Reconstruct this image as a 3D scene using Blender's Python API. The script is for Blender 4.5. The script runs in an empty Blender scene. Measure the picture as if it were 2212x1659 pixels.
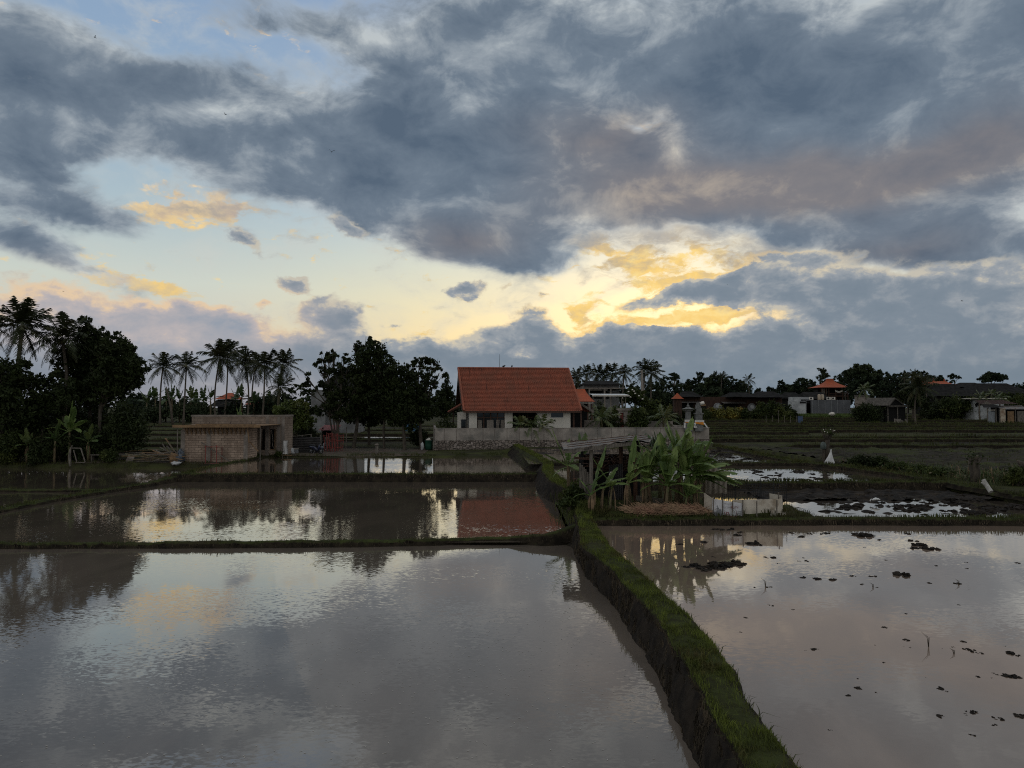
import bpy, bmesh, math, random
import numpy as np
from mathutils import Vector, Matrix

# ------------------------------------------------------------------ camera, sky, sun, exposure
sc = bpy.context.scene
COL = sc.collection
F, CU, CV = 1534.0, 1106.0, 829.5        # focal length and centre of the 2212 x 1659 view used for measuring
EYE = 5.0
PITCH = math.atan(50.5 / F)
cam = bpy.data.cameras.new('camera')
cam.sensor_fit = 'HORIZONTAL'; cam.sensor_width = 36.0
cam.lens = 36.0 * F / 2212.0
cam.clip_start = 0.05; cam.clip_end = 6000
camo = bpy.data.objects.new('camera', cam); COL.objects.link(camo)
camo.location = (0, 0, EYE); camo.rotation_euler = (math.pi / 2 + PITCH, 0, 0)
sc.camera = camo
sc.view_settings.view_transform = 'Standard'; sc.view_settings.look = 'None'
sc.view_settings.exposure = 0.0; sc.view_settings.gamma = 1.0
sc.view_settings.use_curve_mapping = False
sc.cycles.use_denoising = False; sc.cycles.filter_width = 1.1
sc.cycles.max_bounces = 6; sc.cycles.diffuse_bounces = 3; sc.cycles.glossy_bounces = 3
sc.cycles.transparent_max_bounces = 8
sc.cycles.sample_clamp_indirect = 4.0

def ray(u, v):
    x = (u - CU) / F; y = -(v - CV) / F
    return Vector((x, math.cos(PITCH) - y * math.sin(PITCH), math.sin(PITCH) + y * math.cos(PITCH)))
def at_z(u, v, z):
    d = ray(u, v); t = (z - EYE) / d.z
    return Vector((d.x * t, d.y * t, z))
def at_y(u, v, Y):
    d = ray(u, v); t = Y / d.y
    return Vector((d.x * t, Y, EYE + d.z * t))
def azel(u, v):
    d = ray(u, v)
    return math.degrees(math.atan2(d.x, d.y)), math.degrees(math.atan2(d.z, math.hypot(d.x, d.y)))
def lin(c, k=1.0):
    r = []
    for a in c[:3]:
        a = a / 255.0
        r.append(k * (a / 12.92 if a <= 0.04045 else ((a + 0.055) / 1.055) ** 2.4))
    return (r[0], r[1], r[2], 1.0)

SUN_AZ, SUN_EL = azel(1420, 690)
world = bpy.data.worlds.new('World'); sc.world = world
world.use_nodes = True
NT = world.node_tree; NT.nodes.clear()
class NG:
    """small helper for wiring node trees"""
    def __init__(s, nt): s.nt = nt
    def n(s, t, **kw):
        nd = s.nt.nodes.new(t)
        for k, v in kw.items(): setattr(nd, k, v)
        return nd
    def put(s, sock, v):
        if v is None: return
        if hasattr(v, 'is_output') or isinstance(v, bpy.types.NodeSocket): s.nt.links.new(v, sock)
        else: sock.default_value = v
    def math(s, op, a, b=None, c=None, clamp=False):
        nd = s.n('ShaderNodeMath', operation=op, use_clamp=clamp)
        s.put(nd.inputs[0], a); s.put(nd.inputs[1], b); s.put(nd.inputs[2], c)
        return nd.outputs[0]
    def vmath(s, op, a, b=None, c=None):
        nd = s.n('ShaderNodeVectorMath', operation=op)
        s.put(nd.inputs[0], a); s.put(nd.inputs[1], b)
        if c is not None: s.put(nd.inputs[2], c)
        return nd.outputs['Value'] if op in ('LENGTH', 'DOT_PRODUCT') else nd.outputs[0]
    def comb(s, x, y, z):
        nd = s.n('ShaderNodeCombineXYZ'); s.put(nd.inputs[0], x); s.put(nd.inputs[1], y); s.put(nd.inputs[2], z)
        return nd.outputs[0]
    def sep(s, v):
        nd = s.n('ShaderNodeSeparateXYZ'); s.put(nd.inputs[0], v); return nd.outputs
    def noise(s, vec, scale, detail=6, rough=0.55, dist=0.0, lac=2.0):
        nd = s.n('ShaderNodeTexNoise'); s.put(nd.inputs['Vector'], vec)
        nd.inputs['Scale'].default_value = scale; nd.inputs['Detail'].default_value = detail
        nd.inputs['Roughness'].default_value = rough; nd.inputs['Distortion'].default_value = dist
        nd.inputs['Lacunarity'].default_value = lac
        return nd.outputs
    def ramp(s, fac, stops, interp='LINEAR'):
        nd = s.n('ShaderNodeValToRGB'); cr = nd.color_ramp; cr.interpolation = interp
        while len(cr.elements) < len(stops): cr.elements.new(0.5)
        for e, (p, c) in zip(cr.elements, stops): e.position = p
        for e, (p, c) in zip(cr.elements, stops): e.color = c if len(c) == 4 else (*c, 1)
        s.put(nd.inputs[0], fac); return nd.outputs[0]
    def mix(s, fac, a, b, mode='MIX'):
        nd = s.n('ShaderNodeMix', data_type='RGBA', blend_type=mode)
        s.put(nd.inputs[0], fac); s.put(nd.inputs[6], a); s.put(nd.inputs[7], b)
        return nd.outputs[2]
    def smooth(s, x, lo, hi, a=0.0, b=1.0):
        nd = s.n('ShaderNodeMapRange', interpolation_type='SMOOTHSTEP')
        s.put(nd.inputs[0], x); s.put(nd.inputs[1], lo); s.put(nd.inputs[2], hi); s.put(nd.inputs[3], a); s.put(nd.inputs[4], b)
        return nd.outputs[0]

def build_sky():
    g = NG(NT)
    d = g.n('ShaderNodeTexCoord').outputs['Generated']
    x, y, z = g.sep(d)
    az = g.math('MULTIPLY', g.math('ARCTAN2', x, y), 57.29578)
    el = g.math('MULTIPLY', g.math('ARCSINE', z), 57.29578)
    # coordinates in degrees over the sky, the reflection side below the horizon is never seen
    P0 = g.comb(az, el, 0.0)
    # cloud texture space: stretched sideways the way a flat cloud deck looks near the horizon
    T = g.comb(g.math('MULTIPLY', az, 0.62), el, 0.0)
    warp = g.noise(T, 0.11, 5, 0.62)['Color']
    off = g.vmath('MULTIPLY', g.vmath('SUBTRACT', warp, (0.5, 0.5, 0.5)), (7.0, 4.6, 0.0))
    P = g.vmath('ADD', P0, off)
    warp2 = g.noise(T, 0.42, 6, 0.62)['Color']
    off2 = g.vmath('MULTIPLY', g.vmath('SUBTRACT', warp2, (0.5, 0.5, 0.5)), (3.6, 2.5, 0.0))
    P2 = g.vmath('ADD', P0, off2)
    n_big = g.noise(T, 0.13, 8, 0.58, 0.4)[0]
    n_mid = g.noise(g.vmath('ADD', T, (31.0, 7.0, 3.0)), 0.34, 9, 0.62, 0.35)[0]
    n_puf = g.noise(g.vmath('ADD', T, (5.0, 17.0, 9.0)), 0.75, 7, 0.60, 0.2)[0]

    def field(coord, blobs, grow=1.35):
        acc = None
        for (u, v, ru, rv, amp, rot) in blobs:
            a, e = azel(u, v)
            a2, e2 = azel(u + 20, v); k = math.hypot(a2 - a, e2 - e) / 20
            mp = g.n('ShaderNodeMapping', vector_type='TEXTURE')
            mp.inputs['Location'].default_value = (a, e, 0)
            mp.inputs['Rotation'].default_value = (0, 0, math.radians(rot))
            mp.inputs['Scale'].default_value = (ru * k * grow, rv * k * grow, 1)
            g.put(mp.inputs['Vector'], coord)
            gr = g.n('ShaderNodeTexGradient', gradient_type='QUADRATIC_SPHERE')
            g.put(gr.inputs[0], mp.outputs[0])
            acc = g.math('MULTIPLY_ADD', gr.outputs[1], float(amp), acc if acc is not None else 0.0)
        return acc
    # ---- clear sky, blue overhead to pale yellow above the hidden sun
    elr = g.math('DIVIDE', el, 34.0, clamp=True)
    clear = g.ramp(elr, [(0.0, lin((200, 190, 185))), (0.14, lin((236, 217, 170))), (0.24, lin((226, 221, 190))),
                         (0.33, lin((208, 217, 206))), (0.42, lin((188, 205, 212))), (0.58, lin((160, 184, 206))), (1.0, lin((134, 160, 198)))])
    cool = g.ramp(elr, [(0.0, lin((176, 172, 182))), (0.14, lin((214, 206, 190))), (0.27, lin((206, 214, 206))),
                        (0.42, lin((176, 196, 206))), (0.6, lin((152, 178, 202))), (1.0, lin((130, 158, 198)))])
    side = g.smooth(g.math('ABSOLUTE', g.math('SUBTRACT', az, 4.0)), 8.0, 30.0)
    clear = g.mix(side, clear, cool)
    nish = g.n('ShaderNodeTexSky', sky_type='NISHITA')
    nish.sun_disc = False; nish.sun_elevation = math.radians(SUN_EL); nish.sun_rotation = math.radians(SUN_AZ)
    nish.air_density = 1.2; nish.dust_density = 2.0
    nk = g.mix(1.0, nish.outputs[0], (0.10, 0.10, 0.10, 1), 'MULTIPLY')
    clear = g.mix(0.12, clear, nk)
    # thin veil over the clear part
    clear = g.mix(g.smooth(n_mid, 0.42, 0.72, 0.0, 0.40), clear, lin((206, 206, 198)))

    # ---- sunlit cloud (yellow) seen in the gaps
    yel = field(P2, [
        (395, 450, 115, 46, 1.9, 0), (500, 455, 62, 34, 2.0, 0), (345, 475, 80, 26, 1.3, 0),
        (280, 605, 150, 30, 1.5, -10), (350, 625, 90, 22, 1.4, -5),
        (1310, 530, 110, 26, 1.0, -8), (1390, 575, 110, 30, 1.5, -8), (1500, 545, 60, 18, 1.0, 0), (1240, 515, 60, 20, 0.9, 0),
        (1500, 600, 170, 26, 1.2, 8), (1660, 575, 60, 20, 0.8, 8),
        (1262, 675, 48, 44, 1.7, 0), (1450, 688, 190, 24, 2.0, 4), (1330, 720, 80, 18, 1.0, 0), (1570, 685, 80, 22, 1.2, 4),
        (1130, 768, 46, 16, 1.0, -12), (820, 517, 36, 9, 1.0, 0), (900, 715, 130, 14, 0.7, -4),
        (2160, 405, 60, 18, 1.0, 5), (2110, 500, 90, 14, 0.9, 5), (1420, 270, 170, 34, 0.85, -12), (1330, 255, 70, 30, 0.6, -20),
        (1530, 290, 70, 24, 0.8, -10), (1570, 430, 90, 40, 0.5, 0), (570, 65, 45, 9, 0.9, -4), (555, 98, 30, 9, 0.8, -4), (1350, 540, 240, 50, 0.5, -8), (1450, 600, 240, 50, 0.45, 0), (1200, 500, 120, 30, 0.5, 0), (1620, 510, 160, 40, 0.6, 0)], 1.6)
    n_st = g.noise(g.vmath('MULTIPLY', P2, (0.35, 1.0, 1.0)), 1.1, 6, 0.6, 0.3)[0]
    ycov = g.smooth(g.math('ADD', yel, g.math('MULTIPLY_ADD', g.math('SUBTRACT', n_puf, 0.5), 1.9, g.math('MULTIPLY', g.math('SUBTRACT', n_st, 0.5), 3.6))), 0.40, 1.15)
    nearsun = g.smooth(g.vmath('LENGTH', g.vmath('SUBTRACT', P0, (SUN_AZ, SUN_EL + 0.5, 0))), 2.0, 17.0, 1.0, 0.0)
    ycol = g.ramp(g.math('ADD', n_puf, g.math('MULTIPLY', nearsun, 0.12)), [(0.30, lin((205, 180, 150))), (0.47, lin((226, 198, 142))), (0.62, lin((250, 211, 128))), (0.75, lin((255, 224, 148)))])
    ycol2 = g.ramp(n_puf, [(0.3, lin((176, 166, 164))), (0.5, lin((214, 196, 172))), (0.68, lin((238, 214, 176)))])
    ycol = g.mix(nearsun, g.mix(g.smooth(el, 11.0, 17.0), ycol, ycol2), ycol)
    col = g.mix(ycov, clear, ycol)

    veil = field(P, [(1450, 470, 380, 90, 1.2, 0), (1750, 520, 300, 80, 1.1, 0), (1100, 500, 260, 80, 0.9, 0), (560, 470, 300, 60, 0.5, 0), (2050, 480, 260, 90, 1.1, 0), (1300, 600, 160, 40, 0.5, 0), (1700, 640, 300, 60, 0.8, 0)], 1.6)
    vd = g.math('ADD', veil, g.math('MULTIPLY_ADD', g.math('SUBTRACT', n_mid, 0.5), 1.6, g.math('MULTIPLY', g.math('SUBTRACT', n_st, 0.5), 1.6)))
    col = g.mix(g.smooth(vd, 0.15, 1.0, 0.0, 0.85), col, g.ramp(n_mid, [(0.3, lin((196, 182, 158))), (0.5, lin((172, 166, 158))), (0.7, lin((146, 148, 152)))]))
    # ---- the main dark deck
    deck = field(P, [
        (60, 120, 190, 130, 1.3, 0), (90, 320, 190, 110, 1.5, 0), (300, 215, 250, 85, 1.2, -12), (520, 270, 260, 90, 1.0, -10),
        (480, 340, 230, 65, 1.0, -5), (850, 280, 230, 150, 1.5, -20), (900, 380, 250, 90, 1.4, 0), (1080, 330, 250, 110, 1.3, 0),
        (1250, 110, 330, 160, 1.4, -10), (1650, 120, 420, 170, 1.7, 0), (1950, 230, 420, 190, 1.8, 0), (1850, 360, 400, 90, 1.5, 3),
        (2100, 130, 300, 260, 1.6, 0), (1500, 390, 280, 70, 1.3, -4), (1350, 345, 120, 70, 1.2, 0), (1180, 430, 240, 60, 1.1, 0), (1060, 150, 220, 90, 0.7, -20),
        (1000, 505, 130, 62, 1.2, -8), (1150, 545, 80, 38, 1.0, -10), (760, 490, 60, 28, 0.75, -20), (1540, 455, 80, 26, 0.8, 4),
        (1700, 470, 200, 45, 0.9, -4), (2050, 440, 260, 34, 1.2, 3), (1980, 530, 170, 45, 1.2, -8), (2150, 590, 160, 60, 1.1, 0),
        (130, 470, 190, 42, 1.2, -8), (30, 520, 130, 60, 0.9, 0), (120, 570, 190, 45, 1.1, -16), (230, 590, 120, 24, 0.6, -12),
        (530, 520, 56, 34, 0.7, -30), (0, 680, 150, 90, 0.8, 0), (200, 30, 140, 40, 0.4, 0), (760, 70, 340, 60, 0.55, -8), (1000, 40, 160, 70, 0.6, 0),
        (1880, 490, 280, 60, 1.2, -3), (1980, 540, 250, 50, 1.0, -3), (1650, 480, 160, 40, 0.6, 0), (1000, 480, 220, 60, 0.7, 0), (1120, 540, 120, 40, 0.6, 0), (700, 400, 300, 50, 0.6, 0), (120, 250, 220, 120, 0.6, 0), (420, 120, 200, 40, 0.4, 0), (600, 190, 160, 50, 0.5, 0), (1780, 440, 300, 40, 0.7, 0), (2160, 540, 160, 40, 0.9, 0), (1640, 430, 200, 40, 0.7, 0), (1700, 520, 120, 26, 0.6, 0), (1450, 440, 160, 40, 0.6, 0),
        (40, 60, 160, 90, 0.8, 0), (240, 140, 170, 60, 0.8, -10), (430, 190, 150, 50, 0.5, 0), (2060, 470, 210, 45, 0.9, 0), (2150, 520, 140, 50, 0.9, 0), (1000, 520, 90, 50, 0.5, -10), (880, 470, 200, 30, 0.4, 0), (2190, 470, 120, 60, 0.6, 0), (620, 60, 300, 40, 0.35, 0), (1000, 90, 220, 60, 0.5, 0), (120, 400, 170, 40, 0.5, 0),
        (1000, 505, 190, 80, 1.3, -8), (1160, 550, 110, 50, 1.2, -10), (900, 420, 240, 60, 0.8, 0), (1470, 430, 330, 60, 0.9, 0), (1290, 470, 170, 40, 0.6, 0), (1750, 200, 420, 150, 0.6, 0), (1560, 455, 110, 34, 0.8, 4), (600, 420, 200, 40, 0.5, 0), (260, 470, 160, 36, 0.6, -6),
        # gaps
        (320, 45, 190, 50, -0.9, -10), (640, 110, 200, 60, -0.7, -15), (560, 570, 330, 60, -0.7, 0), (290, 390, 110, 45, -1.0, 0), (1380, 575, 150, 30, -0.7, 0), (430, 455, 110, 34, -1.3, 0), (1380, 265, 150, 34, -0.8, -8), (1800, 30, 200, 30, -0.3, 0)], 1.75)
    far = g.math('MAXIMUM', g.smooth(g.math('ABSOLUTE', az), 40.0, 62.0), g.smooth(el, 30.0, 44.0))
    deck = g.math('MULTIPLY_ADD', far, 0.55, deck)
    dd = g.math('ADD', deck, g.math('MULTIPLY_ADD', g.math('SUBTRACT', n_big, 0.5), 1.5, g.math('MULTIPLY', g.math('SUBTRACT', n_mid, 0.5), 0.9)))
    dcov = g.smooth(dd, 0.02, 0.80)
    core = field(P2, [
        (840, 270, 130, 90, 0.9, -15), (800, 390, 110, 50, 1.0, 0), (1020, 300, 150, 70, 0.6, 0), (1370, 335, 70, 50, 1.0, 0), (1130, 380, 160, 40, 0.4, 0),
        (80, 360, 130, 60, 0.9, 0), (60, 180, 150, 90, 0.5, 0), (300, 190, 140, 60, 0.5, 0), (450, 330, 130, 50, 0.5, 0), (1750, 190, 300, 110, 0.7, 0), (2050, 330, 200, 70, 0.6, 0), (1500, 180, 160, 70, 0.5, 0),
        (970, 190, 60, 40, 0.5, 30), (990, 510, 80, 40, 0.6, -10), (1990, 540, 110, 26, 0.7, -6), (150, 480, 120, 26, 0.5, -6), (130, 575, 110, 26, 0.5, -12),
        (480, 245, 110, 36, -0.8, 0), (1050, 165, 90, 70, -0.9, -30), (1180, 40, 130, 60, -0.5, 0), (1500, 420, 330, 46, -0.7, -3), (1200, 480, 260, 36, -0.7, 0), (250, 290, 80, 70, -0.6, -40),
        (690, 190, 70, 60, -0.6, -50), (570, 240, 70, 30, -0.6, 0), (1000, 440, 200, 26, -0.5, 0), (1750, 470, 300, 40, -0.6, 0), (2130, 180, 120, 90, -0.35, 0), (1240, 190, 160, 40, -0.3, 0), (820, 80, 300, 40, -0.6, 0), (640, 360, 220, 30, -0.4, -8)], 1.5)
    thick = g.math('ADD', g.smooth(dd, 0.0, 1.5, 0.0, 0.40), g.math('MULTIPLY_ADD', core, 0.34, g.math('MULTIPLY_ADD', g.math('SUBTRACT', n_mid, 0.5), 1.0, g.math('MULTIPLY', g.math('SUBTRACT', n_big, 0.5), 0.9))))
    thick = g.math('ADD', thick, 0.10)
    dcold = g.ramp(thick, [(0.02, lin((188, 195, 198))), (0.22, lin((150, 160, 169))), (0.45, lin((111, 125, 140))), (0.8, lin((86, 102, 120)))])
    dwarm = g.ramp(thick, [(0.02, lin((222, 206, 180))), (0.22, lin((170, 160, 150))), (0.45, lin((128, 126, 130))), (0.9, lin((102, 108, 120)))])
    warm = field(P, [(1500, 410, 520, 110, 1.1, 0), (1900, 380, 500, 110, 0.9, 0), (1300, 290, 330, 110, 0.7, 0), (1000, 520, 260, 90, 0.7, 0), (1950, 530, 400, 90, 0.5, 0), (60, 600, 300, 90, 0.5, 0), (2150, 300, 250, 200, 0.5, 0)])
    dcol = g.mix(g.smooth(warm, 0.0, 0.8), dcold, dwarm)
    dcol = g.mix(far, dcol, g.mix(1.0, dcol, (2.1, 1.85, 1.6, 1), 'MULTIPLY'))
    col = g.mix(dcov, col, dcol)

    # ---- cumulus bank along the horizon and small dark scraps, crisper edges
    bank = field(P2, [
        (120, 640, 230, 60, 1.0, -4), (60, 720, 230, 80, 1.3, 0), (330, 700, 170, 46, 1.3, 0), (480, 720, 170, 60, 1.5, -12), (250, 760, 330, 80, 1.3, 0), (600, 770, 200, 50, 1.3, 0),
        (390, 665, 40, 22, 0.8, 0), (470, 672, 30, 24, 0.8, 0), (715, 690, 70, 46, 1.2, 0), (640, 608, 50, 22, 0.9, -5), (565, 648, 40, 14, 1.0, 0),
        (1010, 622, 46, 20, 1.0, 0), (1090, 625, 22, 18, 0.6, 60), (850, 590, 40, 12, 0.4, 0), (1165, 640, 26, 12, 0.6, 0),
        (800, 765, 260, 40, 1.1, 0), (1060, 725, 90, 38, 1.1, 0), (1160, 715, 70, 46, 1.4, -20), (1000, 770, 300, 44, 1.0, 0),
        (1330, 720, 70, 44, 1.3, 0), (1300, 770, 230, 60, 1.5, 0), (1420, 740, 130, 44, 1.3, 0), (1560, 745, 170, 40, 1.3, 0), (1640, 735, 90, 40, 1.0, 0),
        (1470, 640, 190, 27, 1.6, 6), (1560, 605, 130, 24, 1.1, 8), (1640, 640, 130, 40, 1.2, 0), (1700, 600, 60, 22, 0.8, 0),
        (1850, 640, 300, 90, 1.5, 0), (2050, 700, 330, 110, 1.5, 0), (1780, 760, 420, 60, 1.4, 0), (2150, 620, 200, 60, 1.0, 0), (1720, 560, 150, 30, 0.9, 0),
        (1106, 850, 3200, 75, 1.6, 0), (300, 830, 600, 60, 0.8, 0), (1850, 800, 700, 70, 0.8, 0),
        (1460, 690, 150, 14, -1.3, 4), (1262, 668, 44, 34, -1.2, 0), (1130, 768, 40, 12, -1.0, -12), (600, 800, 180, 18, -0.8, 0), (1330, 560, 120, 40, -0.5, 0), (900, 600, 200, 40, -0.3, 0),
        (640, 610, 46, 20, 1.2, -5), (720, 688, 74, 50, 1.2, 0), (1010, 622, 52, 20, 1.3, 0), (530, 520, 54, 30, 1.2, -30), (750, 492, 56, 22, 1.1, -20), (330, 700, 120, 40, 0.6, 0), (1160, 710, 50, 36, 0.5, -20), (500, 700, 120, 50, 0.5, -10), (850, 700, 60, 10, 0.4, 0), (1240, 575, 40, 12, 0.7, 0), (700, 640, 70, 14, 0.35, 20)], 1.62)
    bank = g.math('MULTIPLY_ADD', g.smooth(g.math('ABSOLUTE', az), 40.0, 55.0), g.smooth(el, 3.0, 12.0, 0.8, 0.0), bank)
    bank = g.math('ADD', bank, g.smooth(el, 1.5, 5.0, 1.3, 0.0))
    bd = g.math('ADD', bank, g.math('MULTIPLY_ADD', g.math('SUBTRACT', n_puf, 0.5), 1.15, g.math('MULTIPLY', g.math('SUBTRACT', n_mid, 0.5), 0.6)))
    bcov = g.smooth(bd, 0.22, 0.58)
    bth = g.math('ADD', g.smooth(bd, 0.2, 1.6, 0.1, 0.85), g.math('MULTIPLY_ADD', g.math('SUBTRACT', n_puf, 0.5), 1.35, g.math('MULTIPLY', g.math('SUBTRACT', n_mid, 0.5), 1.35)))
    bcol = g.ramp(g.math('MULTIPLY', bth, 0.5), [(0.06, lin((196, 190, 176))), (0.20, lin((154, 160, 166))), (0.42, lin((126, 138, 150))), (0.9, lin((108, 124, 138)))])
    pink = g.ramp(g.math('MULTIPLY', bth, 0.5), [(0.06, lin((226, 200, 168))), (0.25, lin((186, 178, 178))), (0.6, lin((150, 158, 170))), (1.0, lin((138, 148, 162)))])
    lf = field(P0, [(150, 680, 600, 170, 2.0, 0), (500, 700, 400, 130, 1.0, 0), (565, 648, 90, 40, 1.5, 0), (410, 660, 90, 40, 1.5, 0)])
    bcol = g.mix(g.smooth(lf, 0.0, 1.2), bcol, pink)
    rim = g.math('MULTIPLY', g.smooth(bd, 0.22, 0.40), g.smooth(bd, 0.40, 0.60, 1.0, 0.0))
    bcol = g.mix(g.math('MULTIPLY', rim, g.math('MULTIPLY', nearsun, 0.95)), bcol, lin((255, 214, 132)))
    low = g.smooth(el, 0.5, 4.5, 1.0, 0.0)
    bcol = g.mix(g.math('MULTIPLY', low, 0.42), bcol, g.ramp(g.math('MULTIPLY_ADD', az, 1 / 80.0, 0.5), [(0.05, lin((150, 150, 160))), (0.25, lin((178, 165, 165))), (0.45, lin((140, 148, 158))), (0.7, lin((112, 128, 140))), (1.0, lin((104, 120, 132)))]))
    col = g.mix(bcov, col, bcol)
    # below the horizon: dim land
    col = g.mix(g.smooth(el, -3.0, -0.4), (0.03, 0.03, 0.025, 1), col)
    bg = g.n('ShaderNodeBackground'); g.put(bg.inputs[0], col); bg.inputs[1].default_value = 1.0
    out = g.n('ShaderNodeOutputWorld'); NT.links.new(bg.outputs[0], out.inputs[0])
build_sky()
world.cycles.sampling_method = 'MANUAL'; world.cycles.sample_map_resolution = 512

sun = bpy.data.lights.new('sun', 'SUN'); sun.energy = 0.05; sun.angle = math.radians(60); sun.color = (1.0, 0.83, 0.6)
suno = bpy.data.objects.new('sun', sun); COL.objects.link(suno)
suno.rotation_euler = (math.radians(90 - SUN_EL), 0, math.radians(180 - SUN_AZ))

# ------------------------------------------------------------------ helpers
R = random.Random(7)
def hsh(*a):
    s = math.sin(sum((i + 1) * 12.9898 * x for i, x in enumerate(a))) * 43758.5453
    return s - math.floor(s)
def sstep(a, b, x):
    t = max(0.0, min(1.0, (x - a) / (b - a))); return t * t * (3 - 2 * t)
from mathutils import noise as mn
def nz(x, y, z=0.0, s=1.0): return mn.noise(Vector((x * s, y * s, z * s)))

MATS = {}
def pmat(name, c1, c2=None, scale=3.0, rough=0.85, bump=0.0, bscale=None, detail=5, spec=0.25, stretch=(1, 1, 1), lo=0.35, hi=0.65, c3=None, scale3=0.6, translucent=0.0):
    """matt procedural material: two tones mixed by noise, optional third in large patches, optional bump"""
    if name in MATS: return MATS[name]
    m = bpy.data.materials.new(name); m.use_nodes = True; nt = m.node_tree; nt.nodes.clear(); g = NG(nt)
    out = g.n('ShaderNodeOutputMaterial'); b = g.n('ShaderNodeBsdfPrincipled')
    co = g.n('ShaderNodeTexCoord').outputs['Object']
    geo = g.n('ShaderNodeNewGeometry').outputs['Position']
    vec = g.vmath('MULTIPLY', geo, stretch)
    c2 = c2 or tuple(x * 0.7 for x in c1)
    f = g.smooth(g.noise(vec, scale, detail, 0.6)[0], lo, hi)
    col = g.mix(f, (*c2, 1), (*c1, 1))
    if c3: col = g.mix(g.smooth(g.noise(vec, scale3, 4, 0.6)[0], 0.48, 0.66), col, (*c3, 1))
    nt.links.new(col, b.inputs['Base Color'])
    b.inputs['Roughness'].default_value = rough; b.inputs['Specular IOR Level'].default_value = spec
    if bump:
        bp = g.n('ShaderNodeBump'); bp.inputs['Strength'].default_value = 1.0; bp.inputs['Distance'].default_value = bump
        nt.links.new(g.noise(vec, bscale or scale * 3, 5, 0.6)[0], bp.inputs['Height']); nt.links.new(bp.outputs[0], b.inputs['Normal'])
    sh = b.outputs[0]
    if translucent:
        tr = g.n('ShaderNodeBsdfTranslucent'); nt.links.new(col, tr.inputs[0])
        mx = g.n('ShaderNodeMixShader'); mx.inputs[0].default_value = translucent
        nt.links.new(sh, mx.inputs[1]); nt.links.new(tr.outputs[0], mx.inputs[2]); sh = mx.outputs[0]
    nt.links.new(sh, out.inputs[0])
    MATS[name] = m; return m

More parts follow.
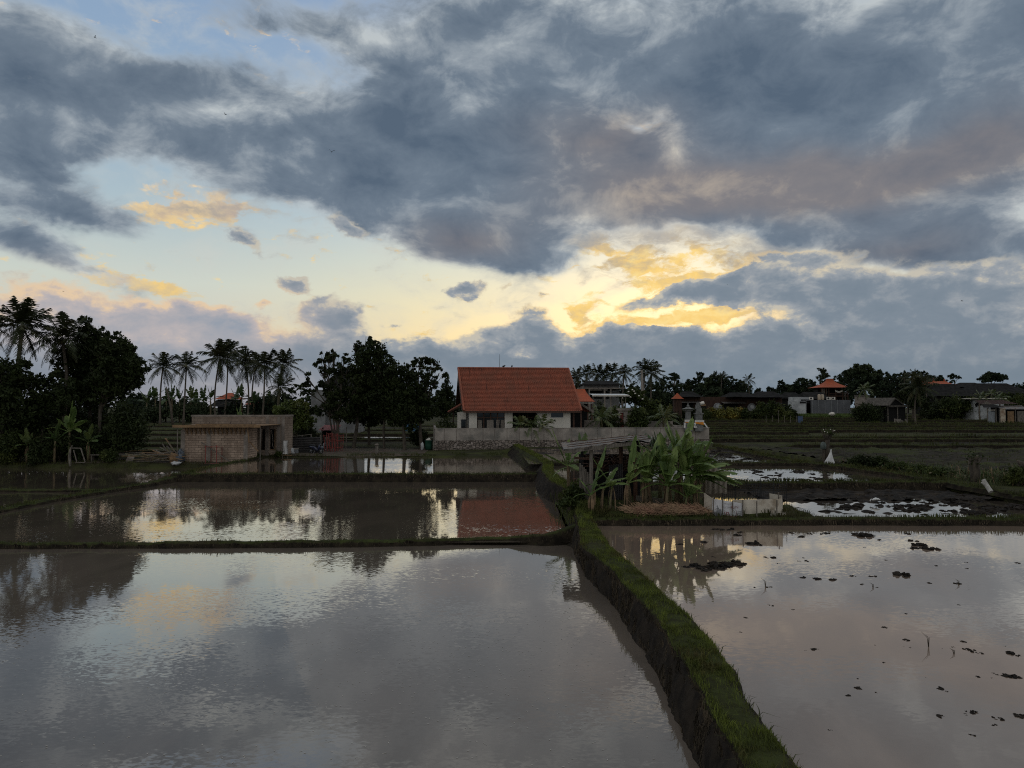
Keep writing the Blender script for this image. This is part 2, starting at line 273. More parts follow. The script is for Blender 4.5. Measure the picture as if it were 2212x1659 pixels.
class MB:
    """collects shapes and links them as ONE mesh object"""
    def __init__(s): s.v = []; s.f = []
    def add(s, vs, fs):
        o = len(s.v); s.v += [tuple(p) for p in vs]; s.f += [tuple(i + o for i in q) for q in fs]
        return s
    def box(s, x0, x1, y0, y1, z0, z1, rot=None, at=None):
        vs = [Vector(p) for p in ((x0, y0, z0), (x1, y0, z0), (x1, y1, z0), (x0, y1, z0), (x0, y0, z1), (x1, y0, z1), (x1, y1, z1), (x0, y1, z1))]
        if rot is not None: vs = [rot @ p for p in vs]
        if at is not None: vs = [p + Vector(at) for p in vs]
        return s.add(vs, [(0, 3, 2, 1), (4, 5, 6, 7), (0, 1, 5, 4), (1, 2, 6, 5), (2, 3, 7, 6), (3, 0, 4, 7)])
    def beam(s, a, b, w, h=None, up=(0, 0, 1)):
        a = Vector(a); b = Vector(b); h = h or w; d = (b - a).normalized(); u = Vector(up)
        if abs(d.dot(u)) > 0.95: u = Vector((0, 1, 0))
        x = d.cross(u).normalized() * (w / 2); y = x.cross(d).normalized() * (h / 2)
        vs = [a - x - y, a + x - y, a + x + y, a - x + y, b - x - y, b + x - y, b + x + y, b - x + y]
        return s.add(vs, [(0, 1, 2, 3), (7, 6, 5, 4), (0, 4, 5, 1), (1, 5, 6, 2), (2, 6, 7, 3), (3, 7, 4, 0)])
    def tube(s, pts, rad, n=7, cap=True):
        pts = [Vector(p) for p in pts]; k = len(pts)
        if not isinstance(rad, (list, tuple)): rad = [rad] * k
        rings = []
        for i, p in enumerate(pts):
            d = (pts[min(i + 1, k - 1)] - pts[max(i - 1, 0)]).normalized()
            u = Vector((0, 0, 1)) if abs(d.z) < 0.9 else Vector((0, 1, 0))
            x = d.cross(u).normalized(); y = d.cross(x)
            rings.append([p + (x * math.cos(2 * math.pi * j / n) + y * math.sin(2 * math.pi * j / n)) * rad[i] for j in range(n)])
        vs = [q for r in rings for q in r]; fs = []
        for i in range(k - 1):
            for j in range(n):
                fs.append((i * n + j, i * n + (j + 1) % n, (i + 1) * n + (j + 1) % n, (i + 1) * n + j))
        if cap: fs.append(tuple(range(n))[::-1]); fs.append(tuple((k - 1) * n + j for j in range(n)))
        return s.add(vs, fs)
    def lathe(s, prof, n=16, at=(0, 0, 0)):
        vs = []; fs = []; k = len(prof)
        for r, z in prof:
            for j in range(n):
                a = 2 * math.pi * j / n; vs.append((at[0] + r * math.cos(a), at[1] + r * math.sin(a), at[2] + z))
        for i in range(k - 1):
            for j in range(n): fs.append((i * n + j, i * n + (j + 1) % n, (i + 1) * n + (j + 1) % n, (i + 1) * n + j))
        fs.append(tuple(range(n))[::-1]); fs.append(tuple((k - 1) * n + j for j in range(n)))
        return s.add(vs, fs)
    def grid(s, fn, nu, nv):
        vs = [fn(i / nu, j / nv) for j in range(nv + 1) for i in range(nu + 1)]
        fs = [(j * (nu + 1) + i, j * (nu + 1) + i + 1, (j + 1) * (nu + 1) + i + 1, (j + 1) * (nu + 1) + i) for j in range(nv) for i in range(nu)]
        return s.add(vs, fs)
    def blob(s, c, r, seed=0, amp=0.3, n=10, m=6):
        vs = []; fs = []
        for j in range(m + 1):
            th = math.pi * j / m
            for i in range(n):
                ph = 2 * math.pi * i / n
                d = Vector((math.sin(th) * math.cos(ph), math.sin(th) * math.sin(ph), math.cos(th)))
                k = 1 + amp * nz(d.x * 1.7 + seed * 3.1, d.y * 1.7 + seed, d.z * 1.7)*1.6
                vs.append((c[0] + d.x * r[0] * k, c[1] + d.y * r[1] * k, c[2] + d.z * r[2] * k))
        for j in range(m):
            for i in range(n): fs.append((j * n + i, (j + 1) * n + i, (j + 1) * n + (i + 1) % n, j * n + (i + 1) % n))
        return s.add(vs, fs)
    def build(s, name, mat, parent=None, smooth=False):
        me = bpy.data.meshes.new(name); me.from_pydata(s.v, [], s.f); me.update()
        if smooth: me.polygons.foreach_set('use_smooth', [True] * len(me.polygons))
        return link(name, me, mat, parent)

def link(name, me, mat, parent=None):
    if mat and not me.materials: me.materials.append(mat)
    o = bpy.data.objects.new(name, me); COL.objects.link(o)
    if parent: o.parent = parent
    return o
def npmesh(name, V, Fq, mat, parent=None, smooth=False):
    """mesh from numpy arrays, all faces with the same number of corners"""
    me = bpy.data.meshes.new(name); V = np.asarray(V, np.float32); Fq = np.asarray(Fq, np.int32)
    me.vertices.add(len(V)); me.vertices.foreach_set('co', V.ravel())
    k = Fq.shape[1]; me.loops.add(Fq.size); me.loops.foreach_set('vertex_index', Fq.ravel())
    me.polygons.add(len(Fq)); me.polygons.foreach_set('loop_start', np.arange(0, Fq.size, k, dtype=np.int32))
    if smooth: me.polygons.foreach_set('use_smooth', np.ones(len(Fq), dtype=bool))
    me.update(calc_edges=True); me.validate()
    return link(name, me, mat, parent)
def tag(o, label, cat, group=None):
    o['label'] = label; o['category'] = cat
    if group: o['group'] = group
    return o
def thing(name, label, cat, loc=(0, 0, 0), rz=0.0, group=None):
    o = bpy.data.objects.new(name, None); COL.objects.link(o)
    o.location = loc; o.rotation_euler = (0, 0, rz); o.empty_display_size = 0.3
    return tag(o, label, cat, group)
def struct(o): o['kind'] = 'structure'; return o
def stuff(o, label=None): o['kind'] = 'stuff'; o['label'] = label or o.name.replace('_', ' '); return o
def dup(root, loc, rz, label, group=None, scale=None):
    r = root.copy(); COL.objects.link(r); r.location = loc; r.rotation_euler = (0, 0, rz); r['label'] = label
    if group: r['group'] = group
    if scale: r.scale = (scale,) * 3 if not isinstance(scale, tuple) else scale
    for ch in list(root.children):
        c = ch.copy(); COL.objects.link(c); c.parent = r
        for gch in ch.children:
            d = gch.copy(); COL.objects.link(d); d.parent = c
    return r

# ------------------------------------------------------------------ the lie of the land
def ground_z(x, y):
    far = 2.6 + (y - 200) * 0.002
    if x < 0:
        base = 0.62 + max(0.0, y - 64) * 0.0255
        if y > 140: base = 2.56 + (y - 140) * 0.003
        base = min(base, 3.6)
        n = 0.12 * nz(x, y, 0, 0.11)
        shore = 64.0 if x > -22.4 else 58.6
        shore += 0.35 * nz(x, 3.3, 0, 0.35)
        t = sstep(shore - 0.25, shore + 0.25, y)
        if y < 64 and x <= -22.4: base = 0.30 + 0.055 * max(0, y - 58.6)
        return -0.6 * (1 - t) + (base + n) * t
    r = 1.0 + max(0.0, y - 68) * 0.0125
    if y > 200: r = 2.65 + (y - 200) * 0.003
    r = min(r, 3.6)
    if y > 69: return r + 0.1 * nz(x, y, 0, 0.13) + 0.10 * nz(x, y, 5, 0.8) * (1 if y < 120 else 0.4)
    if x > 23.2 and y > 26:
        return 1.05 + 0.05 * nz(x, y, 0, 0.3) + (0.10 * nz(x, y, 2, 1.3) if y > 44 else 0.05)
    return -0.6
def gp(u, Y, dz=0.0):
    x = ray(u, 900).x / ray(u, 900).y * Y
    return Vector((x, Y, ground_z(x, Y) + dz))
def xa(u, Y): return (u - CU) / F * Y
def za(v, Y): return EYE - (v - 880.0) / F * Y

def axis(*segs):
    a = []
    for lo, hi, st in segs: a += list(np.arange(lo, hi, st))
    a.append(segs[-1][1]); return a
XS = axis((-1500, -200, 100), (-200, -70, 8), (-70, -24, 0.9), (-24, -18, 0.4), (-18, 0, 1.0), (0, 0.02, 0.01), (0.02, 22, 1.0), (22, 24, 0.25), (24, 60, 0.6), (60, 200, 6), (200, 1500, 100))
YS = axis((-60, 20, 20), (20, 26, 1.0), (26, 56, 1.0), (56, 66, 0.33), (66, 90, 0.55), (90, 130, 1.2), (130, 220, 5), (220, 400, 20), (400, 3000, 200))
gv = [(x, y, ground_z(x, y)) for y in YS for x in XS]
nx = len(XS)
gf = [(j * nx + i, j * nx + i + 1, (j + 1) * nx + i + 1, (j + 1) * nx + i) for j in range(len(YS) - 1) for i in range(nx - 1)]
m_ground = pmat('soil_and_stubble', (0.048, 0.052, 0.019), (0.028, 0.026, 0.015), scale=0.9, spec=0.05, rough=0.95, bump=0.06, bscale=2.2, c3=(0.022, 0.019, 0.015), scale3=0.12, stretch=(0.6, 1.4, 1))
struct(npmesh('ground', gv, gf, m_ground, smooth=True))

# ------------------------------------------------------------------ flooded paddies
def water_mat(name, mud, mud2, sx, sy, fine=7.0, rough=0.03):
    m = bpy.data.materials.new(name); m.use_nodes = True; nt = m.node_tree; nt.nodes.clear(); g = NG(nt)
    out = g.n('ShaderNodeOutputMaterial'); b = g.n('ShaderNodeBsdfPrincipled')
    p = g.n('ShaderNodeNewGeometry').outputs['Position']
    silt = g.smooth(g.noise(g.vmath('MULTIPLY', p, (0.5, 0.22, 1)), 0.9, 6, 0.62, 0.6)[0], 0.36, 0.66)
    nt.links.new(g.mix(silt, (*mud2, 1), (*mud, 1)), b.inputs['Base Color'])
    b.inputs['Roughness'].default_value = rough; b.inputs['IOR'].default_value = 1.333
    gust = g.smooth(g.noise(g.vmath('MULTIPLY', p, (0.10, 0.22, 0)), 1.0, 3, 0.55, 0.5)[0], 0.36, 0.66, 0.12, 1.2)
    q = g.vmath('MULTIPLY', p, (0.55, 1.0, 0))
    def slope(scale, det, k):
        c = g.noise(q, scale, det, 0.55, 0.3)['Color']
        return g.vmath('MULTIPLY', g.vmath('SUBTRACT', c, (0.5, 0.5, 0.5)), (sx * k, sy * k, 0))
    s = g.vmath('ADD', slope(fine, 3, 1.0), slope(fine * 0.34, 2, 0.22))
    s = g.vmath('MULTIPLY', s, g.comb(gust, gust, gust))
    nrm = g.vmath('NORMALIZE', g.vmath('ADD', s, (0, 0, 1)))
    nt.links.new(nrm, b.inputs['Normal'])
    b.inputs['Specular IOR Level'].default_value = 0.0; b.inputs['Roughness'].default_value = 0.9
    gl = g.n('ShaderNodeBsdfGlossy'); gl.inputs['Roughness'].default_value = rough; gl.inputs[0].default_value = (1.0, 0.965, 0.91, 1); nt.links.new(nrm, gl.inputs['Normal'])
    lw = g.n('ShaderNodeLayerWeight'); lw.inputs[0].default_value = 0.5
    fac = g.math('MULTIPLY_ADD', g.math('POWER', lw.outputs['Facing'], 3.0), 1.0, 0.022, clamp=True)
    mx = g.n('ShaderNodeMixShader'); nt.links.new(fac, mx.inputs[0]); nt.links.new(b.outputs[0], mx.inputs[1]); nt.links.new(gl.outputs[0], mx.inputs[2])
    nt.links.new(mx.outputs[0], out.inputs[0]); return m
w_left = water_mat('muddy_water_left', (0.148, 0.119, 0.095), (0.112, 0.091, 0.073), 0.085, 0.11, 15.0)
w_mid = water_mat('muddy_water_mid', (0.108, 0.085, 0.066), (0.082, 0.066, 0.052), 0.085, 0.11, 14.0)
w_right = water_mat('muddy_water_right', (0.225, 0.163, 0.122), (0.175, 0.130, 0.099), 0.050, 0.070, 13.0)
w_back = water_mat('muddy_water_back', (0.085, 0.068, 0.052), (0.065, 0.053, 0.042), 0.05, 0.07, 10.0)
def paddy(pts, z, mat):
    mb = MB(); mb.add([(x, y, z) for x, y in pts], [tuple(range(len(pts)))])
    o = struct(mb.build('paddy_water', mat)); return o
paddy([(-90, -20), (3.4, -20), (3.4, 12), (2.9, 22), (2.9, 26), (-90, 25.6)], 0.0, w_left)
paddy([(-60, 25.4), (2.9, 26.0), (3.2, 32), (3.0, 36), (2.2, 47.4), (-22.4, 47.4), (-22.4, 46), (-23.8, 37), (-24.0, 30), (-60, 30)], 0.10, w_mid)
paddy([(-22.2, 47.3), (2.4, 47.3), (2.4, 52), (1.0, 60), (0.6, 72), (-8, 72), (-23.2, 66), (-22.9, 60)], 0.50, w_back)
paddy([(-90, 41.9), (-23, 41.9), (-22.2, 52), (-22.6, 60.5), (-90, 60.5)], 0.0, w_back)
paddy([(-90, 29), (-24.0, 29), (-23.6, 38), (-23, 42), (-90, 42)], 0.055, w_back)
paddy([(3.0, -20), (90, -20), (90, 27.7), (2.9, 27.7)], 0.50, w_right)
paddy([(3.0, 27.5), (23.5, 27.5), (23.5, 38.3), (3.0, 38.3)], 0.60, w_back)
paddy([(2.4, 38.2), (23.4, 38.2), (22.8, 45), (20.4, 50.3), (2.4, 50.3)], 0.90, w_back)
paddy([(1.2, 50.2), (20.5, 50.2), (20.5, 71.5), (0.3, 73)], 1.00, w_back)

# ------------------------------------------------------------------ earth bunds between the paddies
m_mud = pmat('wet_mud', (0.026, 0.020, 0.015), (0.010, 0.008, 0.0065), scale=2.5, rough=0.85, bump=0.03, bscale=9, spec=0.12)
def bund_mat(name, g1, g2, m1, m2, lo, hi):
    """bare mud on the steep sides, grass where the earth is flat enough for it to grow"""
    m = bpy.data.materials.new(name); m.use_nodes = True; nt = m.node_tree; nt.nodes.clear(); g = NG(nt)
    out = g.n('ShaderNodeOutputMaterial'); b = g.n('ShaderNodeBsdfPrincipled'); ge = g.n('ShaderNodeNewGeometry'); p = ge.outputs['Position']
    f = g.smooth(g.noise(p, 2.4, 6, 0.65)[0], 0.35, 0.65)
    gr = g.mix(f, (*g2, 1), (*g1, 1)); gr = g.mix(g.smooth(g.noise(p, 0.5, 4)[0], 0.5, 0.7), gr, (0.034, 0.028, 0.015, 1)); mu = g.mix(f, (*m2, 1), (*m1, 1))
    nzv = g.sep(ge.outputs['Normal'])[2]
    k = g.smooth(g.math('MULTIPLY_ADD', g.math('SUBTRACT', g.noise(p, 5.0, 4)[0], 0.5), 0.7, nzv), lo, hi)
    nt.links.new(g.mix(k, mu, gr), b.inputs['Base Color']); b.inputs['Roughness'].default_value = 0.95; b.inputs['Specular IOR Level'].default_value = 0.08
    bp = g.n('ShaderNodeBump'); bp.inputs['Distance'].default_value = 0.04; nt.links.new(g.noise(p, 8.0, 5, 0.65)[0], bp.inputs['Height']); nt.links.new(bp.outputs[0], b.inputs['Normal'])
    nt.links.new(b.outputs[0], out.inputs[0]); return m
m_bund = bund_mat('grassy_bund', (0.042, 0.050, 0.014), (0.022, 0.024, 0.009), (0.026, 0.020, 0.013), (0.010, 0.008, 0.006), 0.55, 0.9)
m_dyke = bund_mat('grassy_dyke', (0.040, 0.048, 0.013), (0.022, 0.022, 0.009), (0.026, 0.020, 0.015), (0.010, 0.008, 0.0065), 0.72, 0.95)
m_grass = pmat('bright_grass', (0.125, 0.148, 0.028), (0.055, 0.066, 0.016), scale=1.9, rough=0.8, spec=0.1, c3=(0.075, 0.062, 0.024), scale3=1.1, translucent=0.25)
m_grass2 = pmat('dull_grass', (0.066, 0.075, 0.022), (0.032, 0.038, 0.013), scale=0.8, rough=0.85, spec=0.06, c3=(0.065, 0.058, 0.022), scale3=0.25, translucent=0.2)
m_dry = pmat('dead_grass', (0.075, 0.055, 0.034), (0.026, 0.020, 0.013), scale=1.5, rough=0.9)

def blades(name, P, H, mat, lean=0.5, width=0.06, seed=1, label=None, hang=False, seg2=True):
    """thousands of grass blades rooted at P (N,3) with lengths H (N)"""
    rg = np.random.default_rng(seed); P = np.asarray(P, float); H = np.asarray(H, float); n = len(P)
    a = rg.uniform(0, 2 * np.pi, n); ca, sa = np.cos(a), np.sin(a)
    b = a + rg.normal(0, 0.6, n) + np.pi / 2
    ln = np.abs(rg.normal(lean, lean * 0.5, n)) * H
    w = H * width
    up = -1.0 if hang else 1.0
    d = np.stack([np.cos(b) * ln, np.sin(b) * ln, np.zeros(n)], 1); s = np.stack([ca * w, sa * w, np.zeros(n)], 1)
    mid = P + d * 0.32 + np.stack([0 * H, 0 * H, H * 0.62 * up], 1)
    tip = P + d + np.stack([0 * H, 0 * H, H * np.clip(1 - 0.25 * ln / H, 0.5, 1) * up], 1)
    V = np.stack([P - s, P + s, mid + s * 0.75, mid - s * 0.75, tip + s * 0.12, tip - s * 0.12], 1).reshape(-1, 3)
    i = np.arange(n) * 6
    Fq = np.concatenate([np.stack([i, i + 1, i + 2, i + 3], 1), np.stack([i + 3, i + 2, i + 4, i + 5], 1)])
    return stuff(npmesh(name, V, Fq, mat), label)

def interp(tab, y):
    ks = [t[0] for t in tab]; return [float(np.interp(y, ks, [t[i] for t in tab])) for i in range(1, len(tab[0]))]

def bund(path, ztop, zl, zr, w, seed, mat=m_bund, step=None, rough=0.05):
    """a long ridge of earth along path (x, y): rounded top of width w, sides down to zl / zr"""
    pts = [Vector((p[0], p[1], 0)) for p in path]
    L = [0]
    for a, b in zip(pts, pts[1:]): L.append(L[-1] + (b - a).length)
    step = step or 0.18; n = max(4, int(L[-1] / step)); mb = MB(); rows = []; tops = []
    zt = ztop if isinstance(ztop, (list, tuple)) else [ztop] * len(pts)
    ww = w if isinstance(w, (list, tuple)) else [w] * len(pts)
    for i in range(n + 1):
        s = L[-1] * i / n
        x = float(np.interp(s, L, [p.x for p in pts])); y = float(np.interp(s, L, [p.y for p in pts]))
        s2 = min(L[-1], s + 0.4); s1 = max(0, s - 0.4)
        d = Vector((np.interp(s2, L, [p.x for p in pts]) - np.interp(s1, L, [p.x for p in pts]), np.interp(s2, L, [p.y for p in pts]) - np.interp(s1, L, [p.y for p in pts]), 0)).normalized()
        nrm = Vector((-d.y, d.x, 0))
        z0 = float(np.interp(s, L, zt)); wd = float(np.interp(s, L, ww)) * (1 + 0.3 * nz(s, seed, 0, 0.6))
        z0 += 0.045 * nz(s, seed * 3.7, 0, 0.9) + 0.02 * nz(s, seed, 0, 4.0)
        mid = Vector((x, y, 0)) + nrm * 0.10 * nz(s, seed * 1.3, 4, 0.5)
        hl = z0 - zl; hr = z0 - zr
        prof = [(wd / 2 + hl * 0.45 + 0.10, zl - 0.12), (wd / 2 + hl * 0.30, zl + hl * 0.30), (wd / 2 + hl * 0.14, zl + hl * 0.66), (wd / 2, z0 - 0.05), (wd * 0.25, z0), (-wd * 0.25, z0), (-wd / 2, z0 - 0.05), (-wd / 2 - hr * 0.14, zr + hr * 0.66), (-wd / 2 - hr * 0.3, zr + hr * 0.3), (-wd / 2 - hr * 0.45 - 0.10, zr - 0.12)]
        row = []
        for k, (o, z) in enumerate(prof):
            q = mid + nrm * o
            jit = rough * (nz(q.x + k, q.y, z, 2.6) + 0.6 * nz(q.x, q.y, z + k * 2, 7.0))
            row.append((q.x + nrm.x * jit, q.y + nrm.y * jit, z + 0.5 * jit))
        rows.append(row); tops.append((mid, nrm, z0, wd, hl, hr))
    k = len(rows[0])
    mb.add([p for r in rows for p in r], [(i * k + j, i * k + j + 1, (i + 1) * k + j + 1, (i + 1) * k + j) for i in range(n) for j in range(k - 1)])
    o = struct(mb.build('earth_bund', mat, smooth=True))
    return o, tops
HGP, HGH = [], []
GRP, GRH = [], []     # grass roots gathered over all far bunds
def tuft(tops, dens, h, side=None, seed=0):
    rg = random.Random(seed)
    for i in range(len(tops) - 1):
        mid, nrm, z0, wd, hl, hr = tops[i]; ln = (tops[i + 1][0] - mid).length
        k = dens * ln; k = int(k) + (1 if rg.random() < k - int(k) else 0)
        for _ in range(k):
            t = rg.random(); q = mid.lerp(tops[i + 1][0], t)
            o = rg.uniform(-1, 1); oo = o * (wd / 2 + 0.16 * (hl + hr) / 2); z = z0 - max(0, abs(o) - 0.55) * 0.5 * (hl if o > 0 else hr) - 0.01
            GRP.append((q.x + nrm.x * oo, q.y + nrm.y * oo, z)); GRH.append(h * rg.uniform(0.5, 1.3) * (0.6 + 0.8 * max(0, nz(q.x, q.y, 0, 0.7) + 0.4)))
            if rg.random() < 0.55:
                hh = hr if nrm.y > 0 else hl; sg = -1 if nrm.y > 0 else 1; t2 = rg.random(); oo = sg * (wd / 2 + hh * .14 * t2 * 2 + 0.03)
                HGP.append((q.x + nrm.x * oo, q.y + nrm.y * oo, z0 - hh * t2 * .75)); HGH.append(min(h * 1.6, hh * .7) * rg.uniform(.5, 1.1))

# the tall winding dyke from the viewer to the house wall: left foot, left edge, right edge, right foot
LB = [(p.y, p.x) for p in (at_z(u, v, 0.0) for u, v in ((1511, 1659), (1476, 1586), (1446, 1516), (1416, 1446), (1376, 1386), (1341, 1331), (1306, 1286), (1271, 1251), (1241, 1196)))]
LB = [(3.0, 2.55), (6.5, 2.62)] + LB + [(27.0, 2.15), (30, 2.40), (34, 2.7), (36, 2.25), (38, 1.8), (41.3, 1.45), (47, 1.5), (50.8, 1.75), (53, 1.06), (59, 0.27), (65.7, -0.26), (72, -0.6)]
LT = [(p.y, p.x) for p in (at_z(u, v, 0.75) for u, v in ((1608, 1659), (1546, 1556), (1506, 1476), (1466, 1416), (1426, 1341), (1376, 1291), (1316, 1226), (1256, 1181)))]
LT = [(3.0, 3.0), (6.0, 2.85)] + LT + [(24.5, 2.35), (27, 2.45), (30, 2.75), (34, 2.95), (38, 2.15), (44.5, 1.9), (50, 2.2), (56, 1.7), (62, 0.9), (71, 0.1), (72, 0.0)]
RT = [(p.y, p.x) for p in (at_z(u, v, 0.5) for u, v in ((1701, 1659), (1646, 1586), (1606, 1521), (1586, 1471), (1536, 1401), (1476, 1336), (1426, 1291), (1376, 1241), (1326, 1201), (1281, 1136)))]
RT = [(3.0, 3.75), (6.0, 3.55)] + RT + [(30, 3.9), (34, 3.9), (38, 2.95), (44.5, 2.6), (50, 2.9), (56, 2.4), (62, 1.6), (71, 0.8), (72, 0.7)]
for t in (LB, LT, RT): t.sort()
ZT = [(3, 0.75), (24, 0.75), (30, 0.9), (38, 1.0), (47, 1.0), (54, 1.15), (62, 1.25), (72, 1.25)]
ZB = [(3, 0.0), (25.5, 0.0), (26, 0.1), (46.8, 0.1), (47.6, 0.5), (72, 0.5)]
ZR = [(3, 0.5), (27, 0.5), (28, 0.6), (37.9, 0.6), (38.3, 0.9), (50, 0.9), (50.4, 1.0), (72, 1.0)]
def dyke_at(y):
    return interp(LB, y)[0], interp(LT, y)[0], interp(RT, y)[0], interp(ZT, y)[0], interp(ZB, y)[0], interp(ZR, y)[0]
def build_dyke():
    rows = []; y = 3.0; root_p, root_h, hang_p, hang_h, fr_p, fr_h, tu_p, tu_h = [], [], [], [], [], [], [], []
    rg = random.Random(3)
    while y < 72:
        lb, lt, rt, zt, zb, zr = dyke_at(y)
        wob = 0.09 * nz(y, 1.7, 0, 0.55) + 0.06 * nz(y, 9, 0, 1.7); slump = 0.10 * max(0, nz(y, 31, 0, 0.8))
        lt += wob; lb += 0.06 * nz(y, 5.1, 0, 1.3); rt += 0.05 * nz(y, 7.7, 0, 1.1)
        h = zt - zb; row = []
        prof = [(lb - 0.25, zb - 0.15), (lb, zb + 0.01), (lb + (lt - lb) * 0.16 - slump, zb + h * 0.22), (lb + (lt - lb) * 0.40 - slump * .7, zb + h * 0.48), (lb + (lt - lb) * 0.66, zb + h * 0.74), (lb + (lt - lb) * 0.84, zb + h * 0.90), (lt + 0.06, zt - .01),
                (lt + (rt - lt) * 0.3, zt + 0.035), (lt + (rt - lt) * 0.6, zt + 0.02), (lt + (rt - lt) * 0.85, zt - 0.03), (rt, zr + 0.6 * (zt - zr)), (rt + 0.04, zr + 0.02), (rt + 0.3, zr - 0.15)]
        for k, (x, z) in enumerate(prof):
            am = 0.055 if 1 <= k <= 5 else 0.022
            row.append((x + am * (nz(x * 1.0, y, z * 3, 2.2) + 0.55 * nz(x, y, z, 5.0)), y, z + am * 0.5 * nz(x + 3, y, z, 6.0)))
        rows.append(row); step = max(0.05, min(0.16, y * 0.006)); 
        # grass on top (two parts in three of the width nearest the viewer are thick), dead roots down the left face
        den = 2300 if y < 14 else (1500 if y < 25 else (620 if y < 40 else 420))
        for _ in range(int(den * step * (rt - lt) + rg.random())):
            t = rg.random() ** 0.9; yy = y + rg.random() * step; xx = lt - 0.02 + (rt - lt + 0.05) * t
            zz = zt + 0.01 - (max(0, t - 0.75) / 0.25) ** 1.5 * (zt - zr) * 0.8
            wear = nz(xx * 1.3, yy, 2, 1.1) + 0.5 * nz(xx, yy, 7, 3.5)
            if wear < -0.22 and rg.random() < 0.85: continue
            hh = rg.uniform(0.025, 0.10) * (1.5 if rg.random() < .06 else 1) * (1 + 0.9 * max(0, nz(xx, yy, 0, 1.4))) * (1 if y < 25 else 1.7)
            root_p.append((xx, yy, zz)); root_h.append(hh)
        for _ in range(int(den * 0.6 * step * h + rg.random())):
            t = rg.random() ** 0.7; yy = y + rg.random() * step; xx = lb + (lt - lb) * t - 0.015; zz = zb + h * t
            hang_p.append((xx, yy, zz)); hang_h.append(rg.uniform(0.04, 0.16) * (1 if y < 25 else 1.5))
        for _ in range(int(26 * step * (1 if y < 30 else .4) + rg.random())):
            sd = rg.random() < .6; yy = y + rg.random() * step
            tu_p.append((lt + rg.uniform(-.05, .10) if sd else rt - rg.uniform(-.02, .12), yy, zt - (.02 if sd else .12))); tu_h.append(rg.uniform(.07, .19) * (1 + .6 * max(0, nz(yy, 3, 0, 1.2))))
        if rg.random() < 0.35:
            fr_p.append((rt + rg.uniform(-0.15, 0.03), y, zr + 0.12)); fr_h.append(rg.uniform(0.10, 0.24))
        y += step
    k = len(rows[0]); mb = MB()
    mb.add([p for r in rows for p in r], [(i * k + j, i * k + j + 1, (i + 1) * k + j + 1, (i + 1) * k + j) for i in range(len(rows) - 1) for j in range(k - 1)])
    struct(mb.build('earth_dyke', m_dyke, smooth=True))
    blades('dyke_grass', root_p, root_h, m_grass, 0.45, 0.055, 4, 'short green grass on top of the dyke')
    blades('dyke_weeds', tu_p, tu_h, m_grass2, 0.8, 0.045, 8, 'longer weeds leaning over both edges of the dyke')
    blades('dyke_roots', hang_p, hang_h, m_dry, 0.3, 0.045, 5, 'dead grass and roots on the dark side of the dyke', hang=True)
    blades('dyke_fringe', fr_p, fr_h, m_grass2, 0.6, 0.035, 6, 'longer grass at the water edge of the dyke')
build_dyke()

def zpath(pix, z): return [(p.x, p.y) for p in (at_z(u, v, z) for u, v in pix)]
_, t = bund([(-60, 25.35)] + zpath([(0, 1182), (300, 1181), (600, 1180), (900, 1176), (1100, 1170)], 0.02) + [(1.2, 26.1), (2.4, 26.6)], [0.2, 0.2, 0.2, 0.21, 0.2, 0.21, 0.36, 0.66], 0.1, 0.0, 0.30, 1, step=0.12); tuft(t, 60, 0.075, seed=1)
_, t = bund([(-22.6, 47.35), (-14, 47.3), (-6, 47.2), (1.9, 47.4)], 0.64, 0.5, 0.1, 0.35, 2); tuft(t, 75, 0.15, seed=2)
_, t = bund([(-24.2, 29), (-24.0, 33.1), (-24.0, 36.7), (-23.3, 41.3), (-22.7, 43.7), (-22.2, 48.5), (-22.7, 52.6), (-22.9, 57.8), (-22.5, 59.9), (-22.4, 62.5), (-22.9, 64.6)], [0.26, 0.26, 0.28, 0.3, 0.32, 0.52, 0.55, 0.55, 0.62, 0.7, 0.75], 0.0, 0.1, 0.45, 3, step=0.25); tuft(t, 70, 0.15, seed=3)
_, t = bund([(-70, 42.0), (-40, 41.9), (-30, 41.9), (-23.4, 41.9)], 0.20, 0.0, 0.055, 0.35, 4); tuft(t, 40, 0.12, seed=4)
_, t = bund([(2.9, 27.55), (6, 27.5), (12, 27.6), (20, 27.5), (28, 27.6), (60, 27.5)], 0.76, 0.6, 0.5, 0.5, 5); tuft(t, 110, 0.14, seed=5)
_, t = bund([(2.9, 38.2), (9, 38.2), (16, 38.1), (23.3, 38.2)], [1.0, 1.02, 1.05, 1.08], 0.9, 0.6, 0.5, 6); tuft(t, 100, 0.18, seed=6)
_, t = bund([(23.3, 27.6), (23.3, 32), (23.4, 38), (23.0, 42), (22.0, 47), (20.4, 50.6), (20.2, 58), (20.3, 66), (20.4, 71.5)], [0.95, 1.0, 1.1, 1.12, 1.15, 1.18, 1.2, 1.2, 1.2], 0.9, 1.0, 0.55, 7); tuft(t, 80, 0.2, seed=7)
_, t = bund([(2.2, 50.2), (8, 50.2), (14, 50.1), (20.4, 50.3)], 1.15, 1.0, 0.9, 0.45, 8); tuft(t, 80, 0.18, seed=8)
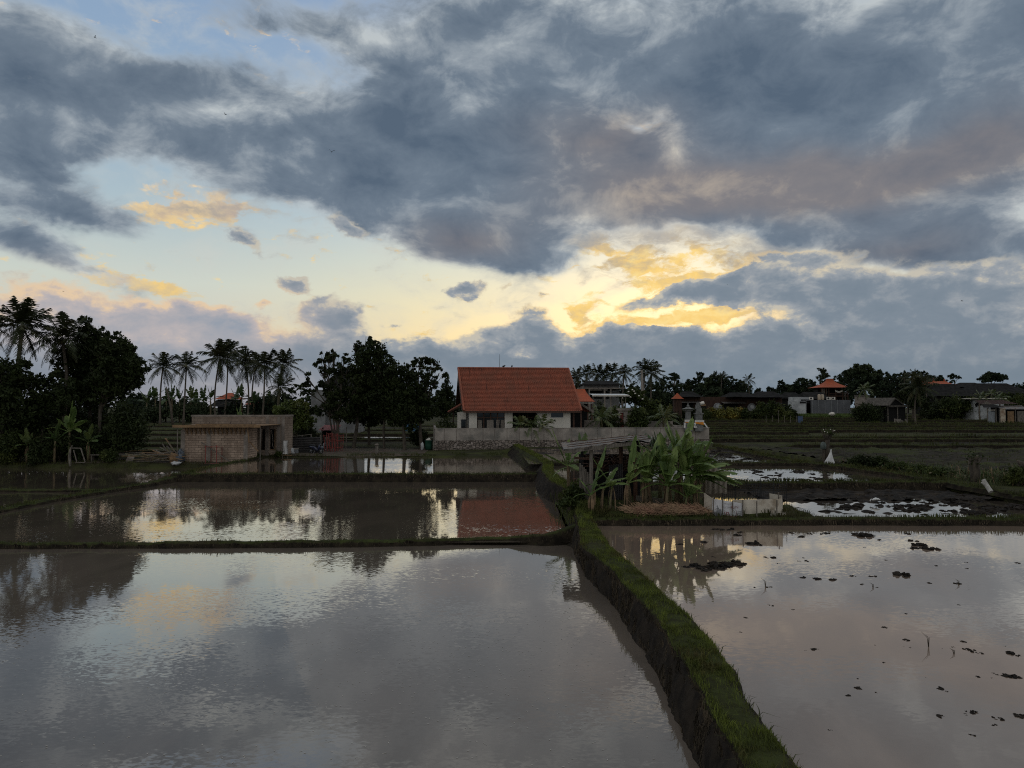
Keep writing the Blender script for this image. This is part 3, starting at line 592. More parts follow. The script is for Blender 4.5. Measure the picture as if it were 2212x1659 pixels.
for k, (yy, x0, x1, sl) in enumerate([(68.5, 20.4, 62, -0.02), (79, 20.8, 70, 0.02), (84, 20.8, 75, -0.015), (95, 21, 40, 0.05), (101, 16, 90, 0.01), (107, 20, 95, 0.0), (117, 15, 100, 0.015), (128, 14, 110, -0.02), (143, 14, 110, 0.02), (160, 14, 120, 0.0), (181, 14, 140, 0.01)]):
    p = [(x0 + (x1 - x0) * i / 6, yy + sl * (x1 - x0) * i / 6 + 0.8 * nz(i, yy, 0, 0.7)) for i in range(7)]
    zz = [ground_z(a, b) + 0.42 + 0.0012 * (yy - 68) for a, b in p]
    g0 = ground_z(p[2][0], yy)
    _, t = bund(p, zz, g0 + 0.05, g0 - 0.05, 0.7, 20 + k, step=0.5, rough=0.12); tuft(t, 26, 0.22 + 0.002 * (yy - 68), seed=30 + k)
for k, (yy, x0, x1) in enumerate([(67.5, -36, -23.5), (74, -60, -27), (82.5, -60, -8.2), (92.5, -70, -8.5), (103, -75, -10), (114, -80, -10)]):
    p = [(x0 + (x1 - x0) * i / 6, yy + 0.6 * nz(i, yy, 0, 0.7)) for i in range(7)]
    g0 = ground_z(p[3][0], yy)
    _, t = bund(p, g0 + 0.22 + .1 * (k % 2), g0 - 0.02, g0 - 0.1, 0.6, 50 + k, step=0.5, rough=0.12); tuft(t, 18, 0.2, seed=60 + k)
paddy([(-24, 84.0), (-9, 84.0), (-9, 90.5), (-27, 90.5)], ground_z(-16, 88) + 0.14, w_back)

# ------------------------------------------------------------------ trees and plants
m_bark = pmat('bark', (0.085, 0.068, 0.05), (0.045, 0.036, 0.028), scale=6, rough=0.9, bump=0.01, stretch=(1, 1, 0.3))
m_palmbark = pmat('palm_bark', (0.13, 0.105, 0.08), (0.07, 0.055, 0.042), scale=4, rough=0.9, stretch=(1, 1, 3))
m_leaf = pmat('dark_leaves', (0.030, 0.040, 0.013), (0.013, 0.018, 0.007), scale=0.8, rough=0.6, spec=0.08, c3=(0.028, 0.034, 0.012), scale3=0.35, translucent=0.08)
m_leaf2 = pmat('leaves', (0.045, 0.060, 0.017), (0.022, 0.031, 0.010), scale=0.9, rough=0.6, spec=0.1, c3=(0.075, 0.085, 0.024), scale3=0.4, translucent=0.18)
m_leaf3 = pmat('bright_leaves', (0.10, 0.13, 0.028), (0.055, 0.072, 0.018), scale=0.9, rough=0.5, c3=(0.13, 0.13, 0.03), scale3=0.4, translucent=0.2)
m_far = pmat('far_leaves', (0.028, 0.040, 0.021), (0.015, 0.022, 0.013), scale=0.35, rough=0.8, spec=0.08, c3=(0.044, 0.056, 0.026), scale3=0.1)
m_frond = pmat('palm_fronds', (0.030, 0.037, 0.014), (0.017, 0.021, 0.009), scale=1.5, rough=0.6, spec=0.12, c3=(0.062, 0.056, 0.024), scale3=0.5, translucent=0.1)
m_frond2 = pmat('young_palm_fronds', (0.078, 0.10, 0.030), (0.045, 0.06, 0.018), scale=1.5, rough=0.45, c3=(0.11, 0.105, 0.035), scale3=0.6, translucent=0.15)
m_ban = pmat('banana_leaves', (0.105, 0.155, 0.036), (0.055, 0.090, 0.020), scale=1.4, rough=0.5, spec=0.22, c3=(0.20, 0.25, 0.08), scale3=1.1, translucent=0.25)  # pale third tone paints highlight patches into the leaf colour
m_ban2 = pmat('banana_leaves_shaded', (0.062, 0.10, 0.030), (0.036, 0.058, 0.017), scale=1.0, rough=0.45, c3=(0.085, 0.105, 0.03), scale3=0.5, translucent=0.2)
m_banb = pmat('banana_leaf_back', (0.22, 0.29, 0.16), (0.15, 0.22, 0.11), scale=1.0, rough=0.5)
m_stem = pmat('banana_stem', (0.17, 0.125, 0.07), (0.085, 0.062, 0.035), scale=3, rough=0.8, stretch=(3, 3, 0.6), c3=(0.11, 0.12, 0.05), scale3=1.0)
m_deadleaf = pmat('dead_leaves', (0.19, 0.125, 0.07), (0.09, 0.06, 0.035), scale=4, rough=0.85)

def leaf_cloud(lobes, n, size, seed, clump=26, spread=0.42, droop=0.3, hole=0.0):
    """leaf-sized quads in clumps through the lobes' volume; returns V, F"""
    rg = np.random.default_rng(seed)
    L = np.array(lobes, float); vol = np.prod(L[:, 3:6], axis=1) ** 0.75
    k = max(3, n // clump); pick = rg.choice(len(L), k, p=vol / vol.sum())
    d = rg.normal(0, 1, (k, 3)); d /= np.linalg.norm(d, axis=1)[:, None]
    r = rg.uniform(0.15, 1.0, k) ** 0.45
    rad = L[pick, 3:6]; cc = L[pick, 0:3] + d * r[:, None] * rad
    cs = np.clip(rad.mean(1), 0.3, 2.0) * spread * rg.uniform(0.5, 1.3, k)
    idx = rg.choice(k, n); e = rg.normal(0, 1, (n, 3)); e[:, 2] *= 0.75
    C = cc[idx] + e * (cs[idx] * 0.5)[:, None]
    ax = rg.normal(0, 1, (n, 3)); ax[:, 2] -= droop; ax /= np.linalg.norm(ax, axis=1)[:, None]
    bx = np.cross(ax, rg.normal(0, 1, (n, 3))); bx /= np.linalg.norm(bx, axis=1)[:, None] + 1e-9
    s = size * rg.uniform(0.5, 1.5, n); a = ax * s[:, None] * 0.5; b = bx * (s * 0.23)[:, None]
    V = np.stack([C - a, C + b - a * 0.1, C + a, C - b - a * 0.1], 1).reshape(-1, 3)
    i = np.arange(n) * 4
    return V, np.stack([i, i + 1, i + 2, i + 3], 1)

def limbs(mb, base, top, r0, lobes, seed, n=None):
    """trunk from base to top, then tapering limbs into the lobes"""
    rg = random.Random(seed); base = Vector(base); top = Vector(top)
    mid = base.lerp(top, 0.5) + Vector((rg.uniform(-.2, .2), rg.uniform(-.2, .2), 0)) * r0 * 4
    mb.tube([base - Vector((0, 0, 0.3)), base + Vector((0, 0, 0.15)), mid, top], [r0 * 1.5, r0 * 1.05, r0 * 0.85, r0 * 0.7], 8)
    for q, l in enumerate(lobes[: (n or len(lobes))]):
        c = Vector(l[:3]); rr = Vector(l[3:6])
        st = base.lerp(top, rg.uniform(0.75, 1.0))
        m = st.lerp(c, 0.5) + Vector((rg.uniform(-.3, .3), rg.uniform(-.3, .3), rg.uniform(0, .4)))
        mb.tube([st, m, c], [r0 * 0.5, r0 * 0.34, r0 * 0.16], 6, False)
        for _ in range(5):
            e = c + Vector((rg.uniform(-.8, .8) * rr.x, rg.uniform(-.8, .8) * rr.y, rg.uniform(-.2, .95) * rr.z))
            mb.tube([m.lerp(c, rg.uniform(0.2, 0.9)), m.lerp(e, 0.6), e], [r0 * 0.22, r0 * 0.14, r0 * 0.05], 4, False)

def tree(label, lobes, base, top, r0, n, size, seed, mat=None, name='broadleaf_tree', cat='tree', group=None, spread=0.42, stems=None, clump=26, bark=None, droop=0.3):
    """lobes given in world metres (x, y, z, rx, ry, rz); base and top of the trunk too"""
    rs = random.Random(seed + 900); big = [(l[0], l[1], l[2], l[3] * .80, l[4] * .8, l[5] * .80) for l in lobes]; sub = []
    for l in lobes:
        for _ in range(6):
            a = rs.uniform(0, 6.28); e = rs.uniform(-.5, 1.35); k = rs.uniform(.28, .46); d = rs.uniform(.75, 1.02)
            sub.append((l[0] + l[3] * d * math.cos(a) * math.cos(e), l[1] + l[4] * d * math.sin(a) * math.cos(e), l[2] + l[5] * d * math.sin(e), l[3] * k, l[4] * k, l[5] * k * 1.1))
    o = thing(name, label, cat, base, 0, group); b = Vector(base)
    loc = [(l[0] - b.x, l[1] - b.y, l[2] - b.z, l[3], l[4], l[5]) for l in lobes]
    sl = [(l[0] - b.x, l[1] - b.y, l[2] - b.z, l[3], l[4], l[5]) for l in big + sub]
    mb = MB(); limbs(mb, (0, 0, 0), Vector(top) - b, r0, loc, seed)
    for st in stems or []: limbs(mb, Vector(st[0]) - b, Vector(st[1]) - b, st[2], loc, seed + 5, 3)
    mb.build('trunk', bark or m_bark, o, True)
    V, Fq = leaf_cloud(sl, n, size, seed, clump, spread, droop)
    npmesh('crown', V, Fq, mat or m_leaf, o)
    return o
def lobe(u, v, Y, ru, rv, dy=None):
    k = Y / F; return (xa(u, Y), Y, za(v, Y), ru * k, dy or (ru + rv) * 0.5 * k, rv * k)

def bush(label, u, v0, Y, ru, rv, n, size, seed, mat=None, name='bush', group=None, base=None, cat='bush'):
    """low leafy plant: its foot on the ground at (u, Y), top at v0"""
    b = gp(u, Y) if base is None else Vector(base); k = Y / F
    zt = za(v0, Y); h = zt - b.z; r = random.Random(seed)
    o = thing(name, label, cat, b, 0, group)
    lob = [(r.uniform(-.45, .45) * ru * k, r.uniform(-.3, .3) * ru * k, h * r.uniform(0.3, 0.72), ru * k * r.uniform(.45, .75), ru * k * .6, h * r.uniform(.26, .4)) for _ in range(6)]
    mb = MB()
    for l in lob: mb.tube([(0, 0, -0.1), (l[0] * .5, l[1] * .5, l[2] * .55), l[:3]], [0.05, 0.03, 0.012], 5, False)
    mb.build('stem', m_bark, o)
    V, Fq = leaf_cloud(lob, n, size, seed, 18, 0.6, 0.0); npmesh('foliage', V, Fq, mat or m_leaf2, o)
    return o

def frond_np(L, el, az, sag, seed, nl=26, wid=0.6, lw=0.045, hang=0.55):
    """one feather palm leaf: rachis arching by gravity with leaflets on both sides (V, F)"""
    rg = np.random.default_rng(seed); V = []; Fq = []
    ca, sa = math.cos(az), math.sin(az); pts = []
    for i in range(nl + 1):
        t = i / nl; r = L * t
        h = r * math.cos(el) * (1 - 0.18 * t * t); z = r * math.sin(el) - sag * L * t * t
        pts.append(np.array([ca * h, sa * h, z]))
    side = np.array([-sa, ca, 0.0])
    for i in range(nl):
        p, q = pts[i], pts[i + 1]; w = lw * (1 - 0.8 * i / nl) + 0.008
        o = len(V); V += [p - side * w * .5, p + side * w * .5, q + side * w * .42, q - side * w * .42]; Fq.append((o, o + 1, o + 2, o + 3))
        if i < 2: continue
        t = (i + .5) / nl; ll = L * wid * 0.5 * (math.sin(math.pi * min(1, t * 0.86 + 0.12)) ** 0.7) * rg.uniform(0.75, 1.1)
        d = (q - p); d /= np.linalg.norm(d) + 1e-9
        for s in (-1, 1):
            if rg.random() < 0.06: continue
            dirv = side * s * rg.uniform(0.6, 0.95) + d * 0.62 + np.array([0, 0, -hang * rg.uniform(0.5, 1.4)])
            dirv /= np.linalg.norm(dirv); b = (p + q) * .5; e = b + dirv * ll; m = b + dirv * ll * .5 + np.array([0, 0, 0.06 * ll])
            wv = d * (L / nl * 0.38)
            o = len(V); V += [b - wv, b + wv, m + wv * .9, m - wv * .9, e + wv * .15, e - wv * .15]
            Fq += [(o, o + 1, o + 2, o + 3), (o + 3, o + 2, o + 4, o + 5)]
    return V, Fq
def palm_crown(n, L, seed, young=False, wind=0.0, nl=26, dead=3, stiff=0.0):
    rg = random.Random(seed); V = []; Fq = []
    for i in range(n):
        t = (i + .5) / n; az = i * 2.39996 + rg.uniform(-.25, .25)
        el = math.radians(82 - 112 * t ** 0.9 + rg.uniform(-8, 8)) if not young else math.radians(84 - 55 * t + rg.uniform(-7, 7))
        sag = (0.28 + 0.22 * t) * (1 - stiff) if not young else 0.22 + 0.2 * t
        v, f = frond_np(L * rg.uniform(.82, 1.08) * (0.8 + 0.2 * math.sin(math.pi * t)), el, az, sag * rg.uniform(.8, 1.25), seed * 100 + i, nl, .48)
        v = np.array(v); v[:, 0] += wind * np.abs(v[:, 2]) * 0.3 + wind * 0.1 * np.hypot(v[:, 0], v[:, 1])
        o = len(V); V += list(v); Fq += [tuple(a + o for a in q) for q in f]
    for i in range(dead):
        v, f = frond_np(L * .75, math.radians(-62), rg.uniform(0, 6.28), 0.12, seed * 77 + i, nl, 0.35)
        o = len(V); V += v; Fq += [tuple(a + o for a in q) for q in f]
    return np.array(V), Fq
def palm(label, base, top, L, n, seed, mat=None, group=None, r0=0.16, wind=0.5, name='coconut_palm', nl=26, nuts=True, bark=None, cat='palm tree', dead=3):
    b = Vector(base); t = Vector(top) - b; rg = random.Random(seed)
    o = thing(name, label, cat, b, 0, group); mb = MB()
    bow = Vector((rg.uniform(-.06, .06), rg.uniform(-.05, .05), 0)) * t.length
    pts = [Vector((0, 0, -.3)).lerp(t, i / 7) + bow * math.sin(math.pi * i / 7) for i in range(8)]
    mb.tube(pts, [r0 * 1.7, r0 * 1.15] + [r0 * (1 - .05 * i) for i in range(6)], 8); mb.build('trunk', bark or m_palmbark, o, True)
    V, Fq = palm_crown(n, L, seed, wind=wind, nl=nl, dead=dead); npmesh('crown', V + np.array(t), Fq, mat or m_frond, o)
    if nuts:
        for i in range(9):
            a = rg.uniform(0, 6.28); nb = MB(); nb.blob((t.x + .3 * math.cos(a), t.y + .3 * math.sin(a), t.z - rg.uniform(.15, .55)), (.12, .12, .15), i, .1, 7, 4)
            nb.build('coconut', m_nut, o, True)
    return o
m_nut = pmat('coconut_husk', (0.12, 0.09, 0.035), (0.07, 0.06, 0.025), scale=5)

def banana_leaf(parent, p0, az, el, L, W, sag, seed, mat, tear=0.5, fold=0.25, twist=0.0):
    """one banana leaf: stalk, arching midrib, two half blades hanging from it with torn edges"""
    rg = random.Random(seed); n = 14; mb = MB(); ca, sa = math.cos(az), math.sin(az); P = []
    for i in range(n + 1):
        t = i / n; r = L * t; h = r * math.cos(el) * (1 - .1 * t * t) + 0.10 * L * t * t * sag
        P.append(Vector((ca * h, sa * h, r * math.sin(el) - sag * L * t * t * .9)) + Vector(p0))
    side = Vector((-sa, ca, 0)); stalk = 3
    mb.tube(P[:stalk + 1] + [P[n]], [0.035, 0.03, 0.026, 0.022, 0.004][:stalk + 2], 5, False) if False else None
    mb.tube(P, [0.03 * (1 - .8 * i / n) + .004 for i in range(n + 1)], 5, False)
    for s in (-1, 1):
        cut = {k for k in range(stalk + 1, n) if rg.random() < tear}
        rows = []
        for i in range(stalk, n + 1):
            t = (i - stalk) / (n - stalk); w = W * (max(0.0, math.sin(math.pi * min(1, .06 + .94 * t) ** .8)) ** .55) * (1 + rg.uniform(-.07, .07))
            d = (P[min(i + 1, n)] - P[i - 1]).normalized(); up = side.cross(d) * -1
            if up.z < 0: up = -up
            sd = (side * s * math.cos(twist) + up * math.sin(twist) * s).normalized()
            rows.append((P[i], P[i] + sd * w * .55 + up * w * fold * .6, P[i] + sd * w * .98 + up * w * (fold * .5 - .12 * rg.random()), d))
        for i in range(len(rows) - 1):
            a, b = rows[i], rows[i + 1]; c2, c3 = b[1], b[2]; d2, d3 = a[1], a[2]
            if (i + stalk) in cut: c2 = b[1] - b[3] * L * .01; c3 = b[2] - b[3] * L * .05 + Vector((0, 0, -.04 * L * rg.random()))
            mb.add([a[0], d2, c2, b[0]], [(0, 1, 2, 3)]); mb.add([d2, d3, c3, c2], [(0, 1, 2, 3)])
    return mb.build('leaf', mat, parent, True)

def banana(label, base, h, specs, seed, mat=None, group=None, stems=1, r0=0.09, dead=4, name='banana_plant'):
    """specs: (azimuth deg, elevation deg, length, half width, sag) per leaf; stem of height h"""
    o = thing(name, label, 'banana plant', base, 0, group); rg = random.Random(seed); mb = MB()
    tops = []
    for k in range(stems):
        dx = (k - (stems - 1) / 2) * .32; lean = rg.uniform(-.12, .12)
        hh = h * (1 - .18 * k * rg.random()); mb.tube([(dx, rg.uniform(-.1, .1), -.15), (dx + lean * .4, 0, hh * .5), (dx + lean, 0, hh)], [r0 * 1.25, r0, r0 * .65], 8)
        tops.append(Vector((dx + lean, 0, hh)))
    mb.build('stem', m_stem, o, True)
    for i, (az, el, L, W, sag) in enumerate(specs):
        t = tops[i % len(tops)]
        mt = mat or m_ban
        banana_leaf(o, t - Vector((0, 0, .12 * rg.random())), math.radians(az), math.radians(el), L, W, sag, seed * 50 + i, mt, .35, .22, rg.uniform(-.35, .35))
    for i in range(dead):
        t = tops[i % len(tops)]; a = rg.uniform(0, 6.28); mb = MB()
        L = h * rg.uniform(.3, .8); w = rg.uniform(.025, .065)
        p = [t + Vector((math.cos(a) * .07, math.sin(a) * .07, -.05)), t + Vector((math.cos(a) * .15, math.sin(a) * .15, -.12 - L * .4)), t + Vector((math.cos(a) * (.10 + r0), math.sin(a) * (.10 + r0), -.15 - L))]
        s = Vector((-math.sin(a), math.cos(a), 0)) * w
        mb.add([p[0] - s * .3, p[0] + s * .3, p[1] + s, p[1] - s, p[2] + s * .6, p[2] - s * .6], [(0, 1, 2, 3), (3, 2, 4, 5)]); mb.build('dead_leaf', m_deadleaf, o)
    return o
def ban_specs(n, L, W, seed, up=0.5):
    r = random.Random(seed); out = []
    for i in range(n):
        t = i / max(1, n - 1); out.append((i * 137.5 + r.uniform(-25, 25) + seed * 40, 82 - 50 * t + r.uniform(-8, 8), L * r.uniform(.8, 1.1), W * r.uniform(.8, 1.1), .10 + .55 * t * r.uniform(.7, 1.2)))
    return out

# ---- left bank: two tall coconut palms, broad dark trees, undergrowth
palm('tall coconut palm at the far left edge with ragged drooping fronds', gp(33, 62), (xa(45, 62), 62, za(703, 62)), 4.1, 32, 1, wind=.35, r0=.2, nl=30, dead=7)
palm('coconut palm with fronds blown upright, between far left palm and round dark trees', gp(112, 64), (xa(131, 64), 64, za(729, 64)), 4.0, 28, 2, wind=.5, r0=.17, nl=30, dead=4)
palm('coconut palm mostly outside the left frame edge with one long frond poking in', gp(-72, 60), (xa(-62, 60), 60, za(690, 60)), 4.0, 24, 3, wind=.2, nl=28)
Y = 66.0
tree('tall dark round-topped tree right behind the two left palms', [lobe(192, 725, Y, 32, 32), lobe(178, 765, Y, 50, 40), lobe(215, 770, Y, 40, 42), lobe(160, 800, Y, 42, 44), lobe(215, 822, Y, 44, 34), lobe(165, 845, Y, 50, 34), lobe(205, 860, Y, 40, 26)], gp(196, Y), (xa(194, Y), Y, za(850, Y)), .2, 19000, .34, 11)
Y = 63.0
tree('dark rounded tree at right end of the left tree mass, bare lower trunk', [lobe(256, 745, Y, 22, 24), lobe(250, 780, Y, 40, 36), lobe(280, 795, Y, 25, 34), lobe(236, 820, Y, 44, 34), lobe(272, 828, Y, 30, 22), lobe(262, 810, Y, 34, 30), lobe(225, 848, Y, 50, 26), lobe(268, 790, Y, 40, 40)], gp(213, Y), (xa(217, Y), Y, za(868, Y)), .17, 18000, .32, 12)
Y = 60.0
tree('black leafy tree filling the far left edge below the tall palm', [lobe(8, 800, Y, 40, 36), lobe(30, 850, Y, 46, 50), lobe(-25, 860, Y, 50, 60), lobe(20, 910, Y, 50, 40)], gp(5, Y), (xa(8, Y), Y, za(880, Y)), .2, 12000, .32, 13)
Y = 61.5
tree('thin dark tree with hanging foliage under the second palm', [lobe(95, 850, Y, 40, 40), lobe(75, 900, Y, 36, 36), lobe(120, 890, Y, 30, 36), lobe(150, 860, Y, 30, 34)], gp(90, Y), (xa(95, Y), Y, za(890, Y)), .12, 7000, .32, 14)
for i, (u, Yp, L, n) in enumerate([(75, 60.8, 2.6, 12), (120, 60.5, 2.2, 10), (62, 63, 2.8, 12)]):
    b = gp(u, Yp)
    palm(['young palm with arching dark fronds below the far left palm', 'low young palm beside the banana plants on the left bank', 'shaded young palm half hidden behind the left bank plants'][i], b, b + Vector((.1, 0, 1.2 + i * .9)), L, n, 40 + i, wind=.2, nuts=False, r0=.12, dead=2)
for i, (u, Yp, h, n, L, up) in enumerate([(152, 59.8, 2.6, 7, 2.4, 1), (60, 59.6, 1.5, 6, 1.7, 0), (118, 59.4, 1.9, 7, 1.9, 0), (192, 59.9, 1.7, 6, 1.7, 0), (88, 59.2, .9, 5, 1.3, 0)]):
    sp = ban_specs(n, L, .27, 60 + i)
    if up: sp = [(20, 86, 2.9, .40, .04), (75, 78, 2.4, .34, .08), (170, 55, 2.4, .34, .35), (5, 50, 2.4, .34, .4)] + sp[1:]
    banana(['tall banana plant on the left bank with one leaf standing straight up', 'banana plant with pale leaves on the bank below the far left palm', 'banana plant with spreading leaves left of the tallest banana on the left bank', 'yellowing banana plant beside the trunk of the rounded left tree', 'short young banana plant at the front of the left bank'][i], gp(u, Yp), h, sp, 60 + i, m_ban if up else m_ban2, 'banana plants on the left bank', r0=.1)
bush('leafy green bush at the very left edge above the water', 14, 925, 59.2, 26, 40, 3200, .22, 70, m_leaf2)
bush('dark fine-leaved shrub on the left bank near the bent frame', 88, 945, 59.1, 24, 30, 2200, .22, 71, m_leaf)
bush('large dark bush at the right foot of the left trees', 280, 872, 61.5, 46, 50, 7000, .26, 72, m_leaf)
bush('low green shrub on the bank between the bent frame and the timber pile', 234, 968, 59.1, 20, 20, 1600, .18, 73, m_leaf2)
bush('dark undergrowth under the rounded left tree', 180, 930, 60.6, 40, 30, 3000, .24, 74, m_leaf)
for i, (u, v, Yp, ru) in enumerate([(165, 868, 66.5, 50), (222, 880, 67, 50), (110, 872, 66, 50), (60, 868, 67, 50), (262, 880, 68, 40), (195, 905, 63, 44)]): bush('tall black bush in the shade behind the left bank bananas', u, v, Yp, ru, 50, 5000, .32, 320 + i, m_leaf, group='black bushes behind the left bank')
bush('dark undergrowth below the far left palm', 45, 900, 61.0, 46, 40, 4000, .26, 75, m_leaf)
bush('shrub with dark leaves between banana plants on the left bank', 130, 915, 60.4, 36, 34, 3000, .24, 76, m_leaf)

# ---- the row of coconut palms against the sky
PG = 'coconut palms in a row behind the unfinished house'
for i, (lab, u0, v0, uc, vc, Yp, L, n) in enumerate([
    ('leftmost coconut palm of the row, standing alone with a slim pale trunk', 347, 912, 351, 792, 118, 3.1, 18),
    ('second coconut palm of the row with hanging dead fronds', 396, 908, 402, 790, 120, 3.2, 19),
    ('tallest leaning coconut palm of the row, trunk passing the red roof', 466, 893, 474, 773, 124, 4.0, 24),
    ('coconut palm just right of and behind the tallest palm of the row', 484, 890, 491, 762, 132, 3.7, 20),
    ('coconut palm with dense crown in the middle of the row right of the tallest', 533, 890, 529, 782, 122, 3.4, 20),
    ('slightly leaning coconut palm with crown merging into the middle of the row', 545, 890, 551, 788, 134, 3.3, 18),
    ('coconut palm with dark heavy crown second from the right of the row', 565, 890, 570, 788, 120, 3.5, 21),
    ('rightmost tall coconut palm of the row with one frond sticking up', 604, 890, 610, 786, 122, 3.4, 20),
    ('low coconut palm under the rightmost palm of the row', 600, 890, 606, 836, 116, 2.8, 16)]):
    palm(lab, gp(u0, Yp), (xa(uc, Yp), Yp, za(vc, Yp)), L * 1.42, n + 4, 80 + i, group=PG, wind=.3, nl=30, nuts=False, r0=.15, dead=4)
mb = MB(); b = gp(374, 117); t = Vector((xa(359, 117), 117, za(835, 117))) - b
mb.tube([(0, 0, -.3), t * .5 + Vector((.15, 0, 0)), t * .9, t], [.2, .16, .14, .05], 7)
tag(mb.build('dead_palm_trunk', m_palmbark, None, True), 'leaning bare dead palm trunk beside the leftmost palm of the row', 'dead trunk').location = b
for i, u in enumerate([318, 336, 358, 372, 388, 412, 424, 440, 455, 510, 522, 548, 575]):
    Yp = 126 + 8 * hsh(i, 2); b = gp(u, Yp); h = 1.0 + [2.6, 3.2, 2.9, 3.3, 2.8, 3.0, 2.4, 2.9, 3.2, 2.7, 3.3, 2.5, 2.3][i]
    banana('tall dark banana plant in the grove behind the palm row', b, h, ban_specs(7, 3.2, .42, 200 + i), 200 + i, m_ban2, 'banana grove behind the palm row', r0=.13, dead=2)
for i, (u, v, ru, n) in enumerate([(330, 890, 34, 3000), (405, 884, 40, 3000), (440, 880, 34, 3000), (560, 872, 40, 3500), (586, 868, 34, 3000), (300, 880, 40, 3000), (505, 880, 24, 2000)]):
    bush('dark green bush in the thicket below the palm row', u, v - 16, 128 + i, ru, 24, n, .45, 220 + i, m_far, group='bushes below the palm row')
banana('bright banana clump standing just behind the unfinished house', gp(517, 72), 2.4, [(40, 84, 2.6, .34, .05), (200, 80, 2.4, .32, .1), (20, 62, 2.5, .32, .4), (170, 55, 2.4, .3, .5), (100, 70, 2.2, .3, .3), (330, 45, 2.3, .3, .6)], 240, m_ban, stems=2)
banana('low banana plant with long arching leaf behind the unfinished house', gp(455, 71), 1.2, [(10, 50, 2.4, .3, .6), (170, 52, 2.4, .3, .6), (60, 75, 1.8, .28, .2), (300, 35, 2.2, .28, .5)], 241, m_ban2)
banana('small banana plant with broad drooping leaves left of the bright banana clump', gp(488, 70), 1.3, ban_specs(6, 2.0, .3, 242), 242, m_ban2)

# ---- bushy tree beside the unfinished house and the dark middle trees
Y = 76.0
tree('light green bamboo-like bushy tree right of the unfinished house', [lobe(628, 882, Y, 24, 22), lobe(652, 895, Y, 26, 22), lobe(608, 900, Y, 20, 22), lobe(636, 915, Y, 30, 18), lobe(662, 912, Y, 20, 18)], gp(636, Y), (xa(634, Y), Y, za(905, Y)), .06, 9000, .26, 300, m_leaf3, stems=[(gp(640, Y), (xa(650, Y), Y, za(900, Y)), .05), (gp(630, Y), (xa(615, Y), Y, za(898, Y)), .05)])
Y = 71.5
tree('open multi-stemmed tree with airy crown, leftmost of the middle trees', [lobe(700, 775, Y, 18, 14), lobe(722, 772, Y, 22, 14), lobe(742, 785, Y, 20, 18), lobe(690, 792, Y, 14, 10), lobe(706, 805, Y, 24, 12), lobe(662, 815, Y, 8, 14), lobe(656, 842, Y, 26, 14), lobe(735, 815, Y, 24, 20), lobe(715, 850, Y, 30, 22), lobe(740, 870, Y, 34, 24), lobe(700, 885, Y, 28, 16), lobe(735, 900, Y, 34, 18), lobe(765, 840, Y, 26, 30)], gp(731, Y), (xa(730, Y), Y, za(905, Y)), .2, 6200, .36, 301,
     stems=[(gp(726, Y), (xa(708, Y), Y, za(880, Y)), .1), (gp(728, Y), (xa(716, Y), Y, za(860, Y)), .09)], clump=20, spread=.34)
Y = 73.0
tree('tallest dark tree of the middle group with a stacked pointed crown', [lobe(800, 742, Y, 18, 17), lobe(784, 760, Y, 26, 20), lobe(823, 756, Y, 14, 16), lobe(800, 782, Y, 46, 24), lobe(836, 788, Y, 22, 22), lobe(790, 815, Y, 52, 30), lobe(828, 830, Y, 42, 34), lobe(775, 850, Y, 44, 30), lobe(810, 862, Y, 46, 26), lobe(770, 885, Y, 40, 24)], gp(765, Y), (xa(772, Y), Y, za(870, Y)), .2, 15500, .32, 302)
Y = 76.0
tree('dark tree with slim straight trunk in the middle of the middle group', [lobe(800, 835, Y, 46, 34), lobe(812, 868, Y, 50, 30), lobe(786, 885, Y, 36, 26), lobe(820, 893, Y, 34, 20), lobe(800, 908, Y, 36, 16), lobe(765, 900, Y, 30, 18)], gp(798, Y), (xa(799, Y), Y, za(890, Y)), .16, 9500, .32, 303)
Y = 72.0
tree('dark tree with thin bare trunk left of the airy right tree in the middle group', [lobe(845, 815, Y, 40, 34), lobe(838, 850, Y, 48, 32), lobe(860, 870, Y, 44, 30), lobe(832, 888, Y, 36, 22), lobe(868, 895, Y, 30, 18), lobe(845, 908, Y, 36, 14)], gp(830, Y), (xa(831, Y), Y, za(890, Y)), .13, 9500, .32, 304)
Y = 71.5
tree('airy tree with round leaf tufts at right end of the middle group, beside the wall', [lobe(905, 785, Y, 22, 16), lobe(882, 800, Y, 18, 18), lobe(930, 790, Y, 26, 18), lobe(948, 806, Y, 18, 16), lobe(900, 825, Y, 40, 30), lobe(932, 830, Y, 26, 26), lobe(888, 860, Y, 40, 30), lobe(915, 875, Y, 34, 30), lobe(900, 900, Y, 26, 22)], gp(911, Y), (xa(908, Y), Y, za(890, Y)), .2, 7600, .34, 305, clump=22, spread=.33)
Y = 71.0
tree('dark low-branched tree with leaning trunk before the airy right tree', [lobe(868, 860, Y, 34, 30), lobe(885, 890, Y, 34, 28), lobe(870, 905, Y, 28, 20), lobe(890, 925, Y, 18, 16)], gp(874, Y), (xa(872, Y), Y, za(885, Y)), .18, 8000, .28, 306)
bush('black leafy bush beside the green bin at the wall corner', 908, 925, 73, 22, 24, 2600, .22, 307, m_leaf)
bush('bush with twiggy stems behind the left end of the garden wall', 962, 893, 74.5, 24, 20, 900, .2, 308, m_leaf2, base=(xa(962, 74.5), 74.5, 1.8))
bush('low weed at the foot of the unfinished house right corner', 604, 975, 64.2, 10, 12, 700, .14, 309, m_leaf2)
bush('dark shrub behind the dark board fence', 668, 920, 79, 30, 20, 2400, .26, 311, m_leaf)

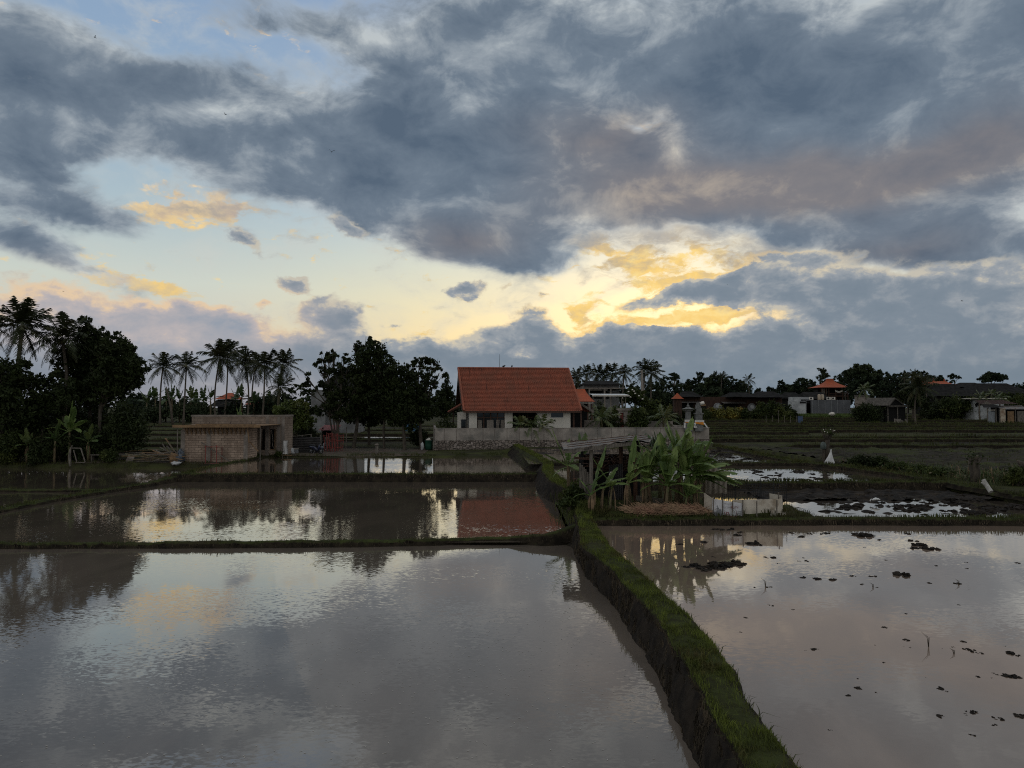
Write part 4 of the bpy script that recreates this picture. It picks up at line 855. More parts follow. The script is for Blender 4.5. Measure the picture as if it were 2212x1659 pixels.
# ------------------------------------------------------------------ buildings and walls
m_conc = pmat('grey_render', (0.32, 0.275, 0.235), (0.205, 0.175, 0.15), scale=0.9, rough=0.9, bump=0.004, bscale=12, c3=(0.15, 0.135, 0.118), scale3=0.6, detail=8)
m_conc2 = pmat('bare_concrete', (0.24, 0.20, 0.17), (0.15, 0.125, 0.105), scale=1.5, rough=0.95, bump=0.01, bscale=9, detail=8)
m_white = pmat('white_wall_paint', (0.64, 0.585, 0.51), (0.55, 0.50, 0.43), scale=0.7, rough=0.85)
m_whitec = pmat('weathered_white_wall', (0.42, 0.42, 0.41), (0.27, 0.27, 0.27), scale=0.6, rough=0.85)
m_wood = pmat('dark_red_wood', (0.085, 0.040, 0.024), (0.045, 0.022, 0.014), scale=3, rough=0.55, stretch=(4, 4, 0.5))
m_oldwood = pmat('old_grey_wood', (0.17, 0.145, 0.12), (0.08, 0.068, 0.056), scale=4, rough=0.9, stretch=(3, 3, 0.6))
m_newwood = pmat('raw_timber', (0.23, 0.14, 0.072), (0.14, 0.085, 0.045), scale=3, rough=0.8)
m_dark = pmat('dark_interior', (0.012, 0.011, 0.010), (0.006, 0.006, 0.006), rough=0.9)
m_black = pmat('black_sheet', (0.02, 0.021, 0.022), (0.012, 0.012, 0.013), rough=0.6)
m_curtain = pmat('pale_curtain', (0.30, 0.26, 0.22), (0.20, 0.17, 0.145), scale=5, rough=0.9, stretch=(6, 6, 0.3))
m_metal = pmat('grey_metal', (0.22, 0.22, 0.22), (0.15, 0.15, 0.15), rough=0.5)
m_zinc = pmat('old_zinc_sheet', (0.145, 0.130, 0.115), (0.07, 0.062, 0.055), scale=2, rough=0.6, c3=(0.13, 0.085, 0.06), scale3=1.2)
m_roofdark = pmat('dark_roof', (0.024, 0.023, 0.022), (0.013, 0.0125, 0.012), scale=1.0, rough=0.95, spec=0.04, bump=0.02, bscale=8)
m_thatch = pmat('thatch', (0.10, 0.088, 0.075), (0.055, 0.047, 0.040), scale=3, rough=0.95, bump=0.02)
m_redrust = pmat('red_painted_steel', (0.22, 0.045, 0.035), (0.12, 0.03, 0.025), scale=6, rough=0.6)
m_glass = pmat('dark_glass', (0.02, 0.022, 0.024), (0.012, 0.013, 0.014), rough=0.08, spec=0.6)

def tile_mat(name, c1, c2, c3):
    m = bpy.data.materials.new(name); m.use_nodes = True; nt = m.node_tree; nt.nodes.clear(); g = NG(nt)
    out = g.n('ShaderNodeOutputMaterial'); b = g.n('ShaderNodeBsdfPrincipled')
    p = g.n('ShaderNodeTexCoord').outputs['Object']
    per = g.n('ShaderNodeTexWhiteNoise'); 
    g.put(per.inputs[0], g.vmath('FLOOR', g.vmath('MULTIPLY', p, (7.3, 5.2, 6.6))))
    c = g.mix(per.outputs[0], (*c1, 1), (*c2, 1))
    st = g.noise(g.vmath('MULTIPLY', p, (4.2, 0.5, 0.45)), 1.0, 5, 0.65)[0]
    c = g.mix(g.smooth(st, 0.55, 0.70, 0.0, 0.85), c, (*c3, 1))
    c = g.mix(g.smooth(g.noise(p, 0.7, 7, 0.68)[0], 0.38, 0.68, 0.0, 0.75), c, (c1[0] * .6, c1[1] * .8, c1[2] * 0.9, 1))
    nt.links.new(c, b.inputs['Base Color']); b.inputs['Roughness'].default_value = 0.8; b.inputs['Specular IOR Level'].default_value = 0.2
    nt.links.new(b.outputs[0], out.inputs[0]); return m
m_tile = tile_mat('terracotta_tiles', (0.315, 0.094, 0.053), (0.225, 0.068, 0.041), (0.075, 0.030, 0.022))
m_tile2 = tile_mat('orange_roof_tiles', (0.36, 0.080, 0.032), (0.28, 0.062, 0.028), (0.16, 0.042, 0.026))
def brick_mat(name, c1, c2, mortar, bw, bh, rot=0.0, bump=0.012):
    m = bpy.data.materials.new(name); m.use_nodes = True; nt = m.node_tree; nt.nodes.clear(); g = NG(nt)
    out = g.n('ShaderNodeOutputMaterial'); b = g.n('ShaderNodeBsdfPrincipled')
    p = g.sep(g.n('ShaderNodeTexCoord').outputs['Object'])
    v = g.comb(g.math('ADD', p[0], p[1]), p[2], 0.0)
    bt = g.n('ShaderNodeTexBrick'); g.put(bt.inputs['Vector'], v); bt.inputs['Scale'].default_value = 1.0
    bt.inputs['Brick Width'].default_value = bw; bt.inputs['Row Height'].default_value = bh; bt.inputs['Mortar Size'].default_value = bh * 0.075
    bt.inputs['Color1'].default_value = (*c1, 1); bt.inputs['Color2'].default_value = (*c2, 1); bt.inputs['Mortar'].default_value = (*mortar, 1); bt.inputs['Mortar Smooth'].default_value = 0.2
    n = g.noise(g.comb(p[0], p[1], g.math('MULTIPLY', p[2], 0.6)), 0.9, 8, 0.68)[0]
    c = g.mix(g.smooth(n, 0.36, 0.66, 0.0, 0.8), bt.outputs[0], (c2[0] * .55, c2[1] * .52, c2[2] * .5, 1))
    nt.links.new(c, b.inputs['Base Color']); b.inputs['Roughness'].default_value = 0.95; b.inputs['Specular IOR Level'].default_value = 0.1
    bp = g.n('ShaderNodeBump'); bp.invert = True; bp.inputs['Distance'].default_value = bump; nt.links.new(bt.outputs['Fac'], bp.inputs['Height']); nt.links.new(bp.outputs[0], b.inputs['Normal'])
    nt.links.new(b.outputs[0], out.inputs[0]); return m
m_block = brick_mat('cement_blocks', (0.40, 0.295, 0.225), (0.29, 0.215, 0.165), (0.10, 0.075, 0.058), 0.55, 0.20)
m_block2 = brick_mat('smeared_cement_blocks', (0.30, 0.23, 0.18), (0.245, 0.19, 0.15), (0.13, 0.10, 0.08), 0.55, 0.22, bump=0.006)
def stone_mat():
    m = bpy.data.materials.new('rubble_stone'); m.use_nodes = True; nt = m.node_tree; nt.nodes.clear(); g = NG(nt)
    out = g.n('ShaderNodeOutputMaterial'); b = g.n('ShaderNodeBsdfPrincipled')
    p = g.n('ShaderNodeTexCoord').outputs['Object']
    q = g.vmath('ADD', g.vmath('MULTIPLY', p, (1.0, 1.0, 1.45)), g.vmath('MULTIPLY', g.noise(p, 1.5, 3)['Color'], (0.35, 0, 0.35)))
    vo = g.n('ShaderNodeTexVoronoi', feature='DISTANCE_TO_EDGE'); g.put(vo.inputs['Vector'], q); vo.inputs['Scale'].default_value = 3.1
    vc = g.n('ShaderNodeTexVoronoi'); g.put(vc.inputs['Vector'], q); vc.inputs['Scale'].default_value = 3.1
    v = g.sep(vc.outputs['Color'])[0]
    c = g.ramp(v, [(0.0, (0.11, 0.085, 0.07, 1)), (0.5, (0.19, 0.15, 0.125, 1)), (1.0, (0.27, 0.22, 0.19, 1))])
    e = g.smooth(vo.outputs[0], 0.01, 0.085)
    c = g.mix(e, (0.045, 0.038, 0.032, 1), c)
    c = g.mix(g.smooth(g.noise(p, 4, 5)[0], 0.45, 0.75, 0.0, 0.5), c, (0.07, 0.065, 0.05, 1))
    nt.links.new(c, b.inputs['Base Color']); b.inputs['Roughness'].default_value = 0.9; b.inputs['Specular IOR Level'].default_value = 0.2
    bp = g.n('ShaderNodeBump'); bp.inputs['Distance'].default_value = 0.06; nt.links.new(e, bp.inputs['Height']); nt.links.new(bp.outputs[0], b.inputs['Normal'])
    nt.links.new(b.outputs[0], out.inputs[0]); return m
m_stone = stone_mat()

def tile_slope(mb, A, B, C, D, rows, cols, amp=0.07, th=0.04):
    """pantiled roof plane: A-B eave (left, right), D-C ridge (left, right)"""
    A, B, C, D = map(Vector, (A, B, C, D)); n = (B - A).cross(D - A).normalized()
    cu = cols * 4; rv = rows * 2
    def fn(i, j):
        s = i; jj = round(j * rv); row = jj // 2; t = min(1.0, (row + (0.0 if jj % 2 == 0 else 0.999)) / rows)
        p = A.lerp(B, s).lerp(D.lerp(C, s), t)
        k = (i * cols) % 1.0; w = math.sin(k * 2 * math.pi) * amp * 0.45
        lift = amp * (0.75 if jj % 2 == 0 else 0.0) + w + 0.012 * nz(s * cols * .7, row * 1.0, 0)
        return p + n * lift
    mb.grid(fn, cu, rv)
    return mb

# ---- garden wall: rubble stone foot, rendered bays, coping
WL = Vector((xa(939, 70.0), 70.0, 0)); WR = Vector((xa(1531.6, 73.3), 73.3, 0)); WD = (WR - WL); WLEN = WD.length; WA = math.atan2(WD.y, WD.x)
def build_garden_wall():
    o = thing('garden_wall', 'long grey rendered garden wall with rubble stone foot in front of the red-roofed house', 'wall', WL, WA)
    zt = za(925, 70.0); zm = za(951.5, 70.0)
    us = [939, 959, 984.3, 1012.5, 1039.7, 1064, 1090, 1116, 1142.2, 1168.4, 1198.3, 1228.2, 1256.4, 1284, 1314, 1342, 1369, 1422, 1476, 1500, 1531.6]
    xs = [(u - 939) / (1531.6 - 939) * WLEN for u in us]; xs[-1] = WLEN
    mb = MB()
    for i in range(len(xs) - 1): mb.box(xs[i] + .03, xs[i + 1] - .03, 0.0 + .006 * (i % 3), .2, zm, zt - .05)
    mb.build('rendered_bays', m_conc, o)
    MB().box(0, WLEN, .035, .19, zm - .02, zt - .06).build('mortar_joint', m_conc2, o)
    MB().box(-.02, WLEN + .02, -.025, .23, zt - .05, zt).build('coping', m_conc, o)
    mb = MB()
    mb.grid(lambda i, j: (i * WLEN, -.10 - .12 * (1 - j) + .07 * nz(i * WLEN, j * 2, 0, 2.6) + .05 * nz(i * WLEN, j * 1.6, 3, 5.5), .1 + j * (zm - .1)), 260, 18)
    mb.add([(0, -.2, .1), (0, .3, .1), (0, .3, zm), (0, -.1, zm), (WLEN, -.2, .1), (WLEN, .3, .1), (WLEN, .3, zm), (WLEN, -.1, zm)], [(0, 3, 2, 1), (4, 5, 6, 7), (3, 7, 6, 2), (1, 2, 6, 5)])
    mb.build('stone_foot', m_stone, o)
    MB().box(WLEN - .2, WLEN, .2, 12, .3, zt - .02).build('side_wall', m_conc, o)
    MB().box(0, .2, .2, 12, .3, zt - .02).build('side_wall', m_conc, o)
    # level garden behind the wall
    s = MB().box(.2, WLEN - .2, .2, 16, .2, 1.78).build('garden_ground', m_ground); s.location = WL; s.rotation_euler = (0, 0, WA); struct(s)
build_garden_wall()
GZ = 1.78

# ---- the red-roofed house; local frame: x along the eave, y away from the viewer, origin under the left eave corner
HO = Vector((xa(1002, 72.4), 72.4, GZ)); HR = Vector((xa(1256, 73.9), 73.9, GZ)); HA = math.atan2(HR.y - HO.y, HR.x - HO.x); HLEN = (HR - HO).length
def build_house():
    o = thing('villa', 'white-walled house with big steep terracotta tiled roof behind the grey garden wall', 'house', HO, HA)
    inv = Matrix.Translation(HO) @ Matrix.Rotation(HA, 4, 'Z'); inv = inv.inverted()
    loc = lambda u, v, Y: inv @ at_y(u, v, Y)
    A = loc(1002, 888, 72.4); B = loc(1256, 888, 73.9); D = loc(990, 795.5, 76.8); C = loc(1227.5, 797, 78.1)
    E = loc(984, 874, 81.2); G = loc(1211, 876, 82.5)
    mb = MB(); tile_slope(mb, A, B, C, D, 33, 62)
    rf = mb.build('roof', m_tile, o)
    mb = MB(); tile_slope(mb, G, E, D, C, 20, 30); mb.build('rear_roof', m_tile, o)
    # ridge and verge tiles
    mb = MB(); n = 44
    for i in range(n): mb.tube([D.lerp(C, i / n) + Vector((0, 0, .03)), D.lerp(C, (i + .97) / n) + Vector((0, 0, .05))], [.13, .115], 6)
    mb.build('ridge_tiles', m_tile, rf)
    for P, Q in ((A, D), (B, C)):
        mb = MB(); n = 30
        for i in range(n): mb.tube([P.lerp(Q, i / n) + Vector((0, 0, .05)), P.lerp(Q, (i + .97) / n) + Vector((0, 0, .09))], [.13, .11], 6)
        mb.build('verge_tiles', m_tile, rf)
    # underside, fascia, gables
    th = Vector((0, 0, -.16)); mb = MB()
    mb.add([A + th, B + th, C + th, D + th, E + th, G + th], [(0, 1, 2, 3), (3, 2, 5, 4)])
    mb.add([A, B, A + th, B + th], [(0, 1, 3, 2)])
    for p, q in ((A, D), (D, E), (B, C), (C, G)): mb.add([p, q, p + th * 2, q + th * 2], [(0, 1, 3, 2)])
    mb.build('eaves', m_wood, o)
    ez = A.z - .12; y0 = .75; y1 = E.y - .8
    wl, wr = .15, HLEN - .95
    mb = MB(); mb.add([(wl, y0, ez), (wl, y1, ez + .3), (wl - .6, D.y, D.z - .45)], [(0, 1, 2)]); mb.add([(wr, y0, ez), (wr, y1, ez + .3), (wr - .3, C.y, C.z - .45)], [(0, 1, 2)])
    mb.build('gable', m_wood, o)
    W = lambda u: (u - 1002) / 254 * HLEN
    # front wall pieces between the openings
    wl0 = W(1014)
    for x0, x1 in ((wl0, W(1031)), (W(1091), W(1108))): MB().box(x0, x1, y0, y0 + .35, -.1, ez).build('wall', m_white, o)
    s0, s1, xe = W(1192), W(1219), W(1235)
    mb = MB(); mb.box(W(1162), s0, y0, y0 + .3, -.1, ez).box(s0, s1, y0 + .002, y0 + .298, -.1, ez - .52).box(s1, xe, y0, y0 + .3, -.1, ez).build('wall', m_white, o)
    mb = MB().box(s0 + .01, s1 - .01, y0 + .12, y0 + .2, ez - .51, ez - .01); w = mb.build('slit_window', m_glass, o)
    MB().box(s0 - .05, s1 + .05, y0 - .03, y0 - .002, ez - .58, ez - .52).build('sill', m_whitec, w)
    c = MB(); c.lathe([(.085, 0), (.085, .04), (.06, .045), (.06, .01)], 14); v = c.build('vent_pipe', m_black, o); v.location = (W(1200), y0 - .002, ez - .85); v.rotation_euler = (math.pi / 2, 0, 0)
    # side and back walls, inside darkness
    mb = MB().box(wl, wl + .25, y0 + 1.2, y1, -.1, ez).box(wr - .25, wr, y0 + .3, y1, -.1, ez).box(wl + .25, wr - .25, y1 - .25, y1, -.1, ez).build('wall', m_white, o)
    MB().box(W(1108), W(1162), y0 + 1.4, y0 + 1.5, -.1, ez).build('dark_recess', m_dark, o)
    # recessed left bay with its own window
    mb = MB(); a0, a1 = W(990), W(1014); ww0, ww1 = W(998), W(1008.5)
    mb.box(a0, ww0, 1.6, 1.85, -.1, ez).box(ww1, a1, 1.6, 1.85, -.1, ez).box(ww0, ww1, 1.602, 1.848, -.1, ez - 1.9).box(ww0, ww1, 1.602, 1.848, ez - .75, ez).build('recessed_wall', m_white, o)
    w = MB().box(ww0, ww1, 1.7, 1.74, ez - 1.9, ez - .75).build('side_window', m_glass, o)
    f = MB(); f.box(ww0 - .06, ww1 + .06, 1.55, 1.598, ez - 1.98, ez - 1.9).box(ww0 - .06, ww0, 1.56, 1.598, ez - 1.9, ez - .7).build('frame', m_white, w)
    MB().tube([(W(1010), 1.5, -.1), (W(1010), 1.5, ez)], .05, 8).build('drain_pipe', m_black, o); MB().tube([(W(1013), 1.1, -.1), (W(1013), 1.1, ez)], .045, 8).build('drain_pipe', m_metal, o)
    # glazed doors with curtains
    g0, g1 = W(1031), W(1091); yd = y0 + .22
    d = MB(); n = 4
    for i in range(n + 1):
        x = g0 + (g1 - g0) * i / n; d.box(max(g0, x - .06), min(g1, x + .06), yd, yd + .1, -.1, ez)
    for z in (ez - .62, ez - .1, -.05): d.box(g0 + .06, g1 - .06, yd + .01, yd + .09, z, z + .1)
    dr = d.build('glazed_door', m_wood, o)
    MB().box(g0, g1, yd + .12, yd + .13, -.1, ez).build('glass', m_glass, dr)
    for i, (f0, f1, sw) in enumerate(((.03, .19, 0), (.36, .60, 1), (.70, .83, 2), (.86, .98, 0))):
        cb = MB(); x0 = g0 + (g1 - g0) * f0; x1 = g0 + (g1 - g0) * f1
        def cf(a, b, x0=x0, x1=x1, sw=sw):
            x = x0 + (x1 - x0) * a; z = -.1 + (ez - .7) * b
            if sw == 1: z = max(z, (ez - .7) * .0 + .75 * max(0, .45 - a) * 0 + (1 - b) * 0.9 * (1 - abs(a - 1)) * .9)
            if sw == 2: x = x0 + (x1 - x0) * (a * (.25 + .75 * b))
            return (x, yd - .03 - .02 * math.sin(a * 38), z)
        cb.grid(cf, 24, 8); cb.build('curtain', m_curtain, dr)
    d2 = MB()
    for i in range(4):
        x = W(1108) + (W(1162) - W(1108)) * i / 3; d2.box(x - .06, x + .06, y0 + 1.2, y0 + 1.3, -.1, ez)
    d2.box(W(1108), W(1162), y0 + 1.21, y0 + 1.29, ez - .6, ez - .5).build('rear_door_frame', m_wood, o)
    # lean-to roofs at both ends
    a = loc(998, 872, 74.5); b = loc(969, 889, 75.2); mb = MB(); tile_slope(mb, b, b + Vector((0, 4.2, 0)), a + Vector((0, 4.2, 0)), a, 8, 18); lr = mb.build('lean_to_roof', m_tile, o)
    MB().beam(b + Vector((0, -.02, -.12)), a + Vector((0, -.02, -.12)), .06, .16).build('barge_board', m_wood, lr)
    MB().beam((b.x + .5, b.y + .2, -.1), (b.x + .5, b.y + .2, b.z + .1), .12).build('post', m_wood, o)
    a = loc(1253, 870, 75.2); b = loc(1283, 889, 74.6); mb = MB(); tile_slope(mb, a, a + Vector((0, 4.2, 0)), b + Vector((0, 4.2, 0)), b, 8, 18); lr = mb.build('lean_to_roof', m_tile, o)
    MB().beam(b + Vector((0, -.02, -.08)), a + Vector((0, -.02, -.08)), .07, .2).build('barge_board', m_oldwood, lr)
    for u, yy in ((1244, 1.2), (1259, .9)): MB().beam((W(u), yy, -.1), (W(u), yy, ez + (0 if u < 1250 else .1)), .16).build('post', m_wood, o)
    MB().box(W(1236), W(1243), 2.0, 2.1, -.1, ez).build('dark_doorway', m_dark, o)
    # aerial on the ridge
    p = D.lerp(C, (1078 - 990) / 237.5); mb = MB(); mb.tube([p, p + Vector((0, 0, 1.55))], [.022, .012], 6); mb.build('aerial', m_black, o)
    return o, D, C
villa, RD, RC = build_house()

def hip_roof(mb, x0, x1, y0, y1, z0, z1, ins, curve=0.0, ridge=None):
    """hipped roof, optionally with the concave sweep of a Javanese roof"""
    n = 8 if curve else 1; rings = []; cx, cy = (x0 + x1) / 2, (y0 + y1) / 2
    rx = ridge if ridge is not None else max(.2, (x1 - x0) / 2 - ins)
    for i in range(n + 1):
        t = i / n; k = 1 - t if not curve else (1 - t) ** (1 + curve)
        hx = rx + ((x1 - x0) / 2 - rx) * k; hy = .12 + ((y1 - y0) / 2 - .12) * k; z = z0 + (z1 - z0) * t
        up = .0 if i else .06
        rings.append([(cx - hx, cy - hy, z + up), (cx + hx, cy - hy, z + up), (cx + hx, cy + hy, z + up), (cx - hx, cy + hy, z + up)])
    vs = [p for r in rings for p in r]; fs = []
    for i in range(n):
        for j in range(4): fs.append((i * 4 + j, i * 4 + (j + 1) % 4, (i + 1) * 4 + (j + 1) % 4, (i + 1) * 4 + j))
    fs.append((3, 2, 1, 0)); fs.append(tuple(n * 4 + j for j in range(4)))
    return mb.add(vs, fs)

# ---- unfinished block house at the water
def build_block_house():
    y0 = 60.0; x0, x1 = xa(395, y0), xa(534, y0); zt = 3.24; zb = -.1
    o = thing('unfinished_house', 'unfinished cement block house with raw timber slab formwork at the water edge', 'building', (x0, y0, 0))
    L = x1 - x0; yb = 4.6
    MB().box(.0, L, 0, .2, .42, zt).box(L - .2, L, .2, 2.5, .42, zt).box(0, .2, .2, yb, .42, zt).build('block_wall', m_block, o)
    MB().box(-.05, L + .05, -.06, .26, -.3, .2).box(-.04, L + .04, -.02, .24, .2, .42).build('footing', m_conc2, o)
    for u in (396.5, 452, 532):
        x = xa(u, y0) - x0; MB().box(x - .17, x + .17, -.025, .0, .42, zt - .15).build('concrete_pillar', m_conc2, o)
    # slab formwork
    fx0, fx1 = xa(373, 59.2) - x0, xa(568, 59.2) - x0; fz = za(923.5, 59.2); mb = MB()
    mb.box(fx0, fx1 - .2, -.8, -.74, fz, fz + .22)
    for i in range(6): mb.box(fx0 + .02, fx1 + (-.2 if i else -.9), -.74 + i * .9, -.74 + i * .9 + .88, fz + .12 + .005 * (i % 2), fz + .16)
    mb.box(fx0 + 2.2, fx0 + 4.6, -.3, -.2, fz + .2, fz + .3).box(fx0 + 4.2, fx1 - .6, -.77, -.66, fz + .225, fz + .275).box(fx0 + 1.4, fx0 + 3.9, .4, .6, fz + .17, fz + .27)
    mb.build('formwork_boards', m_newwood, o)
    for i in range(14):
        x = .45 + i * (L - .6) / 13
        mb = MB().beam((x, -.02, fz - .55), (x + .03, -.62, fz - .03), .06).beam((x, -.05, fz - .6), (x, -.05, fz), .08); mb.build('bracket', m_newwood, o)
    MB().tube([(xa(385, 59.3) - x0, -.7, -.1), (xa(385, 59.3) - x0, -.72, fz)], .045, 7).build('prop', m_oldwood, o)
    for u in (561,): MB().beam((xa(u, 60) - x0, .3, .1), (xa(u, 60) - x0 + .05, .1, fz), .055).build('prop', m_oldwood, o)
    MB().beam((L + .05, .5, 2.1), (L + .95, .1, 1.3), .06).build('prop', m_newwood, o)
    MB().beam((xa(535, 60) - x0 + .1, -.2, fz - .1), (L + .3, -.25, 2.0), .07).build('prop', m_newwood, o)
    for k in range(3):
        x = 2.0 + k * 1.8; MB().tube([(x, .6, fz), (x, .6, fz + .45)], .02, 5).build('reinforcing_bar', m_black, o)
    # rear room
    r0, r1 = xa(415, 64.6) - x0, xa(617, 64.6) - x0; rt = za(900, 64.6); ry = 4.6
    d0, d1 = xa(562.5, 64.6) - x0, xa(573.5, 64.6) - x0; w0, w1 = xa(583.5, 64.6) - x0, xa(596.5, 64.6) - x0; zo = za(927, 64.6); zs = za(972, 64.6)
    mb = MB().box(r0, d0, ry, ry + .2, .4, rt).box(d1, w0, ry, ry + .2, .4, rt).box(w1, r1, ry, ry + .2, .4, rt)
    mb.box(d0, d1, ry, ry + .198, zo, rt).box(w0, w1, ry, ry + .198, zo, rt).box(w0, w1, ry, ry + .198, .4, zs).box(d0, d1, ry, ry + .198, .4, zs)
    mb.box(r1 - .2, r1, ry + .2, ry + 2.2, .4, rt).box(r0, r0 + .2, ry + .2, ry + 2.2, .4, rt).box(r0 + .2, r1 - .2, ry + 2.0, ry + 2.2, .4, rt)
    mb.build('rear_wall', m_block2, o)
    MB().box(r0 - .05, r1 + .05, ry - .06, ry + .26, rt, rt + .16).box(r1 - .22, r1 + .05, ry + .26, ry + 2.25, rt, rt + .16).build('ring_beam', m_conc2, o)
    MB().box(d0 - .1, w1 + .1, ry + .9, ry + .95, .4, rt - .1).build('inner_shade_panel', m_dark, o)  # added dark panel, painted interior shade behind the door and window openings
    for x in (w1 + .28, r1 - .2, d1 + .2): MB().box(x - .14, x + .14, ry - .03, ry, .4, rt).build('concrete_pillar', m_conc2, o)
    MB().box(w0 + .04, w1 - .04, ry + .06, ry + .12, zs, zs + .06).box(w1 - .12, w1 - .05, ry + .05, ry + .12, zs + .06, zo).build('window_frame', m_newwood, o)
    MB().tube([(w0 + .05, ry + .3, zo - .05), (w0 + .2, ry + .3, zs + .9), (w0 + .16, ry + .3, zs + .4), (w0 + .35, ry + .3, zs + .05)], .03, 5).build('loose_cable', m_curtain, o)
    return o
build_block_house()
# the scaffold, raker and white cloth before it
def scaffold():
    Y = 59.2; x0 = xa(446, Y); o = thing('scaffold_frame', 'thin rusty scaffold frame standing in front of the block wall', 'scaffold', (x0, Y, 0))
    xr = xa(469.5, Y) - x0; z1 = za(912 + 53, Y)
    for x in (0, xr): MB().tube([(x, 0, -.2), (x, 0, z1 + .15)], .035, 6).build('upright', m_redrust, o)
    for x in (.16, xr + .16): MB().tube([(x, .7, 0), (x, .7, z1)], .03, 6).build('upright', m_redrust, o)
    for z in (z1, .35): MB().tube([(-.1, 0, z), (xr + .25, 0, z)], .03, 6).build('cross_bar', m_redrust, o)
    p = MB().beam((xa(436, 59.3), 59.3, za(955, 59.3)), (xa(509, 59.6), 59.6, .2), .2, .06).build('leaning_plank', m_oldwood); tag(p, 'long grey plank leaning diagonally across the block wall', 'plank')
scaffold()
def cloth_stand():
    Y = 64.1; x = xa(613, Y); z0 = ground_z(x, Y); o = thing('drying_stand', 'small wooden stand with cloth hung on it beside the unfinished house', 'stand', (x, Y, z0))
    for dx in (-.05, .42): MB().tube([(dx, 0, -.1), (dx, .05, 1.45)], .025, 5).build('leg', m_oldwood, o)
    MB().tube([(-.2, 0, 1.42), (.6, 0, 1.42)], .025, 5).build('rail', m_oldwood, o); MB().tube([(-.2, 0, .15), (.8, 0, .12)], .03, 5).build('rail', m_newwood, o)
    mb = MB(); mb.grid(lambda i, j: (-.02 + .42 * i + .02 * math.sin(j * 7), -.05 + .03 * math.sin(i * 9 + j * 3), .25 + 1.2 * j), 8, 8); c = mb.build('white_cloth', pmat('dirty_white_cloth', (.52, .50, .48), (.38, .36, .34), 2.5), None, True)
    c.location = (x, Y, z0); tag(c, 'dirty white cloth hanging on the small stand at the unfinished house', 'cloth')
cloth_stand()

# ---- sheds and bits between the unfinished house and the trees
def fence_panel():
    Y = 68.0; a = gp(632, Y); b = gp(692, Y); o = thing('board_fence', 'low dark corrugated board fence right of the unfinished house', 'fence', a); L = b.x - a.x
    mb = MB(); n = 60
    mb.grid(lambda i, j: (i * L, .04 * math.sin(j * 9 * 2 * math.pi) + .02 * nz(i * 9, j * 3), j * (1.55 - .1 * i)), 30, 54); mb.build('sheet', pmat('dark_corrugated', (.05, .045, .042), (.028, .025, .024), 2, 0.6), o)
    for i in range(4): MB().beam((i * L / 3, .1, -.2), (i * L / 3, .1, 1.7), .09).build('post', m_oldwood, o)
    MB().beam((-.2, -.03, 1.52), (L * .7, -.05, 1.75), .1, .05).build('top_rail', m_oldwood, o)
fence_panel()
def hut_red():
    Y = 75.0; x0, x1 = xa(696, Y), xa(722, Y); z0 = ground_z(x0, Y); o = thing('small_hut', 'small dark hut with red sheet roof behind the leftmost middle tree', 'hut', (x0, Y, z0)); L = x1 - x0; zr = za(924, Y) - z0
    mb = MB(); mb.grid(lambda i, j: (-.25 + (L + .6) * i, -.5 + 2.4 * j, zr - .25 + .5 * j + .02 * math.sin(i * 80)), 40, 4); mb.build('roof', m_redrust, o)
    MB().box(0, L, 1.2, 1.3, -.1, zr).box(0, .1, 0, 1.2, -.1, zr).build('wall', m_dark, o)
    for x in (.05, L): MB().beam((x, -.2, -.1), (x, -.2, zr - .1), .09).build('post', m_oldwood, o)
    MB().box(.3, L - .4, 0, .6, -.1, 1.0).build('counter', m_oldwood, o)
    for k in range(2): MB().box(.75 + k * .22, .9 + k * .22, 1.17, 1.198, 1.45, 1.65).build('notice', m_white, o)
hut_red()
Y = 95.0
def grey_house():
    x0, x1 = xa(672, Y), xa(765, Y); z0 = ground_z(x0, Y); o = thing('grey_house', 'pale grey two-storey building with dark pitched roof half hidden behind the middle trees', 'house', (x0, Y, z0)); L = x1 - x0; zt = za(835, Y) - z0
    MB().box(0, 1.9, 0, 7, -.2, za(842, Y) - z0).box(1.9, L, .8, 7, -.2, zt).build('wall', pmat('dull_grey_wall', (.20, .195, .19), (.12, .117, .114), .8), o)
    zr = za(790, Y) - z0; mb = MB(); mb.add([(.8, .2, zt - .1), (L + 1, .2, zt - .1), (L + 1, 7.6, zt - .1), (.8, 7.6, zt - .1), (3.4, 4, zr), (L - 1.2, 4, zr)], [(0, 1, 5, 4), (1, 2, 5), (2, 3, 4, 5), (3, 0, 4), (3, 2, 1, 0)]); mb.build('roof', m_roofdark, o)
    for x in (2.6, 4.3): w = MB().box(x, x + .8, .74, .79, zt - 2.2, zt - .9).build('window', m_glass, o)
grey_house()
